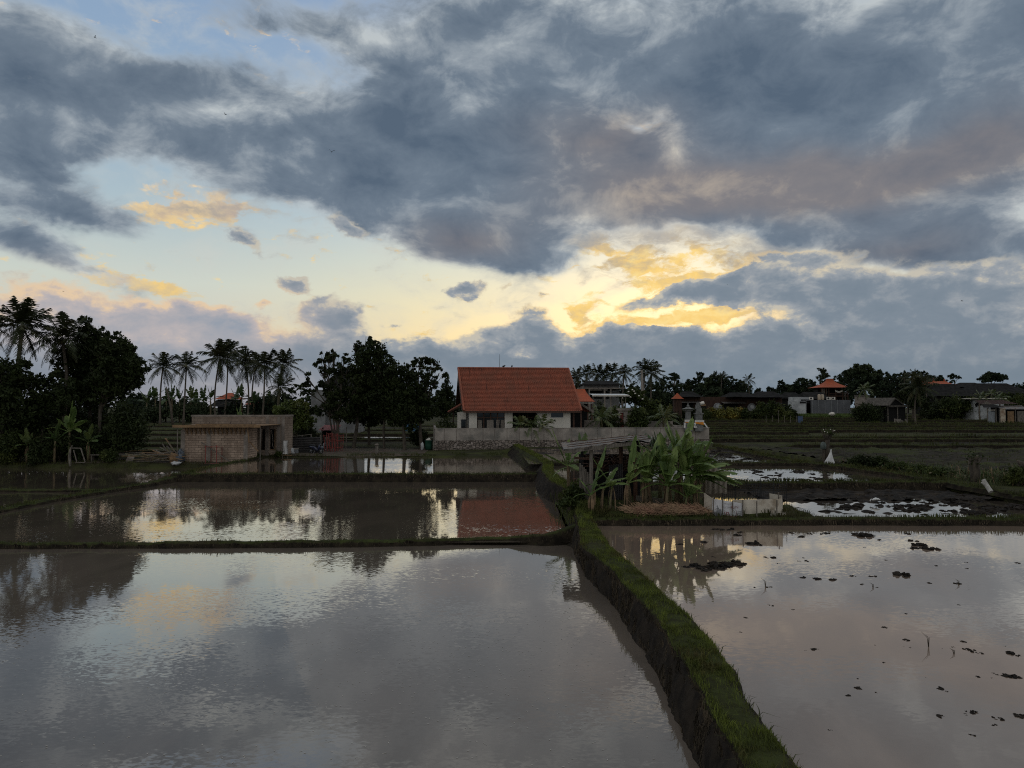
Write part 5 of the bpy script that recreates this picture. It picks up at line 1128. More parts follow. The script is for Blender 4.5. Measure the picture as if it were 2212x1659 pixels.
def red_cottage():
    Y = 140.0; x0, x1 = xa(466, Y), xa(504, Y); z0 = ground_z(x0, Y); o = thing('red_cottage', 'dark walled house with small red hip roof seen between the palm trunks', 'house', (x0, Y, z0)); L = x1 - x0
    ze = za(863, Y) - z0; hip_roof(MB(), -.2, L + .2, -.3, 6, ze, za(848, Y) - z0, 3.0, 0, .35).build('roof', m_tile2, o)
    MB().box(.3, L - .3, .2, 5.6, -.2, ze).build('wall', m_roofdark, o)
    mb = MB(); mb.add([(-.4, -2.2, ze - 1.4), (L + .1, -2.2, ze - 1.4), (L - .1, .15, ze - .1), (.1, .15, ze - .1)], [(0, 1, 2, 3)]); mb.build('porch_roof', m_roofdark, o)
    MB().beam((1.6, -1.6, ze - 1.0), (3.1, -.8, ze - .6), .12).build('ladder', m_oldwood, o)
    o2 = thing('lean_hut', 'small low hut with orange roof end beside the palm row', 'hut', (xa(528, 138), 138, ground_z(-50, 138))); zz = za(868, 138) - ground_z(-50, 138)
    MB().add([(0, 0, zz - .5), (3.2, 0, zz - .5), (3.0, 2, zz), (0.2, 2, zz)], [(0, 1, 2, 3)]).build('roof', m_tile2, o2); MB().box(.2, 3, .3, 2, -.2, zz - .5).build('wall', m_roofdark, o2)
red_cottage()

# ---- houses behind the garden
def second_roof():
    Y = 84.0; x0, x1 = xa(1225, Y), xa(1285, Y); o = thing('side_pavilion', 'smaller orange-tiled hip roofed pavilion just right of the main house', 'pavilion', (x0, Y, GZ)); L = x1 - x0; ze = za(868.5, Y) - GZ
    hip_roof(MB(), -.5, L, -.2, 6, ze, za(839, Y) - GZ, 1.4, .35, 1.0).build('roof', m_tile2, o)
    MB().box(1, 3.1, 0, .08, ze - .16, ze - .06).build('fascia_board', m_white, o)
    for x in (.4, L - .35, L - .8): MB().beam((x, .3, -.1), (x, .3, ze), .14).build('post', m_wood, o)
    MB().box(.2, L - .6, 2.5, 5, -.1, ze).build('wall', m_dark, o)
second_roof()
def far_house():
    Y = 125.0; x0, x1 = xa(1262, Y), xa(1346, Y); z0 = ground_z(x0, Y); o = thing('upstairs_house', 'two-storey house with dark hip roof and veranda behind the garden', 'house', (x0, Y, z0)); L = x1 - x0
    ze = za(831.5, Y) - z0; hip_roof(MB(), -.3, L - .4, -.6, 8, ze, za(821, Y) - z0, 2.2, 0, 2.3).build('roof', m_roofdark, o)
    MB().box(0, L - .6, .4, 7, -.2, ze).build('wall', pmat('grey_house_wall', (.17, .16, .155), (.11, .105, .10), 1.0), o)
    zf = za(838, Y) - z0; MB().box(-1.2, L + .2, -1.6, .38, zf - .18, zf).build('balcony_roof', m_conc2, o)
    for u in (1271, 1304, 1317): x = xa(u, Y) - x0; MB().beam((x, -1.4, -.2), (x, -1.4, zf - .18), .22).build('column', m_conc2, o)
    for u0, u1 in ((1273, 1302), (1306, 1316)): MB().box(xa(u0, Y) - x0, xa(u1, Y) - x0, .3, .38, zf - 1.9, zf - .4).build('window', m_dark, o)
    MB().box(xa(1313, Y) - x0, xa(1316, Y) - x0, .32, .38, ze - .9, ze - .4).build('window', m_dark, o)
    MB().box(xa(1272, Y) - x0, xa(1310, Y) - x0, -1.5, -1.45, zf - .45, zf - .33).build('awning_strip', m_conc2, o)
far_house()
def carport():
    Y = 92.0; x0, x1 = xa(1279, Y), xa(1360, Y); z0 = ground_z(x0, Y); o = thing('carport', 'pale corrugated carport roof on thin posts behind the garden', 'carport', (x0, Y, z0)); L = x1 - x0; zr = za(857, Y) - z0
    mb = MB(); mb.grid(lambda i, j: (i * L, j * 3.5, zr + .25 - .02 * i + .2 * j + .02 * math.sin(i * 150)), 60, 3); mb.build('roof', pmat('pale_sheet', (.62, .63, .62), (.5, .5, .5), 2), o)
    MB().box(0, L, -.03, -.005, zr + .05, zr + .2).build('fascia', m_white, o)
    for u in (1282, 1321, 1344, 1352): x = xa(u, Y) - x0; MB().tube([(x, .4, -.2), (x, .4, zr + .2)], .06, 6).build('post', m_oldwood, o)
carport()
def gate():
    Y = 76.0; x0, x1 = xa(1337.5, Y), xa(1361, Y); o = thing('garden_gate', 'grey stone garden gate with capped pillar and dark red door', 'gate', (x0, Y, GZ)); L = x1 - x0; zt = za(882.5, Y) - GZ
    d0, d1 = xa(1339.5, Y) - x0, xa(1347, Y) - x0
    MB().box(d1, L, 0, .6, -.1, zt - .25).box(0, d0, 0, .6, -.1, zt - .25).box(d0, d1, .02, .58, zt - .45, zt - .25).build('pillar', m_conc, o)
    MB().box(-.1, L + .1, -.12, .72, zt - .25, zt - .12).box(-.22, L + .22, -.22, .8, zt - .12, zt).build('cap', m_conc, o)
    d = MB().box(d0, d1, .25, .3, -.1, zt - .45).build('door', m_redrust, o); MB().box(d1 - .08, d1 - .05, .2, .25, .9, 1.1).build('handle', m_metal, d)
    mb = MB(); x = (d1 + L) / 2
    for i in range(6): a = math.radians(60 * i + 15); mb.beam((x, -.02, 1.45), (x + .22 * math.cos(a), -.03, 1.45 + .28 * math.sin(a)), .05, .03)
    mb.build('carved_relief', m_conc2, o)
    w = thing('inner_wall', 'low grey inner garden wall running right from the stone gate', 'wall', (xa(1355, 76.4), 76.4, GZ)); L2 = xa(1453, 76.4) - xa(1355, 76.4); zw = za(910, 76.4) - GZ
    MB().box(0, L2, 0, .18, -.1, zw - .05).build('panel', m_conc, w); MB().box(-.02, L2 + .02, -.03, .21, zw - .05, zw).build('coping', m_conc, w); MB().box(L2 - .18, L2, .18, 6, -.1, zw - .06).build('return_wall', m_conc, w)
    w = thing('inner_wall', 'dull inner garden wall between the house right end and the stone gate', 'wall', (xa(1262, 79), 79, GZ)); L2 = xa(1338, 79) - xa(1262, 79); zw = za(908, 79) - GZ
    MB().box(0, L2, 0, .18, -.1, zw - .05).build('panel', m_conc2, w); MB().box(-.02, L2 + .02, -.03, .21, zw - .05, zw).build('coping', m_conc2, w)
gate()
def pole():
    Y = 110.0; x = xa(1390, Y); z0 = ground_z(x, Y); o = thing('power_pole', 'tall grey concrete power pole in front of the big palm crown', 'power pole', (x, Y, z0)); zt = za(799, Y) - z0
    MB().tube([(0, 0, -.3), (-.25, 0, zt)], [.26, .17], 8).build('shaft', m_conc, o); MB().beam((-.5, 0, zt - .5), (.35, 0, zt - .35), .09).build('cross_arm', m_metal, o)
    pts = []
    for i in range(15):
        t = i / 14; a = Vector((-.25, 0, zt - .5)); b = Vector((xa(1278, 96) - x, 96 - Y, za(830, 96) - z0)); p = a.lerp(b, t); p.z -= 2.6 * 4 * t * (1 - t) * .7; pts.append(p)
    MB().tube(pts, .025, 5).build('cable', m_black, o)
pole()

# ---- the long low restaurant and other houses at the right end of the fields
m_brownwall = pmat('brown_timber_wall', (.060, .032, .022), (.032, .018, .013), 1.5, 0.9, stretch=(3, 1, .6))
def restaurant():
    Y = 168.0; X = lambda u: xa(u, Y); x0 = X(1512); z0 = 2.2; o = thing('long_restaurant', 'long brown timber building with dark roofs and round medallions behind yellow flowering shrubs', 'building', (x0, Y, z0)); Z = lambda v: za(v, Y) - z0
    for u0, u1, v0, v1, k in ((1572, 1640, 858.5, 847, 0), (1630, 1696, 859, 845, 1.2)):
        hip_roof(MB(), X(u0) - x0, X(u1) - x0, -1 - k, 9 - k, Z(v0), Z(v1), 2.5, .2, (X(u1) - X(u0)) / 2 - 1.6).build('roof', m_roofdark, o)
    MB().box(X(1512) - x0, X(1696) - x0, 2, 8, -.5, Z(857)).build('wall', m_brownwall, o)
    hip_roof(MB(), X(1580) - x0, X(1600) - x0, -2.2, 2, Z(858), Z(848), 1, 0, .05).build('small_gable', m_roofdark, o)
    for u0, u1, v0, v1 in ((1515, 1530, 876, 882), (1563, 1600, 872, 886), (1642, 1684, 873, 886)): MB().box(X(u0) - x0, X(u1) - x0, 1.9, 1.99, Z(v1), Z(v0)).build('dark_opening', m_dark, o)
    for u0, u1, v in ((1562, 1612, 870), (1640, 1690, 871)): mb = MB(); mb.grid(lambda i, j: (X(u0) - x0 + (X(u1) - X(u0)) * i, -.4 + 2.4 * j, Z(v) - .15 + .4 * j + .05 * nz(i * 30, j)), 40, 3); mb.build('thatch_awning', m_thatch, o)
    MB().box(X(1516) - x0, X(1529) - x0, 1.8, 1.88, Z(877), Z(873)).build('sign_board', m_newwood, o)  # board in the plain raw timber colour
    for u, v in ((1554, 879), (1628, 880)):
        c = MB(); c.lathe([(.98, 0), (.98, .12), (.8, .16), (.78, .1), (.1, .1)], 22); d = c.build('round_medallion', m_metal, o); d.location = (X(u) - x0, 1.6, Z(v)); d.rotation_euler = (math.pi / 2, 0, 0)
        c = MB(); c.lathe([(.5, 0), (.5, .12), (.3, .2), (.02, .22)], 16); e = c.build('carved_centre', m_whitec, d); e.location = (.1, .1, .09)
restaurant()
def pavilion_left():
    Y = 150.0; X = lambda u: xa(u, Y); x0 = X(1470); z0 = 2.0; Z = lambda v: za(v, Y) - z0; o = thing('dark_pavilion', 'dark hip roofed pavilion at left end of the brown restaurant', 'pavilion', (x0, Y, z0))
    hip_roof(MB(), X(1466) - x0, X(1518) - x0, -1, 6, Z(858), Z(845), 1.5, .2, 1.1).build('roof', m_roofdark, o); MB().box(0, X(1515) - x0, 1, 5, -.5, Z(857)).build('wall', m_brownwall, o)
    MB().box(X(1474) - x0, X(1500) - x0, .9, .98, -.2, Z(871)).build('dark_opening', m_dark, o)
    mb = MB(); mb.grid(lambda i, j: (X(1466) - x0 + 4.5 * i, -1.2 + 2 * j, Z(870) + .3 * j + .05 * nz(i * 30, j)), 24, 3); mb.build('thatch_awning', m_thatch, o)
    o = thing('orange_roof_hut', 'little hut with orange pointed roof left of the dark pavilion', 'hut', (X(1431), 140, z0)); Z = lambda v: za(v, 140) - z0
    hip_roof(MB(), 0, 2.1, 0, 2.2, Z(862), Z(849), .9, .2, .1).build('roof', m_tile2, o); MB().box(.3, 1.8, .4, 1.8, -.2, Z(862)).build('wall', m_brownwall, o)
pavilion_left()
def joglo():
    Y = 215.0; X = lambda u: xa(u, Y); x0 = X(1772); z0 = 2.6; Z = lambda v: za(v, Y) - z0; o = thing('joglo_house', 'open two-storey house with tall curved orange-red peaked roof', 'house', (x0, Y, z0))
    hip_roof(MB(), X(1768) - x0, X(1840) - x0, -1, 8, Z(837.5), Z(817), 3, 1.1, 1.0).build('roof', m_tile2, o)
    MB().box(X(1774) - x0, X(1833) - x0, 0, 7, Z(855) - .2, Z(855)).build('upper_floor', m_wood, o)
    for u in (1775, 1785, 1791, 1806, 1821, 1832): MB().beam((X(u) - x0, .2, -.2), (X(u) - x0, .2, Z(837)), .22).build('post', m_wood, o)
    MB().box(X(1776) - x0, X(1830) - x0, 3, 6, -.2, Z(838)).build('inner_wall', m_dark, o)
    for u in (1777, 1781, 1786): MB().box(X(u) - x0, X(u + 2.5) - x0, .6, .65, Z(850), Z(839)).build('blind', m_curtain, o)
    MB().box(X(1792) - x0, X(1832) - x0, .1, .15, Z(851), Z(850)).box(X(1792) - x0, X(1832) - x0, .1, .15, Z(854), Z(853.2)).build('railing', m_wood, o)
    mb = MB(); mb.grid(lambda i, j: (X(1804) - x0 + (X(1821) - X(1804)) * i, .05, Z(845) - .8 * 4 * i * (1 - i) * .55 + .45 * j), 12, 2); mb.build('hung_cloth', m_white, o)
    mb = MB(); mb.tube([(X(1824) - x0, -.4, Z(854)), (X(1824) - x0, -.4, Z(849)), (X(1829) - x0, -.4, Z(848.5)), (X(1833) - x0, -.4, Z(851))], .06, 5); mb.build('curved_rail', m_metal, o)
joglo()
def right_row():
    Y = 200.0; X = lambda u: xa(u, Y); z0 = 2.5; Z = lambda v: za(v, Y) - z0
    o = thing('dark_roof_house', 'low house under long dark roof left of the peaked orange roof', 'house', (X(1700), Y, z0)); x0 = X(1700)
    hip_roof(MB(), X(1698) - x0, X(1742) - x0, 1, 8, Z(861), Z(847), 2, 0, 1.6).build('roof', m_roofdark, o); hip_roof(MB(), X(1738) - x0, X(1797) - x0, .5, 8, Z(862), Z(846), 2, 0, 2.6).build('roof', m_roofdark, o); MB().box(1, X(1795) - x0, 2, 7, -.3, Z(861)).build('wall', m_roofdark, o)
    o = thing('white_block_building', 'low white building at left end of the grey panel fence', 'building', (X(1702), Y - 4, z0)); x0 = X(1702)
    MB().box(0, X(1738) - x0, 0, 4, -.3, Z(866)).box(.1, X(1718) - x0, .3, 4, Z(866), Z(858)).build('wall', m_whitec, o); MB().box(X(1712) - x0 + .4, X(1736) - x0, -.05, -.003, Z(871.5), Z(867.5)).build('dark_opening', m_dark, o); MB().box(X(1730) - x0, X(1746) - x0, 3.2, 5, Z(863), Z(858)).build('roof_room', m_whitec, o)
    Y2 = 196.0; x0 = xa(1741, Y2); o = thing('panel_fence', 'long grey panel fence below the peaked orange roof', 'fence', (x0, Y2, z0)); L = xa(1836, Y2) - x0; zf = za(864, Y2) - z0
    MB().box(0, L, 0, .1, -.4, zf).build('panel', pmat('grey_panel', (.105, .105, .11), (.08, .08, .083), .5), o)
    for i in range(8): MB().box(i * L / 7 - .06, i * L / 7 + .06, -.06, -.003, -.4, zf + .05).build('post', m_metal, o)
    for k, u in enumerate((1753, 1790.5, 1800.5)):
        t = thing('air_conditioner', ['white air conditioner box at left on the grey panel fence', 'white air conditioner box in the middle behind the grey panel fence', 'smaller white air conditioner box at right behind the grey panel fence'][k], 'air conditioner', (xa(u, 197), 197, za(863.5, 197)), 0, 'air conditioner boxes by the fence')
        MB().box(-.5, .5, 0, .4, 0, .75).build('case', m_white, t); c = MB(); c.lathe([(.27, 0), (.27, .03), (.05, .04)], 14); d = c.build('fan_grille', m_black, t); d.location = (-.15, -.005, .38); d.rotation_euler = (math.pi / 2, 0, 0)
        MB().box(-.45, .45, .05, .35, -2.0, 0).build('stand', m_roofdark, t)
    for k, u in enumerate((1769.5, 1776.5)):
        t = thing('water_tank', ['left of two beige upright water tanks behind the grey panel fence', 'right of two beige upright water tanks behind the grey panel fence'][k], 'water tank', (xa(u, 199), 199, za(864, 199)), 0, 'beige water tanks')
        c = MB(); c.lathe([(.40, 0), (.42, .1), (.42, 1.35), (.36, 1.5), (.12, 1.58)], 14); c.build('drum', pmat('beige_plastic', (.42, .33, .24), (.34, .27, .2), 1), t, True); MB().box(-.38, .38, -.38, .38, -2, 0).build('plinth', m_conc2, t)
    x0 = xa(1847, 190); o = thing('thatched_wall', 'brownish wall with ragged top left of the round dark bush', 'wall', (x0, 190, z0)); L = xa(1878, 190) - x0
    MB().box(0, L, 0, .3, -.3, za(856, 190) - z0).build('wall', m_conc2, o); MB().box(-.1, L + .1, -.15, .4, za(856, 190) - z0, za(853.5, 190) - z0).build('coping', m_thatch, o)
right_row()
def thatch_hut():
    Y = 140.0; X = lambda u: xa(u, Y); x0 = X(1888); z0 = ground_z(x0, Y); Z = lambda v: za(v, Y) - z0; o = thing('thatched_hut', 'old field hut with grey thatched gable roof beside the round dark bush', 'hut', (x0, Y, z0))
    xa0, xb0, xr0 = X(1886) - x0, X(1962) - x0, X(1935) - x0
    # ridge runs away to the left so the open gable end faces right front
    A = Vector((X(1918) - x0, -.4, Z(876))); B = Vector((xb0, .9, Z(876))); P = Vector((xr0, .2, Z(859))); dv = Vector((X(1886) - X(1935) + .4, 3.0, 0)); 
    mb = MB(); mb.add([A, P, P + dv, A + dv * .95], [(0, 1, 2, 3)]); mb.add([P, B, B + dv, P + dv], [(0, 1, 2, 3)]); mb.add([A - Vector((0, 0, .25)), P - Vector((0, 0, .3)), B - Vector((0, 0, .25)), A, P, B], [(0, 1, 4, 3), (1, 2, 5, 4)]); mb.build('roof', m_thatch, o)
    MB().add([A + dv * .06 - Vector((0, 0, .1)), B + dv * .06 - Vector((0, 0, .1)), P + dv * .06 - Vector((0, 0, .25))], [(0, 1, 2)]).build('gable', m_dark, o)
    MB().box(A.x - .1, B.x, .0, .5, Z(879.5), Z(875.5)).build('straw_bundle', m_thatch, o)
    MB().box(A.x + .3, B.x - .3, .6, 3, -.2, Z(876)).build('wall', m_dark, o); MB().box(X(1893) - x0, A.x, 1.6, 3.4, -.2, Z(876)).build('side_wall', m_dark, o)
    for x in (A.x + .1, B.x - .1, (A.x + B.x) / 2): MB().beam((x, .3, -.2), (x, .3, Z(877)), .14).build('post', m_oldwood, o)
    for k, u in enumerate((1938, 1944, 1952, 1960)):
        p = gp(u, 137); t = MB().box(-.6, .6, 0, .06, 0, .9 if k != 2 else .6).build('board', m_oldwood); t.location = p; t.rotation_euler = (-.35, .2 - .3 * (k % 2), .3 * k); tag(t, 'weathered board leaning in front of the thatched hut', 'board', 'boards leaning at the thatched hut')
thatch_hut()
def shack():
    Y = 128.0; X = lambda u: xa(u, Y); x0 = X(2122); z0 = ground_z(x0, Y) + .15; Z = lambda v: za(v, Y) - z0; o = thing('field_shack', 'ramshackle grey shack with tiled roof and light door panel at the right edge', 'shack', (x0, Y, z0)); X2 = lambda u: X(u) - x0
    a, b, c, d = Vector((X2(2118), -.7, Z(880.5))), Vector((X2(2165), -.7, Z(880))), Vector((X2(2155), 1.2, Z(873))), Vector((X2(2130), 1.2, Z(873)))
    MB().add([a, b, c, d], [(0, 1, 2, 3)]).build('front_roof', m_roofdark, o)
    e = Vector((X2(2128), 1.2, Z(873.5))); f = Vector((X2(2215), 1.6, Z(873))); g2 = Vector((X2(2200), 4, Z(864))); h = Vector((X2(2138), 4, Z(865))); 
    mb = MB(); tile_slope(mb, e, f, g2, h, 10, 24); mb.build('upper_roof', pmat('dark_brown_tiles', (.075, .045, .038), (.045, .03, .026), 3), o)
    MB().add([e + Vector((0, -.05, 0)), Vector((X2(2153), 1.1, Z(873.5))), Vector((X2(2140), 1.15, Z(866.5)))], [(0, 1, 2)]).build('gable', m_oldwood, o)
    MB().add([(X2(2160), -.6, Z(884)), (X2(2222), -.4, Z(884)), (X2(2222), 1.8, Z(876)), (X2(2160), 1.8, Z(876))], [(0, 1, 2, 3)]).build('side_roof', m_zinc, o)
    for u in (2130, 2148, 2155.5, 2190): MB().beam((X2(u), -.3, -.2), (X2(u), -.3, Z(882)), .12).build('post', m_oldwood, o)
    MB().box(X2(2131.5), X2(2147), -.15, -.1, -.1, Z(889)).build('board_wall', pmat('blue_grey_boards', (.24, .25, .26), (.16, .165, .17), 3, stretch=(5, 5, .4)), o); MB().box(X2(2131), X2(2147.5), -.17, -.08, Z(886.5), Z(885)).build('window_bar', m_white, o)
    MB().box(X2(2156), X2(2167), -.5, -.44, -.15, Z(882)).build('door_panel', pmat('dirty_cream_panel', (.46, .38, .29), (.30, .24, .18), 1.5, c3=(.22, .14, .09), scale3=1.0), o)
    MB().box(X2(2148), X2(2222), 1.0, 1.1, -.2, Z(878)).build('dark_backing', m_dark, o)
    for u0, u1, m in ((2174, 2188, m_newwood), (2195, 2213, m_oldwood)): MB().box(X2(u0), X2(u1), -.2, -.14, -.1, Z(888)).build('hung_sheet', m, o)
    o = thing('white_hut', 'flat-roofed white hut with dark stains behind the field shack', 'hut', (xa(2104, 150), 150, 2.1)); Z = lambda v: za(v, 150) - 2.1; L = xa(2165, 150) - xa(2104, 150)
    MB().box(0, L * .48, 0, 4, -.3, Z(862)).box(L * .48, L, -.4, 4, -.3, Z(862)).build('wall', m_whitec, o); MB().box(-.9, L + .2, -1, 4.2, Z(862), Z(860)).build('roof', m_white, o)
    mb = MB()
    for i in range(7): mb.blob((.5 + .5 * i * .8, -.02, Z(874) + .5 * nz(i, 2.2) + .2 * i * .3), (.28, .02, .45), i, .5, 8, 5)
    mb.build('dark_stains', m_roofdark, o)
shack()
def big_roofs():
    Y = 225.0; X = lambda u: xa(u, Y); z0 = 2.6; Z = lambda v: za(v, Y) - z0
    o = thing('temple_hall', 'building with bright red ornate ridge roof above dark roofs on the right', 'building', (X(2045), Y + 12, z0)); x0 = X(2045)
    hip_roof(MB(), X(2046) - x0, X(2118) - x0, 0, 8, Z(829), Z(819.5), 3, .3, 4.2).build('roof', m_tile2, o)
    for u, v in ((2082, 816.5), (2107, 818), (2050, 827)): c = MB(); c.lathe([(.3, 0), (.2, .4), (.28, .6), (.05, 1.0)], 8); d = c.build('finial', m_tile2, o); d.location = (X(u) - x0, 4, Z(v + 3))
    MB().box(X(2050) - x0, X(2114) - x0, 1, 7, -.3, Z(829)).build('wall', m_dark, o)
    for lab, u0, u1, v0, v1, yy in (('wide building with broad dark roof below the red ornate roof', 2012, 2112, 856, 828, 0), ('wide dark hip roof at the right frame edge below the far tree', 2098, 2260, 850, 826, 3), ('distant dark peaked roof at the far right edge', 2170, 2250, 832, 820, 22)):
        o = thing('dark_roof_building', lab, 'building', (X(u0), Y + yy, z0)); L = X(u1) - X(u0)
        hip_roof(MB(), 0, L, 0, 11, Z(v0), Z(v1), 4, .1, L * .22).build('roof', m_roofdark, o); MB().box(1, L - 1, 1.5, 9, -.3, Z(v0)).build('wall', m_dark, o)
big_roofs()

# ------------------------------------------------------------------ the islet with shed, bananas, straw and the sack pen
IZ = 0.86
def islet():
    def h(x, y):
        e = min(sstep(2.35, 2.95, x), 1 - sstep(11.6 + .3 * nz(y, 3, 0, .9), 12.3 + .3 * nz(y, 3, 0, .9), x), sstep(27.25, 27.9, y + .12 * nz(x, 1, 0, 1.1)), 1 - sstep(35.2, 36.6, y + .7 * nz(x, 8, 0, .5)) if x < 8.6 else 1 - sstep(30.2, 30.9, y + .3 * nz(x, 8, 0, .8)))
        return .1 + (IZ - .1) * e + e * (.07 * nz(x, y, 0, .8) + .04 * nz(x, y, 3, 2.3))
    mb = MB(); mb.grid(lambda i, j: (2.2 + 10.6 * i, 27.0 + 10 * j, h(2.2 + 10.6 * i, 27.0 + 10 * j)), 90, 84)
    o = mb.build('islet_ground', m_bund, None, True); struct(o)
    rg = random.Random(21); P, H = [], []
    for _ in range(15000):
        x, y = rg.uniform(2.4, 12.3), 27.3 + 9 * rg.random() ** 1.8
        z = h(x, y)
        if z < .45 or nz(x, y, 0, .9) < -.25: continue
        if 4.9 < x < 8.6 and y < 29.2 and rg.random() < .8: continue
        P.append((x, y, z - .01)); H.append(rg.uniform(.05, .17) * (1.5 if nz(x, y, 4, .6) > .2 else 1) * (1.3 if y < 28 else 1))
    blades('islet_grass', P, H, m_grass2, .55, .05, 22, 'grass and weeds covering the islet round the shed')
    P, H = [], []
    for _ in range(2600):       # rank green weeds towards the dyke
        y = rg.uniform(26.6, 36); x = rg.gauss(2.9, .35); P.append((x, y, (h(x, y) if x > 2.5 else .6) - .03)); H.append(rg.uniform(.15, .38))
    blades('rank_weeds', P, H, m_grass2, .6, .05, 23, 'taller weeds where the islet meets the dyke')
    return h
isl = islet()

def shed():
    Y = 32.0; o = thing('field_shed', 'open farm shed with sagging rusty sheet roof among banana plants', 'shed', (xa(1262, Y), Y, IZ)); x0 = xa(1262, Y)
    X = lambda u, y=Y: xa(u, y) - x0
    def roof(i, j):
        yy = -1.6 + 3.3 * j; y = Y + yy
        xl = xa(1217 - 5 * j, y); xr = xa(1404 + 6 * j, y); x = xl + (xr - xl) * i
        zl = za(969 - 1.2 * j, 31); zr = za(947, 31); k = .82
        z = zl + (zr - zl) * (i / k if i < k else 1 - (i - k) / (1 - k) * .28) + .10 * j
        z += .02 * math.sin(i * 44) + .05 * nz(i * 4, j * 3, 7) - .05 * math.sin(math.pi * i)
        return (x - x0, yy + .08 * nz(i * 9, 4 * j, 2), z - IZ)
    mb = MB(); mb.grid(roof, 110, 10); r = mb.build('roof_sheet', m_zinc, o)
    mb = MB(); mb.grid(lambda i, j: tuple(Vector(roof(i, j)) - Vector((0, 0, .05 + .02 * math.sin(i * 30)))), 40, 6); mb.build('roof_shade_sheet', m_black, o)  # added black sheet, the shade under the roof put into its colour
    for k in range(3):
        j = .12 + .33 * k; a, b = Vector(roof(.05, j)), Vector(roof(.82, j)); c = Vector(roof(.98, j)); mb = MB(); mb.beam(a + Vector((0, 0, .045)), b + Vector((0, 0, .045)), .06, .03).beam(b + Vector((0, 0, .045)), c + Vector((0, 0, .045)), .06, .03); mb.build('roof_batten', m_wood, r)
    mb = MB(); a, b = Vector(roof(0.02, 0)), Vector(roof(.8, 0)); mb.beam(a - Vector((0, -.05, .1)), b - Vector((0, -.05, .12)), .07, .16).build('front_beam', m_oldwood, o)
    zr = lambda i, j: roof(i, j)[2] - .06
    for u, i, yy, w, m in ((1257, .22, 1.2, .13, m_black), (1276.5, .33, -1.3, .15, m_oldwood), (1340.5, .66, -.2, .16, m_wood), (1371.5, .80, -1.2, .15, m_wood), (1306, .5, 1.4, .1, m_black), (1378, .86, 1.3, .13, m_black)):
        MB().beam((X(u, Y + yy), yy, -.2), (X(u, Y + yy), yy, zr(i, (yy + 1.6) / 3.3)), w).build('post', m, o)
    MB().beam((X(1240, 31), -1, 1.95), (X(1272, 31), -1, 1.9), .1).build('cross_beam', m_wood, o)
    rg = random.Random(5)
    mb = MB()
    for k in range(7):
        u = 1251 + k * 3.9; z1 = 1.72 - .1 * k + rg.uniform(-.1, .05); mb.box(X(u, 31), X(u + 3.6, 31), -1.05 + .02 * (k % 2), -1.02 + .02 * (k % 2), -.05, z1)
    mb.build('plank_screen', m_oldwood, o)
    mb = MB(); mb.grid(lambda i, j: (X(1314, 31.6) + (X(1344, 31.6) - X(1314, 31.6)) * i, -.4 + .025 * math.sin(i * 50), -.05 + 1.62 * j + .08 * i), 48, 3); mb.build('corrugated_screen', pmat('dark_zinc', (.055, .052, .05), (.03, .028, .027), 2, .6), o)
    MB().box(X(1252, 33), X(1378, 33), 1.32, 1.38, -.05, 1.95).build('dark_backing', m_dark, o)  # added dark sheet, the shed's interior shade put into its colour
    mb = MB()
    for k in range(80): a = Vector((X(1272, 32.4) + rg.uniform(0, 1.9), rg.uniform(-.1, .9), 1.25 + rg.uniform(0, .62))); d = Vector((rg.uniform(-.6, .6), rg.uniform(-.2, .2), rg.uniform(-.22, .22))); mb.beam(a - d, a + d, .035)
    mb.build('firewood_loft', m_wood, o)
    mb = MB(); mb.tube([(X(1300, 32), 0, 1.15), (X(1300, 32), 0, zr(.45, .5))], .012, 4).build('hanging_rope', m_oldwood, o)
    mb = MB(); mb.blob((0, 0, 0), (.09, .09, .2), 3, .3, 8, 6); b = mb.build('plastic_bag', m_white, None, True); b.location = (xa(1319, 31.3), 31.3, IZ + 1.1); tag(b, 'small white plastic bag hanging inside the field shed', 'bag')
    t = MB().box(-.75, .75, 0, .05, 0, .22, Matrix.Rotation(.12, 3, 'Y')).build('loose_board', m_oldwood); t.location = (xa(1412, 30), 30.2, IZ + .1); tag(t, 'loose board lying in the grass under the banana clump', 'board')
shed()

BG = 'banana plants round the field shed'
def ban(lab, u, v, h, specs, seed, **k):
    specs = [(a, e, L * 1.1, W * 1.05, sg) for a, e, L, W, sg in specs]; rb = random.Random(seed)
    for q in range(3 if seed > 403 else 0): specs.append((rb.uniform(-40, 220), rb.uniform(62, 82), specs[0][2] * rb.uniform(.65, .9), specs[0][3] * rb.uniform(.7, .95), rb.uniform(.06, .2)))
    Y = (EYE - IZ) * F / (v - 880); Y = max(28.1, Y); x = xa(u, Y); return banana(lab, (x, Y, isl(x, Y)), h, specs, seed, group=BG, **k)
# (azimuth, elevation, length, half width, sag); azimuth 0 = to the right, 90 = away, 180 = to the left, 270 = towards the viewer
ban('banana plant left of the shed with two long upright leaves', 1228, 1062, 1.45, [(172, 66, 1.95, .17, .02), (178, 30, 1.35, .18, .10), (20, 55, 1.4, .19, .30), (75, 74, 1.5, .17, .12), (300, 15, .9, .16, .5), (200, -5, .8, .15, .5)], 400, r0=.07)
ban('front banana clump left of the straw with broad pale leaves', 1298, 1104, 1.05, [(30, 68, 1.75, .20, .10), (15, 62, 1.3, .19, .25), (165, 55, 1.35, .17, .06), (8, 14, 1.45, .22, .04), (350, 28, 1.15, .22, .40), (255, 45, .9, .2, .4), (330, 55, 1.1, .2, .4), (140, 30, .9, .18, .5)], 401, stems=3, r0=.06, dead=9)
ban('young banana sprouts leaning left beside the front clump', 1272, 1110, .75, [(165, 60, 1.0, .15, .3), (30, 70, .95, .14, .2), (200, 25, .8, .14, .5), (350, 45, .8, .14, .4)], 402, r0=.045, dead=5)
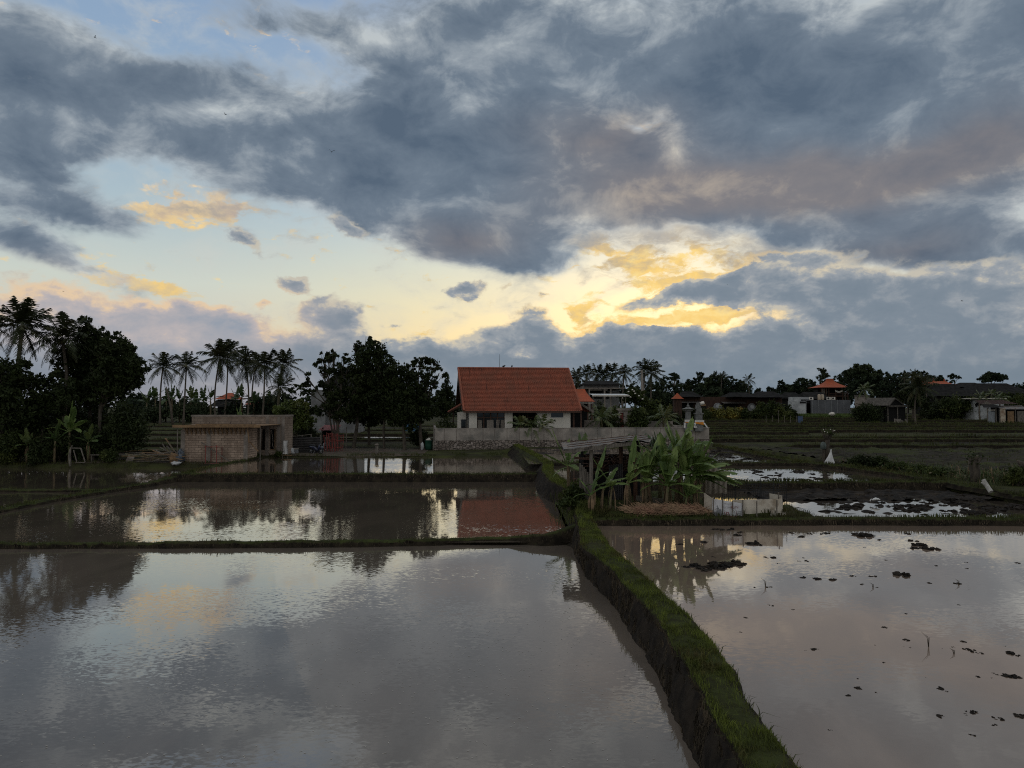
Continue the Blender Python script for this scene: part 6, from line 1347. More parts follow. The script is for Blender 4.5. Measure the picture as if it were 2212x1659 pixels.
ban('slender banana plant in front of the shed middle posts with brown torn leaf', 1358, 1098, 1.15, [(25, 78, 2.0, .16, .06), (10, 66, 1.7, .18, .16), (5, 52, 1.5, .18, .30), (330, 30, 1.0, .17, .5), (280, 60, 1.0, .17, .45)], 403, r0=.075, dead=6)
ban('banana plant with upright leaves between the shed and the big banana', 1404, 1095, 1.25, [(15, 66, 2.1, .24, .16), (5, 45, 1.8, .24, .35), (150, 76, 1.7, .2, .1), (40, 60, 1.4, .22, .45), (345, 8, 1.5, .25, .35), (320, 40, 1.4, .24, .55), (250, 48, 1.3, .22, .55), (80, 64, 1.6, .22, .3)], 404, r0=.085, dead=8)
ban('tallest banana plant of the clump with one huge arching pale leaf', 1452, 1096, 1.75, [(18, 62, 2.35, .36, .30), (160, 78, 2.2, .19, .05), (5, 30, 2.4, .32, .50), (352, 12, 2.2, .3, .42), (172, 52, 1.9, .28, .40), (40, 70, 2.1, .25, .16), (190, 20, 1.7, .27, .5), (325, 40, 1.9, .3, .55), (8, 50, 2.3, .33, .42), (355, 0, 1.9, .26, .3), (260, 55, 1.6, .26, .55)], 405, stems=2, r0=.11, dead=9)
ban('banana plant at right of the clump with leaves drooping over the sack pen', 1491, 1097, 1.35, [(5, 28, 2.1, .26, .30), (350, 4, 1.9, .26, .22), (12, 48, 1.9, .25, .42), (30, 72, 1.6, .22, .16), (338, 30, 1.7, .25, .6), (185, 45, 1.4, .22, .5), (255, 45, 1.2, .24, .6), (2, 14, 1.9, .24, .18)], 406, stems=2, r0=.085, dead=8)
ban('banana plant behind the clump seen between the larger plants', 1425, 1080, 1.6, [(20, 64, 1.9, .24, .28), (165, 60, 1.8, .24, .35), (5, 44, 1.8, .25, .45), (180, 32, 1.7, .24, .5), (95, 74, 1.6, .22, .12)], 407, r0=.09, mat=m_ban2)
ban('half-grown banana plant before the dark bund at right of the clump', 1520, 1082, .9, [(0, 22, 1.6, .22, .4), (15, 52, 1.5, .22, .35), (165, 50, 1.3, .2, .4), (325, 32, 1.3, .2, .5), (60, 70, 1.3, .2, .2), (345, 8, 1.4, .2, .3)], 408, r0=.07, mat=m_ban2)
ban('small banana sucker with pale leaf at the front middle of the clump', 1478, 1100, .55, [(30, 68, 1.15, .17, .10), (10, 50, 1.0, .18, .35), (170, 45, 1.0, .17, .45), (330, 35, .9, .17, .5)], 409, r0=.05, dead=3)
ban('tall thin banana plant behind the shed roof peak', 1365, 1040, 2.3, [(100, 78, 1.2, .2, .1), (15, 60, 1.9, .23, .3), (5, 42, 1.6, .24, .45)], 410, r0=.09, mat=m_ban2)
ban('banana plant rising behind the left half of the shed roof', 1262, 1035, 2.1, [(60, 76, 1.4, .2, .08), (15, 58, 1.5, .22, .3), (165, 52, 1.4, .2, .4), (120, 74, 1.5, .16, .08)], 411, r0=.08, mat=m_ban2)
ban('banana plant with mixed tall leaves at the left edge of the large clump', 1394, 1098, 1.3, [(120, 72, 1.4, .2, .2), (20, 70, 1.9, .22, .15), (5, 36, 1.5, .22, .5), (270, 25, .8, .2, .5), (60, 60, 1.5, .2, .3), (260, 50, 1.1, .2, .5)], 412, r0=.075, dead=6)
ban('banana plant with low drooping leaves in the front row of the large clump', 1437, 1100, 1.0, [(10, 50, 1.6, .23, .5), (170, 48, 1.5, .22, .5), (30, 74, 1.7, .22, .12), (335, 22, 1.4, .22, .5), (200, 20, 1.3, .2, .5), (280, 45, 1.0, .2, .5)], 413, r0=.08, dead=7)
ban('leaning banana plant near the tin sheet with long side leaves', 1506, 1092, 1.2, [(355, 30, 2.0, .24, .35), (10, 58, 1.8, .24, .35), (170, 58, 1.5, .22, .35), (345, 10, 1.8, .22, .25), (40, 76, 1.6, .2, .1)], 414, r0=.08, dead=6)
ban('banana plant behind with torn upright leaf, above the straw heap', 1468, 1086, 1.9, [(25, 72, 2.0, .24, .12), (160, 70, 1.8, .2, .12), (5, 48, 2.0, .28, .45), (175, 40, 1.6, .24, .5)], 415, r0=.09)
bush('broad-leaved dark weed at the left foot of the shed', 1238, 1040, 31, 26, 34, 900, .16, 420, m_leaf2, base=(xa(1238, 31), 31, .85))
bush('low taro-like weed beside the plank screen', 1228, 1075, 29.5, 22, 24, 600, .14, 421, m_leaf2, base=(xa(1228, 29.5), 29.5, .8))

def straw():
    rg = np.random.default_rng(9); n = 2600; x = rg.uniform(xa(1352, 28), xa(1528, 28), n); y = 27.75 + 1.15 * rg.random(n)
    env = np.clip(1 - ((x - 6.2) / 2.1) ** 2, 0.08, 1) * (0.55 + .45 * np.sin(x * 5.1) ** 2)
    z = IZ + .02 + .30 * env * rg.random(n) ** .7 * (1 - np.abs(y - 28.3) / .9)
    a = rg.normal(0.0, .55, n) + np.where(rg.random(n) < .3, 1.2, 0); L = rg.uniform(.12, .42, n); t = rg.normal(-.12, .28, n)
    d = np.stack([np.cos(a) * L, np.sin(a) * L * .6, t * L], 1); s = np.stack([-np.sin(a) * .007, np.cos(a) * .007, np.full(n, .007)], 1); c = np.stack([x, y, z], 1)
    V = np.stack([c - d - s, c - d + s, c + d + s * .6, c + d - s * .6], 1).reshape(-1, 3); i = np.arange(n) * 4
    o = thing('straw_heap', 'heap of reddish brown dry straw in front of the banana clump', 'straw heap', (0, 0, 0))
    npmesh('straw', V, np.stack([i, i + 1, i + 2, i + 3], 1), pmat('dry_straw', (.30, .19, .11), (.15, .092, .055), 3, .9, c3=(.22, .12, .075), scale3=1.2), o)
    mb = MB(); mb.grid(lambda i, j: (4.3 + 3.8 * i, 27.75 + 1.15 * j, IZ - .05 + .22 * math.sin(math.pi * i) ** .6 * math.sin(math.pi * j) ** .7 + .05 * nz(i * 12, j * 4)), 40, 12); mb.build('core', m_deadleaf, o)
straw()

def sack_pen():
    Y = 27.85; o = thing('sack_pen', 'low pen of dirty cream sacking and a printed white banner on bamboo stakes', 'pen', (xa(1536, Y), Y, .80)); x0 = xa(1536, Y)
    X = lambda u, y=Y: xa(u, y) - x0; zz = lambda v: za(v, Y) - .8
    m_sack = pmat('cream_sacking', (.50, .44, .36), (.36, .31, .25), 1.6, .85, bump=.012, bscale=4, c3=(.27, .215, .155), scale3=1.5, detail=8)
    m_ban_ = pmat('white_banner', (.58, .56, .56), (.46, .44, .44), 1.4, .6, bump=.008, bscale=5)
    wav = lambda x, z: .045 * nz(x * 1.8, z * 1.5, 3) + .02 * nz(x * 5, z * 4, 1)
    def sheet(u0, u1, t0, t1, b0, b1, y0, y1, mat, name, k=24):
        mb = MB()
        def f(i, j):
            u = u0 + (u1 - u0) * i; y = y0 + (y1 - y0) * i; zt = zz(t0 + (t1 - t0) * i) + .02 * nz(u * .2, 1); zb = zz(b0 + (b1 - b0) * i)
            z = zb + (zt - zb) * j; return (X(u), y + wav(u * .06, z) * (.5 + j), z)
        mb.grid(f, k, 8); return mb.build(name, mat, o, True)
    sheet(1537, 1602, 1076, 1086, 1119, 1122, .0, -.05, m_ban_, 'printed_banner')
    sheet(1582, 1686, 1079, 1077, 1122, 1119, .06, .05, m_sack, 'sacking', 40)
    sheet(1680, 1697, 1078, 1072, 1119, 1112, .05, .45, m_sack, 'sacking', 10)
    sheet(1697, 1680, 1072.5, 1071, 1110, 1106, .46, 1.0, m_sack, 'sacking', 10)
    sheet(1526, 1538, 1066, 1076, 1112, 1118, .5, .02, m_sack, 'sacking', 12)
    for u, t in ((1537, 1072), (1557, 1075), (1600, 1078), (1630, 1080), (1673, 1078), (1689, 1066), (1578, 1080)): MB().beam((X(u), -.09 if u != 1689 else .5, -.2), (X(u) + .01, -.09 if u != 1689 else .5, zz(t)), .035).build('stake', m_oldwood, o)
    # the print on the banner, set 8 mm in front of the cloth
    m_red = pmat('dark_red_print', (.16, .022, .02), (.12, .018, .016), 2); m_ink = pmat('grey_print', (.16, .155, .155), (.12, .115, .115), 2); m_pale = pmat('pale_print', (.36, .35, .34), (.30, .29, .28), 2); m_faint = pmat('faint_print', (.33, .29, .24), (.28, .245, .2), 2)
    def text(s, u, v, size, mat, rot=0.0, name='lettering', y=-.155):
        c = bpy.data.curves.new(name, 'FONT'); c.body = s; c.size = size; c.extrude = .002; t = bpy.data.objects.new(name, c); COL.objects.link(t); c.materials.append(mat)
        me = bpy.data.meshes.new_from_object(t); bpy.data.objects.remove(t); t = bpy.data.objects.new(name, me); COL.objects.link(t)
        t.location = (X(u), y, zz(v)); t.rotation_euler = (math.pi / 2, rot, 0); t.parent = o; return t
    text('O THE', 1558, 1096, .10, m_ink, .0); text('FUN', 1573.5, 1096.5, .155, m_red, -.03); text('in', 1559, 1111, .30, m_red); text('WILD', 1569, 1109, .115, m_pale)
    text('PEMBUHANG', 1555, 1086.5, .065, m_ink, .07); text('600T TIM', 1659, 1112, .15, m_faint, -.06, y=-.10)
    MB().box(X(1557.5), X(1587), -.155, -.15, zz(1115.5), zz(1112.5)).build('red_frame', m_red, o)
    MB().beam((X(1587), -.152, zz(1115)), (X(1584.5), -.152, zz(1099)), .004, .05, (0, 1, 0)).build('red_frame', m_red, o)
    for v in (1108, 1104): MB().box(X(1588), X(1598), -.15, -.145, zz(v), zz(v - 1.6)).build('printed_bar', m_ink, o)
    mb = MB()
    for k, (u, v, r) in enumerate(((1543, 1107, .09), (1549, 1103, .10), (1551, 1111, .11), (1546, 1112, .07), (1546, 1096, .05), (1545, 1091, .03))): mb.blob((X(u), -.13, zz(v)), (r, .006, r * .9), k, .4, 10, 6)
    mb.build('faded_picture', m_ink, o)
    s = MB(); s.grid(lambda i, j: (i * .95 + .0, .03 * math.sin(i * 26), j * (1.12 - .16 * (i > .55)) + .05 * nz(i * 6, 3)), 60, 3); q = s.build('tin_sheet', pmat('pale_rusty_tin', (.27, .225, .18), (.17, .14, .11), 3, .7)); q.location = (xa(1522, 30.5), 30.5, IZ + .45); q.rotation_euler = (.06, 0, .1); tag(q, 'upright rusty corrugated tin sheet behind the banana at the sack pen', 'tin sheet')
    n = thing('net_pen', 'black netting on thin stakes behind the sack pen', 'net', (xa(1562, 31), 31.2, .75)); mb = MB(); L = xa(1700, 31) - xa(1562, 31)
    for k in range(34): mb.beam((k * L / 33, 0, 0), (k * L / 33, 0, .95 + .08 * nz(k * .4, 2)), .011)
    for k in range(9): mb.tube([(L * i / 12, 0, .1 * k + .06 + .03 * nz(i * .8, k)) for i in range(13)], .007, 3, False)
    mb.build('mesh', m_black, n)
    for k in range(6): MB().beam((k * L / 5, .02, -.3), (k * L / 5 + .05 * nz(k, 4), .02, 1.15 + .1 * nz(k, 1)), .02).build('stake', m_black, n)
sack_pen()

# ------------------------------------------------------------------ garden plants, shrines, birds
def young_palm(lab, u, vb, vt, Y, n, L, seed, base_z=GZ, wind=.1):
    b = Vector((xa(u, Y), Y, base_z)); t = Vector((xa(u, Y), Y, za(vb, Y))); return palm(lab, b, t, L, n, seed, m_frond2, wind=wind, nuts=False, r0=.09, name='young_palm', dead=1, nl=22, bark=m_stem)
young_palm('young palm with long leaning fronds and orange stem in the garden right of the house', 1299, 905, 0, 75.5, 14, 2.9, 500)
young_palm('young palm blown to the right, in front of the inner wall near the shrines', 1432, 903, 0, 74.5, 18, 2.7, 501, wind=.7)
young_palm('clump palm with feathery fronds before the dark recess of the house', 1125, 918, 0, 71.9, 12, 2.0, 502)
young_palm('broad-leaved clump palm in the middle before the dark recess', 1148, 920, 0, 71.8, 11, 2.4, 503)
young_palm('spiky palm with arching fronds before the white wall of the house', 1172, 920, 0, 71.9, 13, 2.3, 504)
bush('feathery bamboo shrub beside the stone gate', 1378, 876, 75.0, 22, 40, 2600, .3, 505, m_leaf2, base=(xa(1378, 75), 75, GZ), name='shrub')
bush('dark round shrub left of the stone gate', 1327, 900, 76.0, 16, 20, 1600, .2, 506, m_leaf, base=(xa(1327, 76), 76, GZ), name='shrub')
bush('light green shrub behind the young palm right of the house', 1312, 888, 77.0, 20, 24, 1600, .24, 507, m_leaf2, base=(xa(1312, 77), 77, GZ), name='shrub')
tree('dark conical tree behind the left end of the house roof', [lobe(966, 845, 92, 14, 26), lobe(958, 868, 92, 20, 22), lobe(975, 880, 92, 18, 22), lobe(955, 890, 92, 16, 18)], gp(966, 92), (xa(966, 92), 92, za(880, 92)), .14, 6000, .3, 510, m_leaf)
o = tree('frangipani tree with white flower dots behind the stone gate', [lobe(1368, 852, 98, 22, 14), lobe(1350, 862, 98, 16, 12), lobe(1384, 864, 98, 18, 14), lobe(1400, 872, 98, 20, 16)], gp(1372, 98), (xa(1372, 98), 98, za(872, 98)), .14, 5000, .34, 511, m_leaf2)
for i, (u, v) in enumerate([(1358, 846), (1366, 842), (1372, 850), (1350, 856), (1380, 855), (1362, 858), (1388, 862), (1370, 845), (1344, 860)]):
    b = MB(); b.blob((0, 0, 0), (.13, .13, .09), i, .3, 6, 4); q = b.build('flower', m_white, o); q.location = Vector((xa(u, 96.5), 96.5, za(v, 96.5))) - Vector(o.location)
banana('banana plant with upright leaves left of the power pole', gp(1349, 96), 2.3, ban_specs(7, 2.3, .3, 512), 512, m_ban2)
banana('smaller pale banana plant between the carport and the power pole', gp(1369, 94), 1.3, ban_specs(6, 1.9, .28, 513), 513, m_ban)

def shrine(kind, u, vb, lab):
    Y = 73.0; o = thing('stone_shrine', lab, 'shrine', (xa(u, Y), Y, za(925, Y))); z0 = za(925, Y); Z = lambda v: za(v, Y) - z0; k = Y / F
    m_st = pmat('shrine_stone', (.17, .165, .155), (.10, .098, .092), 4, .9)
    if kind == 0:
        MB().box(-.42, .42, -.3, .3, -.3, Z(912)).box(-.33, .33, -.24, .24, Z(912), Z(905)).box(-.24, .24, -.2, .2, Z(905), Z(888)).build('pedestal', m_st, o)
        MB().box(-.42, .42, -.34, .34, Z(888), Z(886)).build('tier', m_st, o); r = MB(); hip_roof(r, -.78, .78, -.6, .6, Z(885), Z(878.5), .5, .6, .12); r.lathe([(.12, Z(879)), (.16, Z(876.5)), (.06, Z(875)), (.09, Z(873.5)), (.02, Z(871))], 8); r.build('roof', m_st, o)
        MB().box(-.36, .36, -.33, -.305, Z(909), Z(906.5)).build('white_cloth', m_white, o)
    else:
        MB().box(-.40, .40, -.3, .3, -.3, Z(910)).box(-.34, .34, -.26, .26, Z(910), Z(892)).box(-.46, .46, -.3, .3, Z(894.5), Z(892)).box(-.30, .30, -.2, .2, Z(892), Z(882)).build('pedestal', m_st, o)
        MB().box(-.26, .26, .04, .2, Z(882), Z(874)).box(-.16, .16, .04, .2, Z(874), Z(870)).build('throne_back', m_st, o)
        b = MB()
        b.blob((.38, -.05, Z(871)), (.24, .16, .18), 1, .5, 9, 6); b.build('flower_bunch', m_white, o, True)
    m_or = pmat('orange_cloth', (.62, .235, .025), (.48, .17, .02), 3, .8); m_wc = pmat('white_yellow_cloth', (.62, .58, .54), (.5, .46, .42), 3, .8)
    w = .44 if kind == 0 else .47
    mb = MB(); mb.grid(lambda i, j: (-w + 2 * w * i, -.36 - .03 * math.sin(i * 14) , Z(912) + (Z(907.5) - Z(912)) * j), 16, 3); mb.build('wrap', m_wc, o)
    mb = MB(); mb.grid(lambda i, j: (-w + 2 * w * i, -.375 - .02 * math.sin(i * 11), Z(917.5 - (2.5 if kind == 0 else 0) - 3 * (1 - i) * (1 - j)) + (Z(911.5) - Z(917.5 - (2.5 if kind == 0 else 0))) * j), 14, 3); mb.build('sash', m_or, o)
    for s in (-1, 1):
        mb = MB(); mb.grid(lambda i, j: (s * (w - .1 + .16 * i + (.34 if s > 0 else .05) * (1 - j)), -.40 - .05 * (1 - j), Z(923.5) + (Z(913) - Z(923.5)) * j), 4, 6); mb.build('cloth_tail', m_wc, o)
shrine(0, 1486, 0, 'lantern-shaped stone shrine wrapped in white and orange cloth on the wall end')
shrine(1, 1508.5, 0, 'throne-shaped stone shrine with broad orange cloth and white flowers')
MB().box(0, xa(1530, 74.5) - xa(1455, 74.5), 0, 2.4, -.8, 0).build('shrine_terrace', m_conc2).location = (xa(1455, 74.6), 74.6, za(924.2, 74.6)); tag(bpy.data.objects['shrine_terrace'], 'low concrete terrace behind the garden wall right end carrying two shrines', 'terrace')

m_bird = pmat('dark_plumage', (.02, .02, .022), (.012, .012, .012), 4)
def bird(u, v, Y, span, lab, bank=0.0, rz=0.0, up=.3):
    p = at_y(u, v, Y); o = thing('bird', lab, 'bird', p, rz, 'birds flying in the dusk sky'); o.rotation_euler = (bank, 0, rz); s = span
    mb = MB(); mb.lathe([(.0, -.5), (.05, -.42), (.11, -.2), (.12, 0), (.085, .22), (.07, .30), (.075, .36), (.02, .44)], 8)
    mb.v = [(x * s * .55, z * s * .55, y * s * .55) for x, y, z in mb.v]
    for w in (-1, 1): mb.add([(w * .03 * s, .09 * s, .0), (w * .03 * s, -.06 * s, 0), (w * .26 * s, -.05 * s, up * .26 * s), (w * .25 * s, .11 * s, up * .26 * s), (w * .52 * s, -.10 * s, up * .34 * s), (w * .44 * s, .06 * s, up * .36 * s)], [(0, 1, 2, 3), (3, 2, 4, 5)])
    mb.add([(-.02 * s, -.22 * s, 0), (.02 * s, -.22 * s, 0), (.06 * s, -.36 * s, 0), (-.06 * s, -.36 * s, 0)], [(0, 1, 2, 3)]); mb.build('body', m_bird, o)
bird(716, 328, 60, .52, 'largest dark bird in flight, in front of the dark central cloud', .5, .6, .9)
bird(487, 247, 70, .52, 'dark bird gliding below the blue gap in the upper left cloud', .3, 1.3, .5)
bird(205, 81, 70, .46, 'dark bird highest in the sky at upper left', .2, 2.2, .8)
bird(2078, 650, 90, .62, 'pale-looking bird gliding far right above the horizon clouds', .15, .9, .15)
bird(1571, 615, 120, .3, 'tiny bird speck before the bright yellow cloud', .4, .2, .6)
bird(136, 630, 130, .5, 'tiny bird speck above the left coconut palms', .4, 1.2, .6)
MV = Matrix.Translation(HO) @ Matrix.Rotation(HA, 4, 'Z')
for k, t in enumerate((.408, .483)):
    p = MV @ RD.lerp(RC, t); o = thing('perched_bird', ['small dark bird perched on the roof ridge next to the aerial', 'small dark bird perched on the roof ridge, farther from the aerial'][k], 'bird', p + Vector((0, 0, .12)), .4 + k, 'birds on the roof ridge')
    mb = MB(); mb.blob((0, 0, .13), (.16, .09, .09), k, .15, 9, 6).blob((.14, 0, .22), (.065, .055, .06), k + 4, .1, 8, 5).add([(-.1, -.03, .12), (-.1, .03, .12), (-.34, .04, .06), (-.34, -.04, .06)], [(0, 1, 2, 3)]).beam((.19, 0, .22), (.26, 0, .21), .02).beam((0, .03, 0), (0, .03, .1), .015).beam((0, -.03, 0), (0, -.03, .1), .015); mb.build('body', m_bird, o, True)
def egret():
    Y = 32.4; x = xa(1888, Y); o = thing('egret', 'small white egret wading in the muddy paddy, head down', 'egret', (x, Y, .6), math.pi)
    m_e = pmat('white_plumage', (.66, .65, .62), (.55, .54, .52), 6)
    mb = MB(); P = [(-.20, 0, .20), (-.12, 0, .235), (0, 0, .245), (.09, 0, .225), (.15, 0, .21), (.19, 0, .235), (.235, 0, .215), (.255, 0, .16), (.25, 0, .13)]
    mb.tube(P, [.012, .045, .066, .05, .028, .02, .018, .022, .012], 10); mb.build('body', m_e, o, True)
    mb = MB(); mb.tube([(.25, 0, .135), (.255, 0, .055)], [.010, .003], 5); mb.build('bill', m_newwood, o)
    for s in (-.025, .025): mb = MB(); mb.tube([(0, s, .2), (-.02, s, .11), (.0, s, -.02)], [.012, .008, .008], 5); mb.build('leg', m_black, o)
egret()

# ------------------------------------------------------------------ things along the far bank
def bent_frame():
    Y = 58.9; b = gp(153, Y); o = thing('bent_frame', 'crooked grey timber frame standing on the left bank', 'frame', b); X = lambda u: xa(u, Y) - b.x; Z = lambda v: za(v, Y) - b.z
    mb = MB(); mb.tube([(X(155), 0, -.2), (X(153), 0, Z(985)), (X(154), 0, Z(972)), (X(158), 0, Z(962))], [.11, .1, .08, .04], 7).build('post', m_oldwood, o)
    mb = MB(); mb.beam((X(157), .05, Z(967.5)), (X(177), .05, Z(968)), .07).build('rail', m_oldwood, o)
    MB().beam((X(176), .05, Z(968)), (X(187), .0, Z(998)), .07).build('post', m_oldwood, o); MB().beam((X(160), .1, Z(972)), (X(167), .1, Z(997)), .06).build('post', m_oldwood, o); MB().beam((X(166), .0, Z(998)), (X(187), -.02, Z(999)), .06).build('rail', m_oldwood, o)
bent_frame()
def timber_pile():
    rg = random.Random(14); G = 'planks and poles in the timber pile'
    cols = (m_oldwood, m_oldwood, m_stem, m_newwood)
    for k in range(46):
        u = rg.uniform(312, 388); Y = 58.9 + 2.3 * rg.random(); L = rg.uniform(.9, 3.2); a = rg.gauss(.05, .45) + (math.pi if rg.random() < .3 else 0); t = rg.gauss(.02, .14); z = ground_z(xa(u, Y), Y) + .06 + .75 * rg.random() ** 1.3 * (1 - abs(u - 355) / 60)
        if k < 8: L = rg.uniform(3, 5.2); t = rg.gauss(.02, .03); z += .35; u = rg.uniform(285, 360); a = rg.gauss(0.03, .08)
        if k > 40: t = rg.uniform(.5, .9); L = 1.6; u = rg.uniform(362, 378); a = 2.6
        d = Vector((math.cos(a) * math.cos(t), math.sin(a) * math.cos(t) * .5, math.sin(t))) * L / 2; c = Vector((xa(u, Y), Y, z + abs(d.z)))
        m = MB().beam(-d, d, rg.uniform(.07, .17), rg.uniform(.03, .06)).build('plank', cols[k % 4]); m.location = c; tag(m, 'weathered plank or pole in the jumbled timber pile left of the unfinished house', 'plank', G)
    for lab, u, Y, r, mt in (('crumpled white sack at the foot of the timber pile', 381, 58.8, (.36, .26, .15), m_whitec), ('brown bundle of sacking on the timber pile', 377, 59.4, (.5, .35, .42), m_newwood), ('blue-grey plastic sheet stuffed between timber pile and block wall', 391, 59.6, (.35, .4, .6), pmat('blue_grey_plastic', (.11, .125, .15), (.06, .07, .085), 3, .5))):
        mb = MB(); mb.blob((0, 0, 0), r, u, .55, 14, 9); s = mb.build('sack' if 'sheet' not in lab else 'plastic_sheet', mt, None, True); s.location = gp(u, Y, r[2] * .7); tag(s, lab, 'sack' if 'sheet' not in lab else 'plastic sheet')
    b = gp(243, 60.2); o = thing('plank_bench', 'rough low plank table on the left bank beyond the low shrub', 'bench', b); mb = MB().box(-1.9, 1.9, -.3, .3, .5, .56); mb.build('top', m_oldwood, o)
    for x in (-1.6, 1.5): MB().box(x - .05, x + .05, -.2, .2, -.1, .5).build('leg', m_oldwood, o)
    mb = MB(); mb.grid(lambda i, j: (i * .5, j * .3, .62 * j), 3, 3); s = mb.build('leaning_slab', m_conc2); s.location = gp(272, 59.6); s.rotation_euler = (0, .3, .2); tag(s, 'pale stone slab leaning on the left bank below the large dark bush', 'slab')
timber_pile()
def motorbike(lab, u, v, Y, rz, dark=True, sc_=1.0):
    b = gp(u, Y); o = thing('motor_scooter', lab, 'motor scooter', b, rz); o.scale = (sc_,) * 3
    m_b = pmat('dark_blue_fairing' if dark else 'grey_fairing', (.02, .025, .06) if dark else (.16, .17, .18), (.012, .014, .03) if dark else (.1, .105, .11), 2, .3, spec=.6)
    for x in (-.62, .62):
        w = MB(); n = 18
        w.v = []; w.f = []
        w.tube([(x + .24 * math.cos(2 * math.pi * i / n), 0, .27 + .24 * math.sin(2 * math.pi * i / n)) for i in range(n + 1)], .05, 7, False); q = w.build('wheel', m_black, o)
        c = MB(); c.tube([(x, -.05, .27), (x, .05, .27)], .07, 8)
        for i in range(5): a = 2 * math.pi * i / 5; c.beam((x, 0, .27), (x + .2 * math.cos(a), 0, .27 + .2 * math.sin(a)), .03)
        c.build('rim', m_metal, q)
    mb = MB(); mb.tube([(-.85, 0, .62), (-.55, 0, .62), (-.15, 0, .55), (.05, 0, .36), (.3, 0, .34), (.42, 0, .6), (.5, 0, .86)], [.06, .16, .18, .16, .13, .12, .09], 9); mb.build('body', m_b, o, True)
    mb = MB(); mb.tube([(-.78, 0, .76), (-.4, 0, .78), (-.05, 0, .70)], [.09, .13, .09], 9); mb.build('seat', m_black, o, True)
    mb = MB(); mb.tube([(.62, 0, .27), (.5, 0, .86), (.46, 0, .98)], .04, 6).tube([(.40, -.34, 1.0), (.46, 0, .98), (.40, .34, 1.0)], .02, 6); mb.build('handlebar', m_black, o)
    mb = MB(); mb.blob((.58, 0, .86), (.09, .12, .1), 1, .05, 9, 6); mb.build('headlight', m_glass, o, True)
    for s in (-1, 1): mb = MB(); mb.tube([(.42, s * .25, 1.0), (.40, s * .3, 1.16)], .01, 4).blob((.4, s * .31, 1.19), (.02, .06, .045), 2, .05, 8, 5); mb.build('mirror', m_black, o)
    mb = MB(); mb.tube([(-.75, .12, .3), (-.2, .12, .25)], .05, 6); mb.build('exhaust', m_metal, o); MB().beam((-.1, -.05, .3), (-.05, -.25, 0), .03).build('kick_stand', m_metal, o)
    mb = MB(); mb.tube([(.62 + .3 * math.cos(a), 0, .27 + .3 * math.sin(a)) for a in (2.6, 2.0, 1.4, .8)], .05, 6); mb.build('mudguard', m_b, o)
motorbike('dark blue motor scooter parked on the bare bank left of the red frames', 683, 979, 67.0, -.5, sc_=1.0)
motorbike('grey motor scooter parked behind the dark blue one', 692, 965, 69.5, .7, False)
def tarp_heap():
    b = gp(658, 69.0); mb = MB()
    def f(i, j):
        x = -1.4 + 2.6 * i; y = -.6 + 1.2 * j; e = math.sin(math.pi * i) ** .5 * math.sin(math.pi * min(1, j * 1.2)) ** .4 if 0 < i < 1 and 0 < j < .83 else 0
        return (x, y, -.05 + e * (.62 + .28 * math.sin(i * 5 + 1)) + .12 * e * nz(x * 2.2, y * 2.2, 1))
    mb.grid(f, 36, 18); o = mb.build('tarp_heap', pmat('blue_tarpaulin', (.02, .035, .17), (.012, .02, .09), 2.5, .5, c3=(.12, .06, .05), scale3=.7), None, True); o.location = b; tag(o, 'blue tarpaulin thrown over a heap beside the scooters', 'tarpaulin')
    for k, (u, Y) in enumerate(((634, 67.2), (640, 67.6))):
        t = thing('concrete_box', ['grey concrete box at left near the tarpaulin heap', 'grey concrete box at right near the tarpaulin heap'][k], 'box', gp(u, Y), .1, 'grey boxes by the tarpaulin'); MB().box(-.22, .22, -.2, .2, 0, .38).build('shell', m_metal, t); MB().box(-.24, .24, -.22, .22, .38, .43).build('lid', m_conc, t)
    mb = MB(); mb.blob((0, 0, .2), (.42, .3, .26), 8, .5, 12, 8); s = mb.build('sack', m_whitec, None, True); s.location = gp(628, 66.6); tag(s, 'pale lumpy sack at the right corner of the unfinished house', 'sack')
tarp_heap()
G = 'red scaffold frames leaning together'
rg = random.Random(33); proto = None
for k in range(9):
    u = 706 + 3.6 * k; Y = 69.2 + .5 * hsh(k, 1)
    if proto is None:
        proto = thing('steel_frame', 'red painted steel scaffold frame leaning in a stack against the leftmost middle tree', 'scaffold frame', gp(u, Y), 0, G)
        for x in (-.32, .32): MB().tube([(x, 0, 0), (x, 0, 1.72)], .03, 6).build('upright', m_redrust, proto)
        for z in (.35, 1.05, 1.6): MB().tube([(-.32, 0, z), (.32, 0, z)], .025, 5).build('rung', m_redrust, proto)
        o = proto
    else: o = dup(proto, gp(u, Y), 0, proto['label'], G)
    o.rotation_euler = (rg.uniform(-.18, -.05), rg.uniform(-.22, .18), rg.uniform(.7, 1.5)); o.scale = (1, 1, rg.uniform(.92, 1.08))
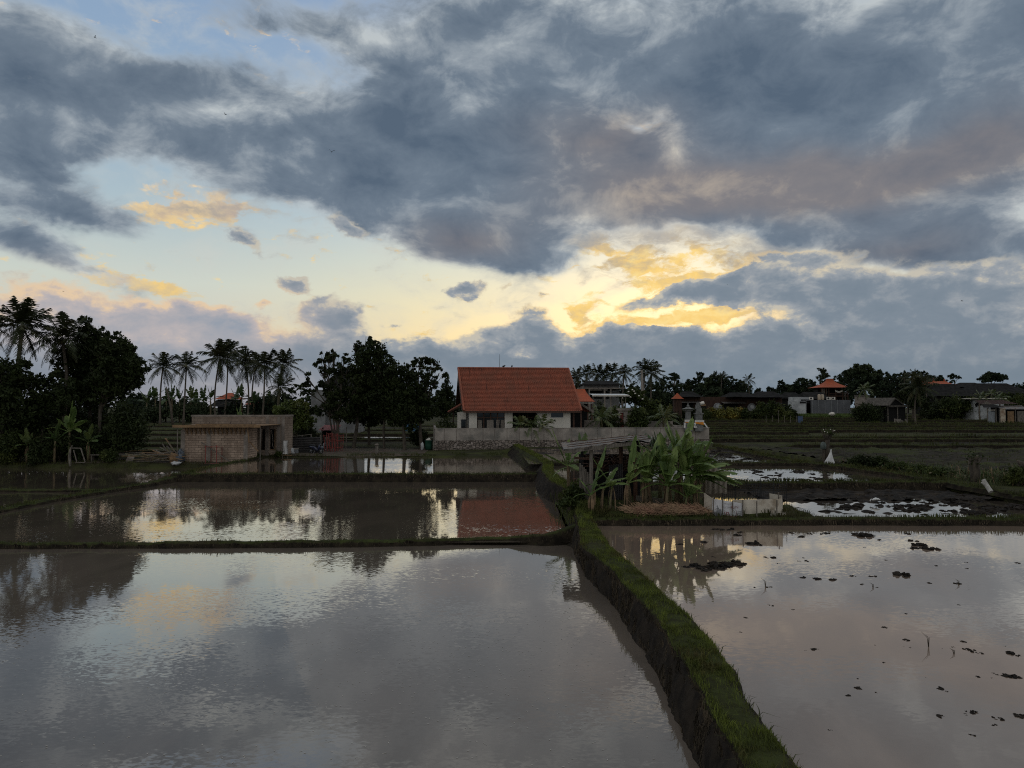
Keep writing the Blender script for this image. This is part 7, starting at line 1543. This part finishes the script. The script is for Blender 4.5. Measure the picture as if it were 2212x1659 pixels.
def bin_():
    b = gp(926, 70.6); o = thing('green_bin', 'green plastic barrel bin topped with a white bag at the wall corner', 'bin', b); m = pmat('green_plastic', (.012, .06, .035), (.008, .04, .024), 2, .5)
    c = MB(); c.lathe([(.30, 0), (.36, .08), (.38, .5), (.37, .85), (.40, .88), (.40, .93)], 16); c.build('barrel', m, o, True); c = MB(); c.lathe([(.39, .931), (.2, .94)], 16); c.build('content', m_black, o)
    mb = MB(); mb.blob((0, 0, 0), (.26, .22, .12), 5, .4, 12, 8); s = mb.build('bag', m_white, None, True); s.location = b + Vector((0, -.05, 1.0)); tag(s, 'white plastic bag lying on top of the green bin', 'bag')
    mb = MB(); mb.blob((0, 0, .35), (.16, .14, .38), 6, .4, 10, 8); s = mb.build('sack', m_whitec, None, True); s.location = gp(912.5, 70.2); tag(s, 'upright pale sack standing left of the green bin', 'sack')
    p = gp(814.5, 66.8); o = thing('stone_post', 'short stone post with knob top on the bare bank', 'post', p); MB().tube([(0, 0, -.2), (0, 0, .75)], [.17, .14], 8).build('shaft', m_oldwood, o); mb = MB(); mb.blob((0, 0, .84), (.2, .2, .14), 2, .2, 10, 6).build('cap', m_oldwood, o)
    p = gp(936, 69.4); t = MB().tube([(0, 0, -.2), (.05, .02, 1.4), (.02, 0, 2.7)], [.05, .045, .03], 6).build('thin_pole', m_oldwood); t.location = p; tag(t, 'thin dark pole standing at the left end of the garden wall', 'pole')
    p = gp(748, 72); t = MB().tube([(0, 0, -.2), (.04, 0, 2.2)], .05, 6).build('fence_stake', m_oldwood); t.location = p; tag(t, 'single thin stake among the middle tree trunks', 'stake')
    b = Vector((xa(890, 96), 96, ground_z(-10, 96))); o = thing('blue_shelter', 'light blue tarp shelter behind the airy right tree', 'shelter', b); mb = MB(); mb.grid(lambda i, j: (-1.1 + 2.2 * i, .1 * math.sin(i * 8), .4 + 1.0 * j + .1 * nz(i * 4, j)), 10, 5); mb.build('sheet', pmat('light_blue_tarp', (.09, .19, .32), (.06, .13, .22), 2), o)
    for x in (-1.1, 1.1): MB().beam((x, .1, -.2), (x, .1, 1.6), .07).build('post', m_oldwood, o)
bin_()
def bank_grass():
    rg = random.Random(44); P, H = [], []
    for _ in range(9000):
        if rg.random() < .55: x = rg.uniform(-44, -22.6); y = 58.4 + rg.random() ** 2 * 2.2
        else: x = rg.uniform(-22, -.8); y = 63.9 + rg.random() ** 1.6 * 2.6
        if nz(x, y, 0, .4) < -.05: continue
        P.append((x, y, ground_z(x, y) - .02)); H.append(rg.uniform(.08, .3))
    for _ in range(900): x = rg.uniform(-7.6, 0); P.append((x, 69.4 + .1 * x + rg.random() * .4, .55)); H.append(rg.uniform(.15, .4))
    blades('bank_grass', P, H, m_grass2, .5, .06, 45, 'weeds and grass along the far bank')
    s = MB(); s.grid(lambda i, j: (-21.5 + 13.3 * i, 64.2 + 8 * j, ground_z(-21.5 + 13.3 * i, 64.2 + 8 * j) + .012), 60, 36); o = s.build('bare_earth', pmat('bare_brown_earth', (.085, .060, .044), (.05, .037, .028), 1.2, .95, bump=.03, c3=(.045, .045, .024), scale3=.5), None, True); struct(o)
    s = MB(); s.grid(lambda i, j: (-40 + 16.5 * i, 59.0 + 3 * j, ground_z(-40 + 16.5 * i, 59.0 + 3 * j) + .012), 60, 14); o = s.build('bare_earth', MATS['bare_brown_earth'], None, True); struct(o)
    # grey stone and earth slope where the garden wall meets the water
    s = MB(); s.grid(lambda i, j: (-8.2 + 8.6 * i, 69.0 + 1.5 * j + .11 * (8.6 * i), .35 + .35 * j + .06 * nz(i * 12, j * 3)), 40, 6); struct(s.build('wall_bank', m_bund, None, True))
bank_grass()

# ------------------------------------------------------------------ right edge: weeds, stumps, bag, log
def right_edge():
    rg = random.Random(55); P, H, P2, H2 = [], [], [], []
    for _ in range(9000):
        y = rg.uniform(29, 52); x = rg.gauss(25.3, 1.6)
        if x < 23.5 or (y > 47 and x > 24): continue
        if nz(x, y, 0, .45) < -.12: continue
        h = rg.uniform(.15, .5); 
        if y < 41 and x > 25 : h *= 1.7
        (P if rg.random() < .8 else P2).append((x, y, ground_z(x, y) - .02)); (H if len(H) < len(P) else H2).append(h)
    blades('rank_grass', P, H, pmat('rank_grass', (.075, .095, .03), (.04, .052, .018), .8, .8, c3=(.05, .075, .03), scale3=.3, translucent=.2), .75, .035, 56, 'long rank grass along the right bank')
    blades('dry_grass', P2, H2[:len(P2)], m_deadleaf, .9, .035, 57, 'dry bent grass along the right bank')
    for k, (u, v, Y, ru, n, m) in enumerate(((1850, 983, 47.5, 22, 1500, m_leaf), (1890, 987, 46.5, 26, 1700, m_leaf), (1935, 1000, 44.5, 30, 1300, m_leaf2), (1985, 1008, 42.5, 32, 1300, m_leaf2), (2030, 1012, 40.5, 32, 1200, m_leaf2), (2192, 1008, 35.5, 30, 1300, m_leaf2))):
        bush(['dark low bush at left end of the weedy right bank', 'dark low bush second from left on the weedy right bank', 'trailing green weed clump in the middle of the right bank', 'yellowish trailing weed clump on the right bank', 'weed clump left of the bare stump', 'tangled weeds at the foot of the stump at the right frame edge'][k], u, v, Y, ru, 20, n, .17, 560 + k, m, name='weed_clump', base=(xa(u, Y), Y, 1.05), cat='weeds')
    def stump(lab, u, Y, h, r, seed, leaves=True):
        o = thing('tree_stump', lab, 'stump', (xa(u, Y), Y, 1.05)); mb = MB()
        mb.tube([(0, 0, -.2), (.03, 0, h * .35), (-.02, .02, h * .7), (.02, 0, h)], [r * 1.1, r * .95, r * 1.15, r * 1.0], 9)
        for k in range(5): a = k * 1.3 + seed; mb.tube([(0, 0, h * .75), (r * 1.3 * math.cos(a), r * 1.3 * math.sin(a), h * (.95 + .1 * (k % 2)))], [r * .6, r * .35], 6)
        mb.build('trunk', m_bark, o, True)
        if leaves: V, Fq = leaf_cloud([(0, 0, h * 1.0, r * 1.5, r * 1.5, .18), (-.05, 0, h * .75, r * 1.2, r * 1.2, .25)], 260, .13, seed, 10, .5); npmesh('foliage', V, Fq, m_leaf2, o)
    stump('thick bare pollarded stump with a tuft of leaves on the right bank', 2102, 37.5, 1.35, .24, 7); stump('leaning stump at the right frame edge above the tall grass', 2208, 36.0, 1.2, .22, 8, False)
    Y = 33.6; b = Vector((xa(2125, Y), Y, 1.10)); mb = MB(); mb.tube([(.08, -.25, -.05), (.05, 0, .22), (-.05, .1, .5)], [.105, .105, .085], 10).tube([(.02, 0, .22), (-.16, .04, .36)], [.07, .05], 8); l = mb.build('log', pmat('pale_bark', (.40, .375, .34), (.27, .25, .225), 4, .8)); l.location = b; tag(l, 'short pale forked log propped on the right bank', 'log')
    for k, (a, c) in enumerate((((2050, 1016), (2085, 1028)), ((2062, 1030), (2080, 1034)), ((2008, 1022), (2045, 1010)))):
        p, q = at_z(a[0], a[1], 1.35), at_z(c[0], c[1], 1.2); t = MB().beam(Vector((0, 0, 0)), q - p, .05).build('fallen_branch', m_stem); t.location = p; tag(t, ['slanting pale branch lying in weeds left of the bare stump', 'short pale branch low in the grass left of the bare stump', 'thin branch in the trailing weeds of the right bank'][k], 'branch')
    Y = 51.0; b = Vector((xa(1786, Y), Y, 1.15)); o = thing('frangipani_stump', 'cut frangipani trunk with short bare twigs and white blossoms at the paddy corner', 'stump', b); mb = MB(); h = za(945, Y) - 1.15
    mb.tube([(0, 0, -.2), (-.08, 0, h * .5), (0, 0, h * .8), (.05, 0, h)], [.2, .16, .18, .1], 8)
    for k in range(9): a = k * .75; mb.tube([(0, 0, h * .8), (.25 * math.cos(a), .2 * math.sin(a), h + .1), (.42 * math.cos(a), .3 * math.sin(a), h + .35 + .15 * (k % 3))], [.07, .045, .025], 5)
    mb.build('trunk', m_bark, o, True)
    V, Fq = leaf_cloud([(0, 0, h + .3, .5, .4, .25)], 140, .16, 3, 8, .4); npmesh('leaves', V, Fq, m_leaf2, o)
    for k in range(6): f = MB(); f.blob((0, 0, 0), (.035, .035, .03), k, .3, 6, 4); q = f.build('blossom', m_white, o); q.location = (.4 * math.cos(k * 1.9), -.3, h + .35 + .25 * hsh(k, 3))
    b = Vector((xa(1777, 50.8), 50.8, 1.12)); t = MB().tube([(0, 0, -.2), (.02, 0, .9)], [.1, .09], 7).build('stake_post', m_bark); t.location = b; tag(t, 'stout post carrying an upturned bucket at the paddy corner', 'post')
    c = MB(); c.lathe([(.12, .9), (.19, .92), (.2, 1.2), (.15, 1.36), (.05, 1.42)], 12); q = c.build('bucket', pmat('mossy_plastic', (.09, .105, .095), (.05, .06, .052), 4), None, True); q.location = b; tag(q, 'dull upturned bucket on the post beside the cut frangipani', 'bucket')
    Y = 49.6; b = Vector((xa(1792, Y), Y, 1.12)); mb = MB(); prof = [(.62, 0), (.60, .05), (.44, .25), (.28, .45), (.15, .68), (.07, .85), (.10, .93), (.03, .96)]
    n = 22; vs = []; 
    for r, z in prof:
        for j in range(n):
            a = 2 * math.pi * j / n; k = 1 + .10 * math.cos(7 * a + z * 3) * (1 - z * .6); vs.append((r * k * math.cos(a) * .56 - .08 * (1 - z) + .06 * z, r * k * math.sin(a) * .42, z))
    mb.add(vs, [(i * n + j, i * n + (j + 1) % n, (i + 1) * n + (j + 1) % n, (i + 1) * n + j) for i in range(len(prof) - 1) for j in range(n)]); q = mb.build('white_bag', pmat('white_sack_cloth', (.56, .54, .52), (.44, .42, .41), 3, .8), None, True); q.location = b; tag(q, 'white bag tied at the neck, hanging from the cut frangipani trunk', 'bag')
right_edge()

# ------------------------------------------------------------------ clods of mud standing in the water
def clod_mesh(seed, big):
    rg = random.Random(seed); mb = MB(); n = 7 if big else 3
    for k in range(n): mb.blob((rg.uniform(-.5, .5) * (1 if big else .45), rg.uniform(-.3, .3), rg.uniform(-.02, .1)), (rg.uniform(.14, .3), rg.uniform(.12, .24), rg.uniform(.08, .17)), seed * 10 + k, .75, 9, 6)
    return mb
clods = [clod_mesh(k, k < 4).build('mud_clod', m_mud) for k in range(9)]; used_c = set()
def clod(x, y, z, s, k, lab, grp, flat=.8):
    src = clods[k]
    if k in used_c: o = src.copy(); COL.objects.link(o)
    else: o = src; used_c.add(k)
    o.location = (x, y, z); o.scale = (s, s, s * flat); o.rotation_euler = (0, 0, hsh(x, y) * 6.28); tag(o, lab, 'mud clod', grp)
rg = random.Random(77); G0 = 'mud clods in the right front paddy'; L0 = 'dark wet clod of mud sticking out of the wide brown paddy right of the dyke'
main = [(890, 235, 1.0), (850, 245, 1.0), (930, 225, 1.0), (970, 225, .9), (815, 250, .9), (865, 225, .9), (905, 248, .7), (1000, 228, .5), (945, 238, .6), (790, 232, .7), (760, 238, .5), (1035, 138, .6), (1065, 143, .3), (1500, 102, .8), (1540, 104, .6), (1520, 100, .7), (1585, 120, .35), (1735, 125, .5), (1760, 145, .6), (1810, 160, .6), (1745, 157, .4), (1685, 272, .55), (1710, 94, .4), (1300, 593, .38), (1270, 600, .2), (1320, 592, .25), (1990, 600, .5), (1965, 594, .35), (2020, 610, .3), (2140, 708, .5), (2175, 712, .4), (2090, 700, .3), (2010, 712, .28), (1700, 440, .3), (1720, 585, .25), (1685, 580, .22), (2190, 880, .4), (2100, 893, .35), (1850, 880, .32), (1990, 865, .35), (1960, 875, .25), (1575, 780, .2), (2150, 612, .6), (2185, 620, .4), (1345, 95, .4), (1360, 92, .3), (1250, 108, .35), (1210, 92, .25), (1285, 95, .25), (1110, 325, .25), (1050, 326, .15), (1125, 197, .4), (1275, 212, .3), (1100, 197, .3), (1320, 290, .3), (1385, 292, .3), (1255, 284, .25), (1470, 277, .2), (1560, 278, .3), (1805, 307, .2), (1570, 575, .2), (955, 75, .5), (920, 78, .6), (970, 100, .4), (880, 75, .4), (830, 130, .4), (725, 140, .3), (985, 88, .4), (1615, 208, .15), (1830, 232, .22), (1240, 212, .2), (1150, 222, .2), (1215, 422, .22), (1120, 404, .16), (1790, 718, .15), (1445, 593, .12), (1895, 586, .13), (1860, 590, .14), (2040, 512, .15), (1510, 312, .25), (1570, 325, .2), (1925, 310, .25), (1965, 245, .15), (600, 300, .25)]
for i, (zx, zy, s) in enumerate(main):
    if i < 11: s *= .68
    p = at_z(1106 + zx * .5, 880 + 0 + (zy * .5 + 226), .5)
    clod(p.x, p.y, .49, s * (.75 if p.y > 16 else .42), i % 9, L0, G0, .8 if s > .4 else .7)
for i in range(30):
    p = at_z(1106 + rg.uniform(430, 1100), 880 + rg.uniform(285, 720), .5); clod(p.x, p.y, .495, rg.uniform(.06, .14), i % 9, L0, G0, .6)
G1 = 'mud clods in the ploughed paddy behind the sack pen'; L1 = 'dark ploughed clod of mud in the half flooded paddy behind the sack pen'
for i in range(95):
    u = 1700 + 512 * rg.random(); v = rg.choice((rg.gauss(1092, 8), rg.gauss(1100, 7), rg.gauss(1074, 6)))
    if u < 1790 and 1070 < v < 1105 and rg.random() < .75: continue
    p = at_z(u, min(1112, max(1064, v)), .6); 
    if p.x > 22.6 or p.x < 12.2: continue
    clod(p.x, p.y, .57, rg.uniform(.35, .95), i % 9, L1, G1, .65)
G2 = 'mud clods in the flooded paddy behind the shed'; L2 = 'dark clod of mud in the bright flooded paddy right of the banana clump'
for i in range(62):
    u = 1535 + 320 * rg.random(); v = 1011 + 28 * rg.random() ** 1.3; p = at_z(u, v, .9)
    if p.x > 21.8: continue
    clod(p.x, p.y, .88, rg.uniform(.22, .62) * (1.3 if v < 1020 else 1), i % 9, L2, G2, .55)
G3 = 'mud clods in the small far paddy'; L3 = 'low clod of mud in the small flooded paddy below the garden wall right end'
for i in range(40):
    u = 1530 + 160 * rg.random(); v = rg.uniform(972, 996); p = at_z(u, v, 1.0)
    if p.x > 20: continue
    clod(p.x, p.y, .98, rg.uniform(.5, 1.5), i % 9, L3, G3, .35)
# the ploughed mud sheets between the clods
def mud_sheet(x0, x1, y0, y1, z, amp, nx_, ny_, sc_, seed, mat=m_mud, name='ploughed_mud'):
    def f(i, j):
        x = x0 + (x1 - x0) * i; y = y0 + (y1 - y0) * j; e = min(1, 8 * min(i, 1 - i), 8 * min(j, 1 - j)) if False else 1
        return (x, y, z + amp * (nz(x, y * 1.3, seed, sc_) + .6 * nz(x, y * 1.3, seed + 3, sc_ * 2.4) + .45 * nz(x, y, seed + 5, sc_ * .35)))
    mb = MB(); mb.grid(f, nx_, ny_); o = mb.build(name, mat, None, True); return struct(o)
mud_sheet(12.0, 23.2, 33.6, 37.9, .62, .16, 120, 60, 1.5, 1)
mud_sheet(12.2, 23.2, 28.0, 33.8, .50, .16, 120, 60, 1.3, 2)
mud_sheet(1.5, 10.5, 60, 72, .97, .10, 60, 50, .9, 4); mud_sheet(10.5, 20.3, 62, 71.6, .95, .13, 60, 50, .9, 5)
mud_sheet(1.6, 20.3, 51, 62, .93, .13, 90, 60, .9, 6)
m_field = pmat('ploughed_stubble', (.040, .044, .018), (.020, .019, .015), 1.1, .9, bump=.05, bscale=4, c3=(.03, .028, .026), scale3=.15)
mud_sheet(23.6, 70, 44, 68.3, 1.12, .17, 230, 120, .9, 8, pmat('ploughed_dark_mud', (.044, .038, .029), (.018, .016, .012), 1.4, .95, bump=.05, bscale=5, spec=.05, c3=(.042, .047, .019), scale3=.2), 'ploughed_field')
def field_grass():
    rg = random.Random(91); P, H = [], []
    for _ in range(9000):
        y = 69 + 110 * rg.random() ** 1.5; x = rg.uniform(20.5 if y < 80 else 15, 30 + y * .55)
        if nz(x * .25, y, 0, .12) < -.02: continue
        P.append((x, y, ground_z(x, y) - .02)); H.append(rg.uniform(.12, .32) * (1 + (y - 69) * .006))
    for _ in range(5200):
        x = rg.uniform(23.8, 66); y = 45 + 23 * rg.random()
        if nz(x * .3, y, 0, .35) > -.05: P.append((x, y, 1.12)); H.append(rg.uniform(.08, .26))
    blades('stubble', P, H, m_grass2, .6, .10, 92, 'stubble and weeds over the fallow fields')
    P, H = [], []
    for _ in range(9000): x = rg.uniform(xa(1715, 185), xa(1852, 185)); y = rg.uniform(172, 192); P.append((x, y, ground_z(x, y))); H.append(rg.uniform(.6, 1.0) + .25 * nz(x, y, 0, .3))
    blades('rice_crop', P, H, pmat('green_rice', (.085, .12, .028), (.055, .08, .02), .3, .8, translucent=.2), .4, .10, 93, 'standing green rice in the far field')
field_grass()
t = MB(); t.blob((0, 0, .4), (.75, .4, .42), 4, .3, 12, 8); q = t.build('sack', m_white, None, True); q.location = gp(1704 + 28, 170); q.location.x = xa(1796.5, 170); q.location.z += .7; tag(q, 'white sack lying in the green rice below the grey panel fence', 'sack')
# straw flecks floating on the left front paddy, rice stalks in the right one
def flecks():
    rg = np.random.default_rng(5); n = 900; V = []; Fq = []
    for k in range(n):
        u = rg.normal(1000, 330) if k < 650 else rg.uniform(0, 1480); v = 1330 + abs(rg.normal(0, 110)) if k < 650 else rg.uniform(1300, 1659); p = at_z(u, v, .004)
        if p.x > 2.2: continue
        a = rg.uniform(0, 6.28); L = rg.uniform(.009, .022) * (1 if rg.random() < .94 else 3); w = .0065 if L < .03 else .003; d = Vector((math.cos(a), math.sin(a), 0)); s = Vector((-d.y, d.x, 0)) * w; o = len(V)
        V += [p - d * L - s, p - d * L + s, p + d * L + s, p + d * L - s]; Fq.append((o, o + 1, o + 2, o + 3))
    stuff(npmesh('floating_chaff', V, Fq, pmat('pale_chaff', (.40, .37, .33), (.3, .28, .25), 5)), 'pale chaff flecks floating on the front left paddy')
flecks()
for k, (zx, zy, h) in enumerate(((1800, 582, .28), (1095, 322, .22), (1910, 612, .1), (1560, 325, .12), (1930, 312, .14))):
    p = at_z(1106 + zx * .5, 880 + zy * .5 + 226, .5); mb = MB()
    for j in range(3): mb.tube([(0, 0, -.05), (.02 * (j - 1), .01, h * .6), ((j - 1) * .10 * h * 3 - .05, 0, h * (1 - .2 * j))], [.006, .005, .002], 4)
    q = mb.build('rice_stalk', m_dry); q.location = p; tag(q, 'lone thin stalk standing in the brown water of the right front paddy', 'rice stalk', 'stalks in the right front paddy')

# ------------------------------------------------------------------ trees and palms along the horizon
PG2 = 'coconut palms behind the two-storey house'
for i, (u, v, L) in enumerate([(1246, 812, 3.6), (1268, 806, 3.2), (1290, 808, 4.0), (1306, 810, 3.4), (1324, 806, 4.0), (1349, 808, 3.4), (1236, 822, 3.0)]):
    Y = 150 + 6 * hsh(i, 9); palm('dark coconut palm crown in the row behind the two-storey house', gp(u, Y), (xa(u, Y), Y, za(v, Y)), L * 1.1, 20, 600 + i, m_frond, PG2, wind=.2, nl=18, nuts=False, r0=.2)
palm('big coconut palm with wind-blown crown right behind the power pole', gp(1397, 126), (xa(1393, 126), 126, za(800, 126)), 4.0, 24, 620, wind=.6, nl=22, nuts=False)
palm('second big coconut palm overlapping the one behind the power pole', gp(1410, 130), (xa(1408, 130), 130, za(806, 130)), 4.0, 22, 621, wind=.5, nl=22, nuts=False)
palm('broad coconut palm on the right behind the thatched hut', gp(1978, 138), (xa(1982, 138), 138, za(837, 138)), 5.2, 28, 622, wind=.6, nl=30, nuts=False)
for i, (u, v, Y, L) in enumerate([(1867, 842, 165, 3.4), (1616, 806 + 16, 240, 4), (1560, 812, 250, 3.2), (1974, 812, 230, 4), (2005, 820, 220, 3.2), (1955, 815, 235, 3)]):
    palm(['palm with pale fronds left of the thatched hut', 'small distant palm above the restaurant roof', 'palm crown sticking out of the far wood at left of the restaurant', 'distant palm above the trees behind the broad right palm', 'small distant palm right of the broad right palm', 'distant palm between the umbrella tree and the broad right palm'][i], gp(u, Y), (xa(u, Y), Y, za(v, Y)), L, 16, 630 + i, wind=.4, nl=16, nuts=False, mat=m_frond if i else m_frond2)
for i, (u, v, Y) in enumerate([(2118, 852, 148), (2142, 848, 150), (2158, 855, 146)]):
    palm(['left of three yellow-green garden palms behind the white hut', 'middle of three yellow-green garden palms behind the white hut', 'right of three yellow-green garden palms behind the white hut'][i], gp(u, Y), (xa(u, Y), Y, za(v + 4, Y)), 2.6, 14, 640 + i, m_frond2, 'garden palms behind the white hut', nl=16, nuts=False, dead=1)
def ftree(lab, spots, u, vb, Y, n, size, seed, mat=m_far, grp=None, r0=.25):
    tree(lab, [lobe(a, b, Y, c, d) for a, b, c, d in spots], gp(u, Y), (xa(u, Y), Y, za(vb, Y)), r0, n, size, seed, mat, group=grp)
ftree('large umbrella-crowned tree behind the peaked orange roof', [(1858, 798, 24, 11), (1838, 812, 18, 12), (1884, 808, 18, 12), (1870, 822, 30, 14), (1845, 836, 22, 14), (1890, 830, 14, 14)], 1868, 845, 205, 9000, .75, 700)
ftree('tall slim open tree left of the peaked orange roof', [(1778, 802, 11, 6), (1783, 812, 10, 6), (1770, 818, 9, 7), (1780, 828, 10, 6)], 1776, 838, 230, 2200, .6, 701)
ftree('brownish bushy tree at right of the peaked orange roof', [(1824, 820, 16, 12), (1812, 832, 14, 12), (1836, 832, 16, 12)], 1826, 848, 225, 3000, .7, 702)
ftree('dense round tree at the far right behind the dark hip roof', [(2140, 812, 14, 8), (2128, 820, 14, 8), (2158, 817, 18, 9)], 2142, 826, 255, 4500, .8, 703)
ftree('small round tree standing alone above the right roofs', [(2028, 818, 9, 6), (2036, 823, 7, 5), (2022, 824, 6, 4)], 2029, 830, 255, 1500, .6, 704)
ftree('small flat tree beside the red ornate roof', [(2060, 813, 10, 4), (2070, 816, 6, 4), (2056, 817, 6, 3)], 2063, 824, 260, 1200, .6, 705)
ftree('dense dark tree behind the thatched hut roof', [(1992, 850, 14, 14), (1975, 862, 18, 14), (1985, 872, 22, 14), (1998, 868, 16, 14)] if False else [(1990 - 4 - 10, 858, 22, 16), (1960, 846, 20, 14), (1978, 870, 26, 16), (1940, 862, 16, 12)], 1972, 880, 150, 6000, .5, 706, m_leaf)
ftree('tree on a tall thin trunk rising above the far wood', [(1456, 812, 11, 6), (1463, 816, 8, 4), (1449, 818, 7, 4)], 1457, 824, 225, 1500, .6, 707)
G = 'trees of the far wood'
wood = [(1910, 818, 26), (1938, 816, 24), (1962, 812, 22), (1990, 812, 22), (2018, 818, 20), (1895, 812, 20), (1520, 816, 22), (1548, 812, 20), (1575, 822, 20), (1850, 826, 22), (1820, 840, 20), (2230, 826, 26), (1610, 836, 16), (1690, 832, 16), (1728, 826, 16), (1748, 824, 14), (2045, 830, 20), (2290, 822, 30), (2360, 828, 30), (2440, 822, 34), (2530, 828, 34), (1530, 825, 20), (1500, 832, 24), (1545, 818, 22), (1585, 835, 18), (1570, 838, 20), (1600, 828, 12), (1430, 826, 20), (1478, 828, 22), (1458, 830, 20), (1700, 838, 14), (1718, 832, 14), (1740, 834, 16), (1755, 838, 16), (1665, 842, 12), (1900, 832, 20), (1925, 826, 22), (1948, 828, 22), (1975, 826, 20), (2000, 826, 20), (2030, 838, 18), (2200, 838, 22), (1640, 846, 12), (1400, 832, 18), (1370, 834, 18), (1340, 834, 20), (1256, 832, 18), (1290, 828, 18), (1230, 835, 16), (1800, 838, 16), (1430, 848, 22), (1470, 850, 24), (1510, 848, 26), (1545, 846, 22), (1415, 858, 20), (1448, 862, 20)]
far_lab = 'dark bushy tree in the line of far trees along the horizon'
for i, (u, v, r) in enumerate(wood):
    Y = (245 + 20 * hsh(i, 4)) if i < 50 else 180 + 12 * hsh(i, 5)
    ftree(far_lab, [(u, v, r * .8, r * .5), (u - r * .5, v + r * .5, r * .6, r * .5), (u + r * .5, v + r * .45, r * .65, r * .5), (u, v + r, r * .9, r * .6), (u - r * .3, v + r * 1.5, r, r * .6), (u + r * .5, v + r * 1.6, r * .8, r * .6)], u, min(885, v + r * 1.4), Y, 2600, .85, 720 + i, grp=G)
G = 'trees of the far wood at left'
for i, (u, v, r) in enumerate([(300, 862, 22), (330, 868, 20), (365, 866, 20), (400, 872, 20), (430, 872, 16), (620, 860, 20), (560, 862, 18), (590, 864, 18), (660, 868, 20), (690, 870, 18), (950, 868, 24), (930, 874, 20), (975, 864, 26), (880, 876, 18), (840, 880, 18), (270, 866, 20), (210, 870, 30), (150, 870, 30), (90, 868, 30), (1040, 862, 20), (1100, 862, 20)]):
    Y = 175 + 16 * hsh(i, 6); ftree('dark bushy tree in the far line behind palms and house on the left', [(u, v, r * .9, r * .5), (u - r * .5, v + r * .4, r * .6, r * .5), (u + r * .5, v + r * .5, r * .6, r * .5), (u, v + r, r * 1.1, r * .6)], u, v + r, Y, 2000, .75, 780 + i, grp=G)
def far_bush(lab, u, v, Y, ru, n, seed, mat, size=.4, grp=None): bush(lab, u, v, Y, ru, 18, n, size, seed, mat, group=grp)
far_bush('big round dark bush left of the thatched hut', 1872, 868, 132, 26, 6000, 820, m_leaf, .34)
far_bush('lower dark bush leaning on the thatched hut', 1893, 874, 130, 18, 3000, 821, m_leaf, .34)
G = 'yellow flowering shrubs before the restaurant'
m_yel = pmat('yellow_green_leaves', (.15, .14, .025), (.07, .075, .018), .6, .6, c3=(.22, .15, .02), scale3=.5)
for i, (u, v) in enumerate([(1526, 884), (1540, 881), (1556, 880), (1570, 879), (1584, 879), (1598, 880), (1610, 884)]): far_bush('yellow green flowering shrub in the hedge before the brown restaurant', u, v, 150 + i % 2, 10, 1500, 830 + i, m_yel if 0 < i < 6 else m_leaf2, .36, G)
G = 'garden shrubs before the restaurant'
for i, (u, v, m) in enumerate([(1632, 884, m_leaf2), (1648, 868, m_leaf2), (1664, 862, m_leaf2), (1680, 868, m_leaf2), (1696, 872, m_leaf), (1710, 876, m_leaf), (1480, 880, m_leaf), (1500, 878, m_leaf), (1515, 882, m_leaf2), (1456, 878, m_leaf), (1440, 884, m_leaf), (1700, 886, m_leaf2)]): far_bush('dark garden shrub or small tree before the long brown restaurant', u, v, 146 + 4 * hsh(i, 8), 13, 1600, 840 + i, m, .36, G)
G = 'trees and bushes behind the right field shack'
for i, (u, v, m) in enumerate([(2040, 858, m_leaf), (2056, 850, m_leaf2), (2072, 858, m_leaf2), (2088, 862, m_leaf2), (2020, 866, m_leaf), (2005, 872, m_leaf), (2100, 850, m_leaf2), (2180, 850, m_leaf2), (2202, 850, m_leaf2), (1340 + 680, 880, m_leaf), (2060, 876, m_leaf2), (2085, 878, m_leaf2)]): far_bush('tangled bush or small tree between the broad right palm and the field shack', u, v, 150 + 10 * hsh(i, 3), 18, 2400, 860 + i, m, .4, G)
G = 'garden plants behind the inner wall'
for i, (u, v) in enumerate([(1300, 868), (1330, 866), (1400, 878), (1420, 880), (1398, 868), (1416, 866), (1455, 884), (1285, 882)]): far_bush('garden shrub in the green tangle between the carport and the dark pavilion', u, v, 100 + 10 * hsh(i, 7), 18, 1800, 880 + i, m_leaf2 if i % 2 else m_leaf, .32, G)
o = thing('fence_stakes', 'light garden stake fence with blue sheet at the right end of the restaurant', 'fence', gp(1655, 140)); 
for k in range(7): MB().beam((k * 1.2, 0, -.2), (k * 1.2, 0, 2.6 if k == 2 else 1.5), .07).build('stake', m_oldwood, o)
mb = MB(); mb.grid(lambda i, j: (6.2 + 1.0 * i, -.05, j * 1.4), 4, 4); mb.build('blue_sheet', pmat('faded_blue_sheet', (.07, .10, .17), (.05, .07, .12), 2), o)

# ------------------------------------------------------------------ grass on all the far bunds, one sheet of blades
blades('bund_grass', GRP, GRH, m_grass2, 0.5, 0.09, 11, 'short dull grass on the bunds between the paddies')
blades('bund_roots', HGP, HGH, m_dry, 0.3, 0.10, 12, 'dead grass hanging down the sides of the bunds', hang=True)
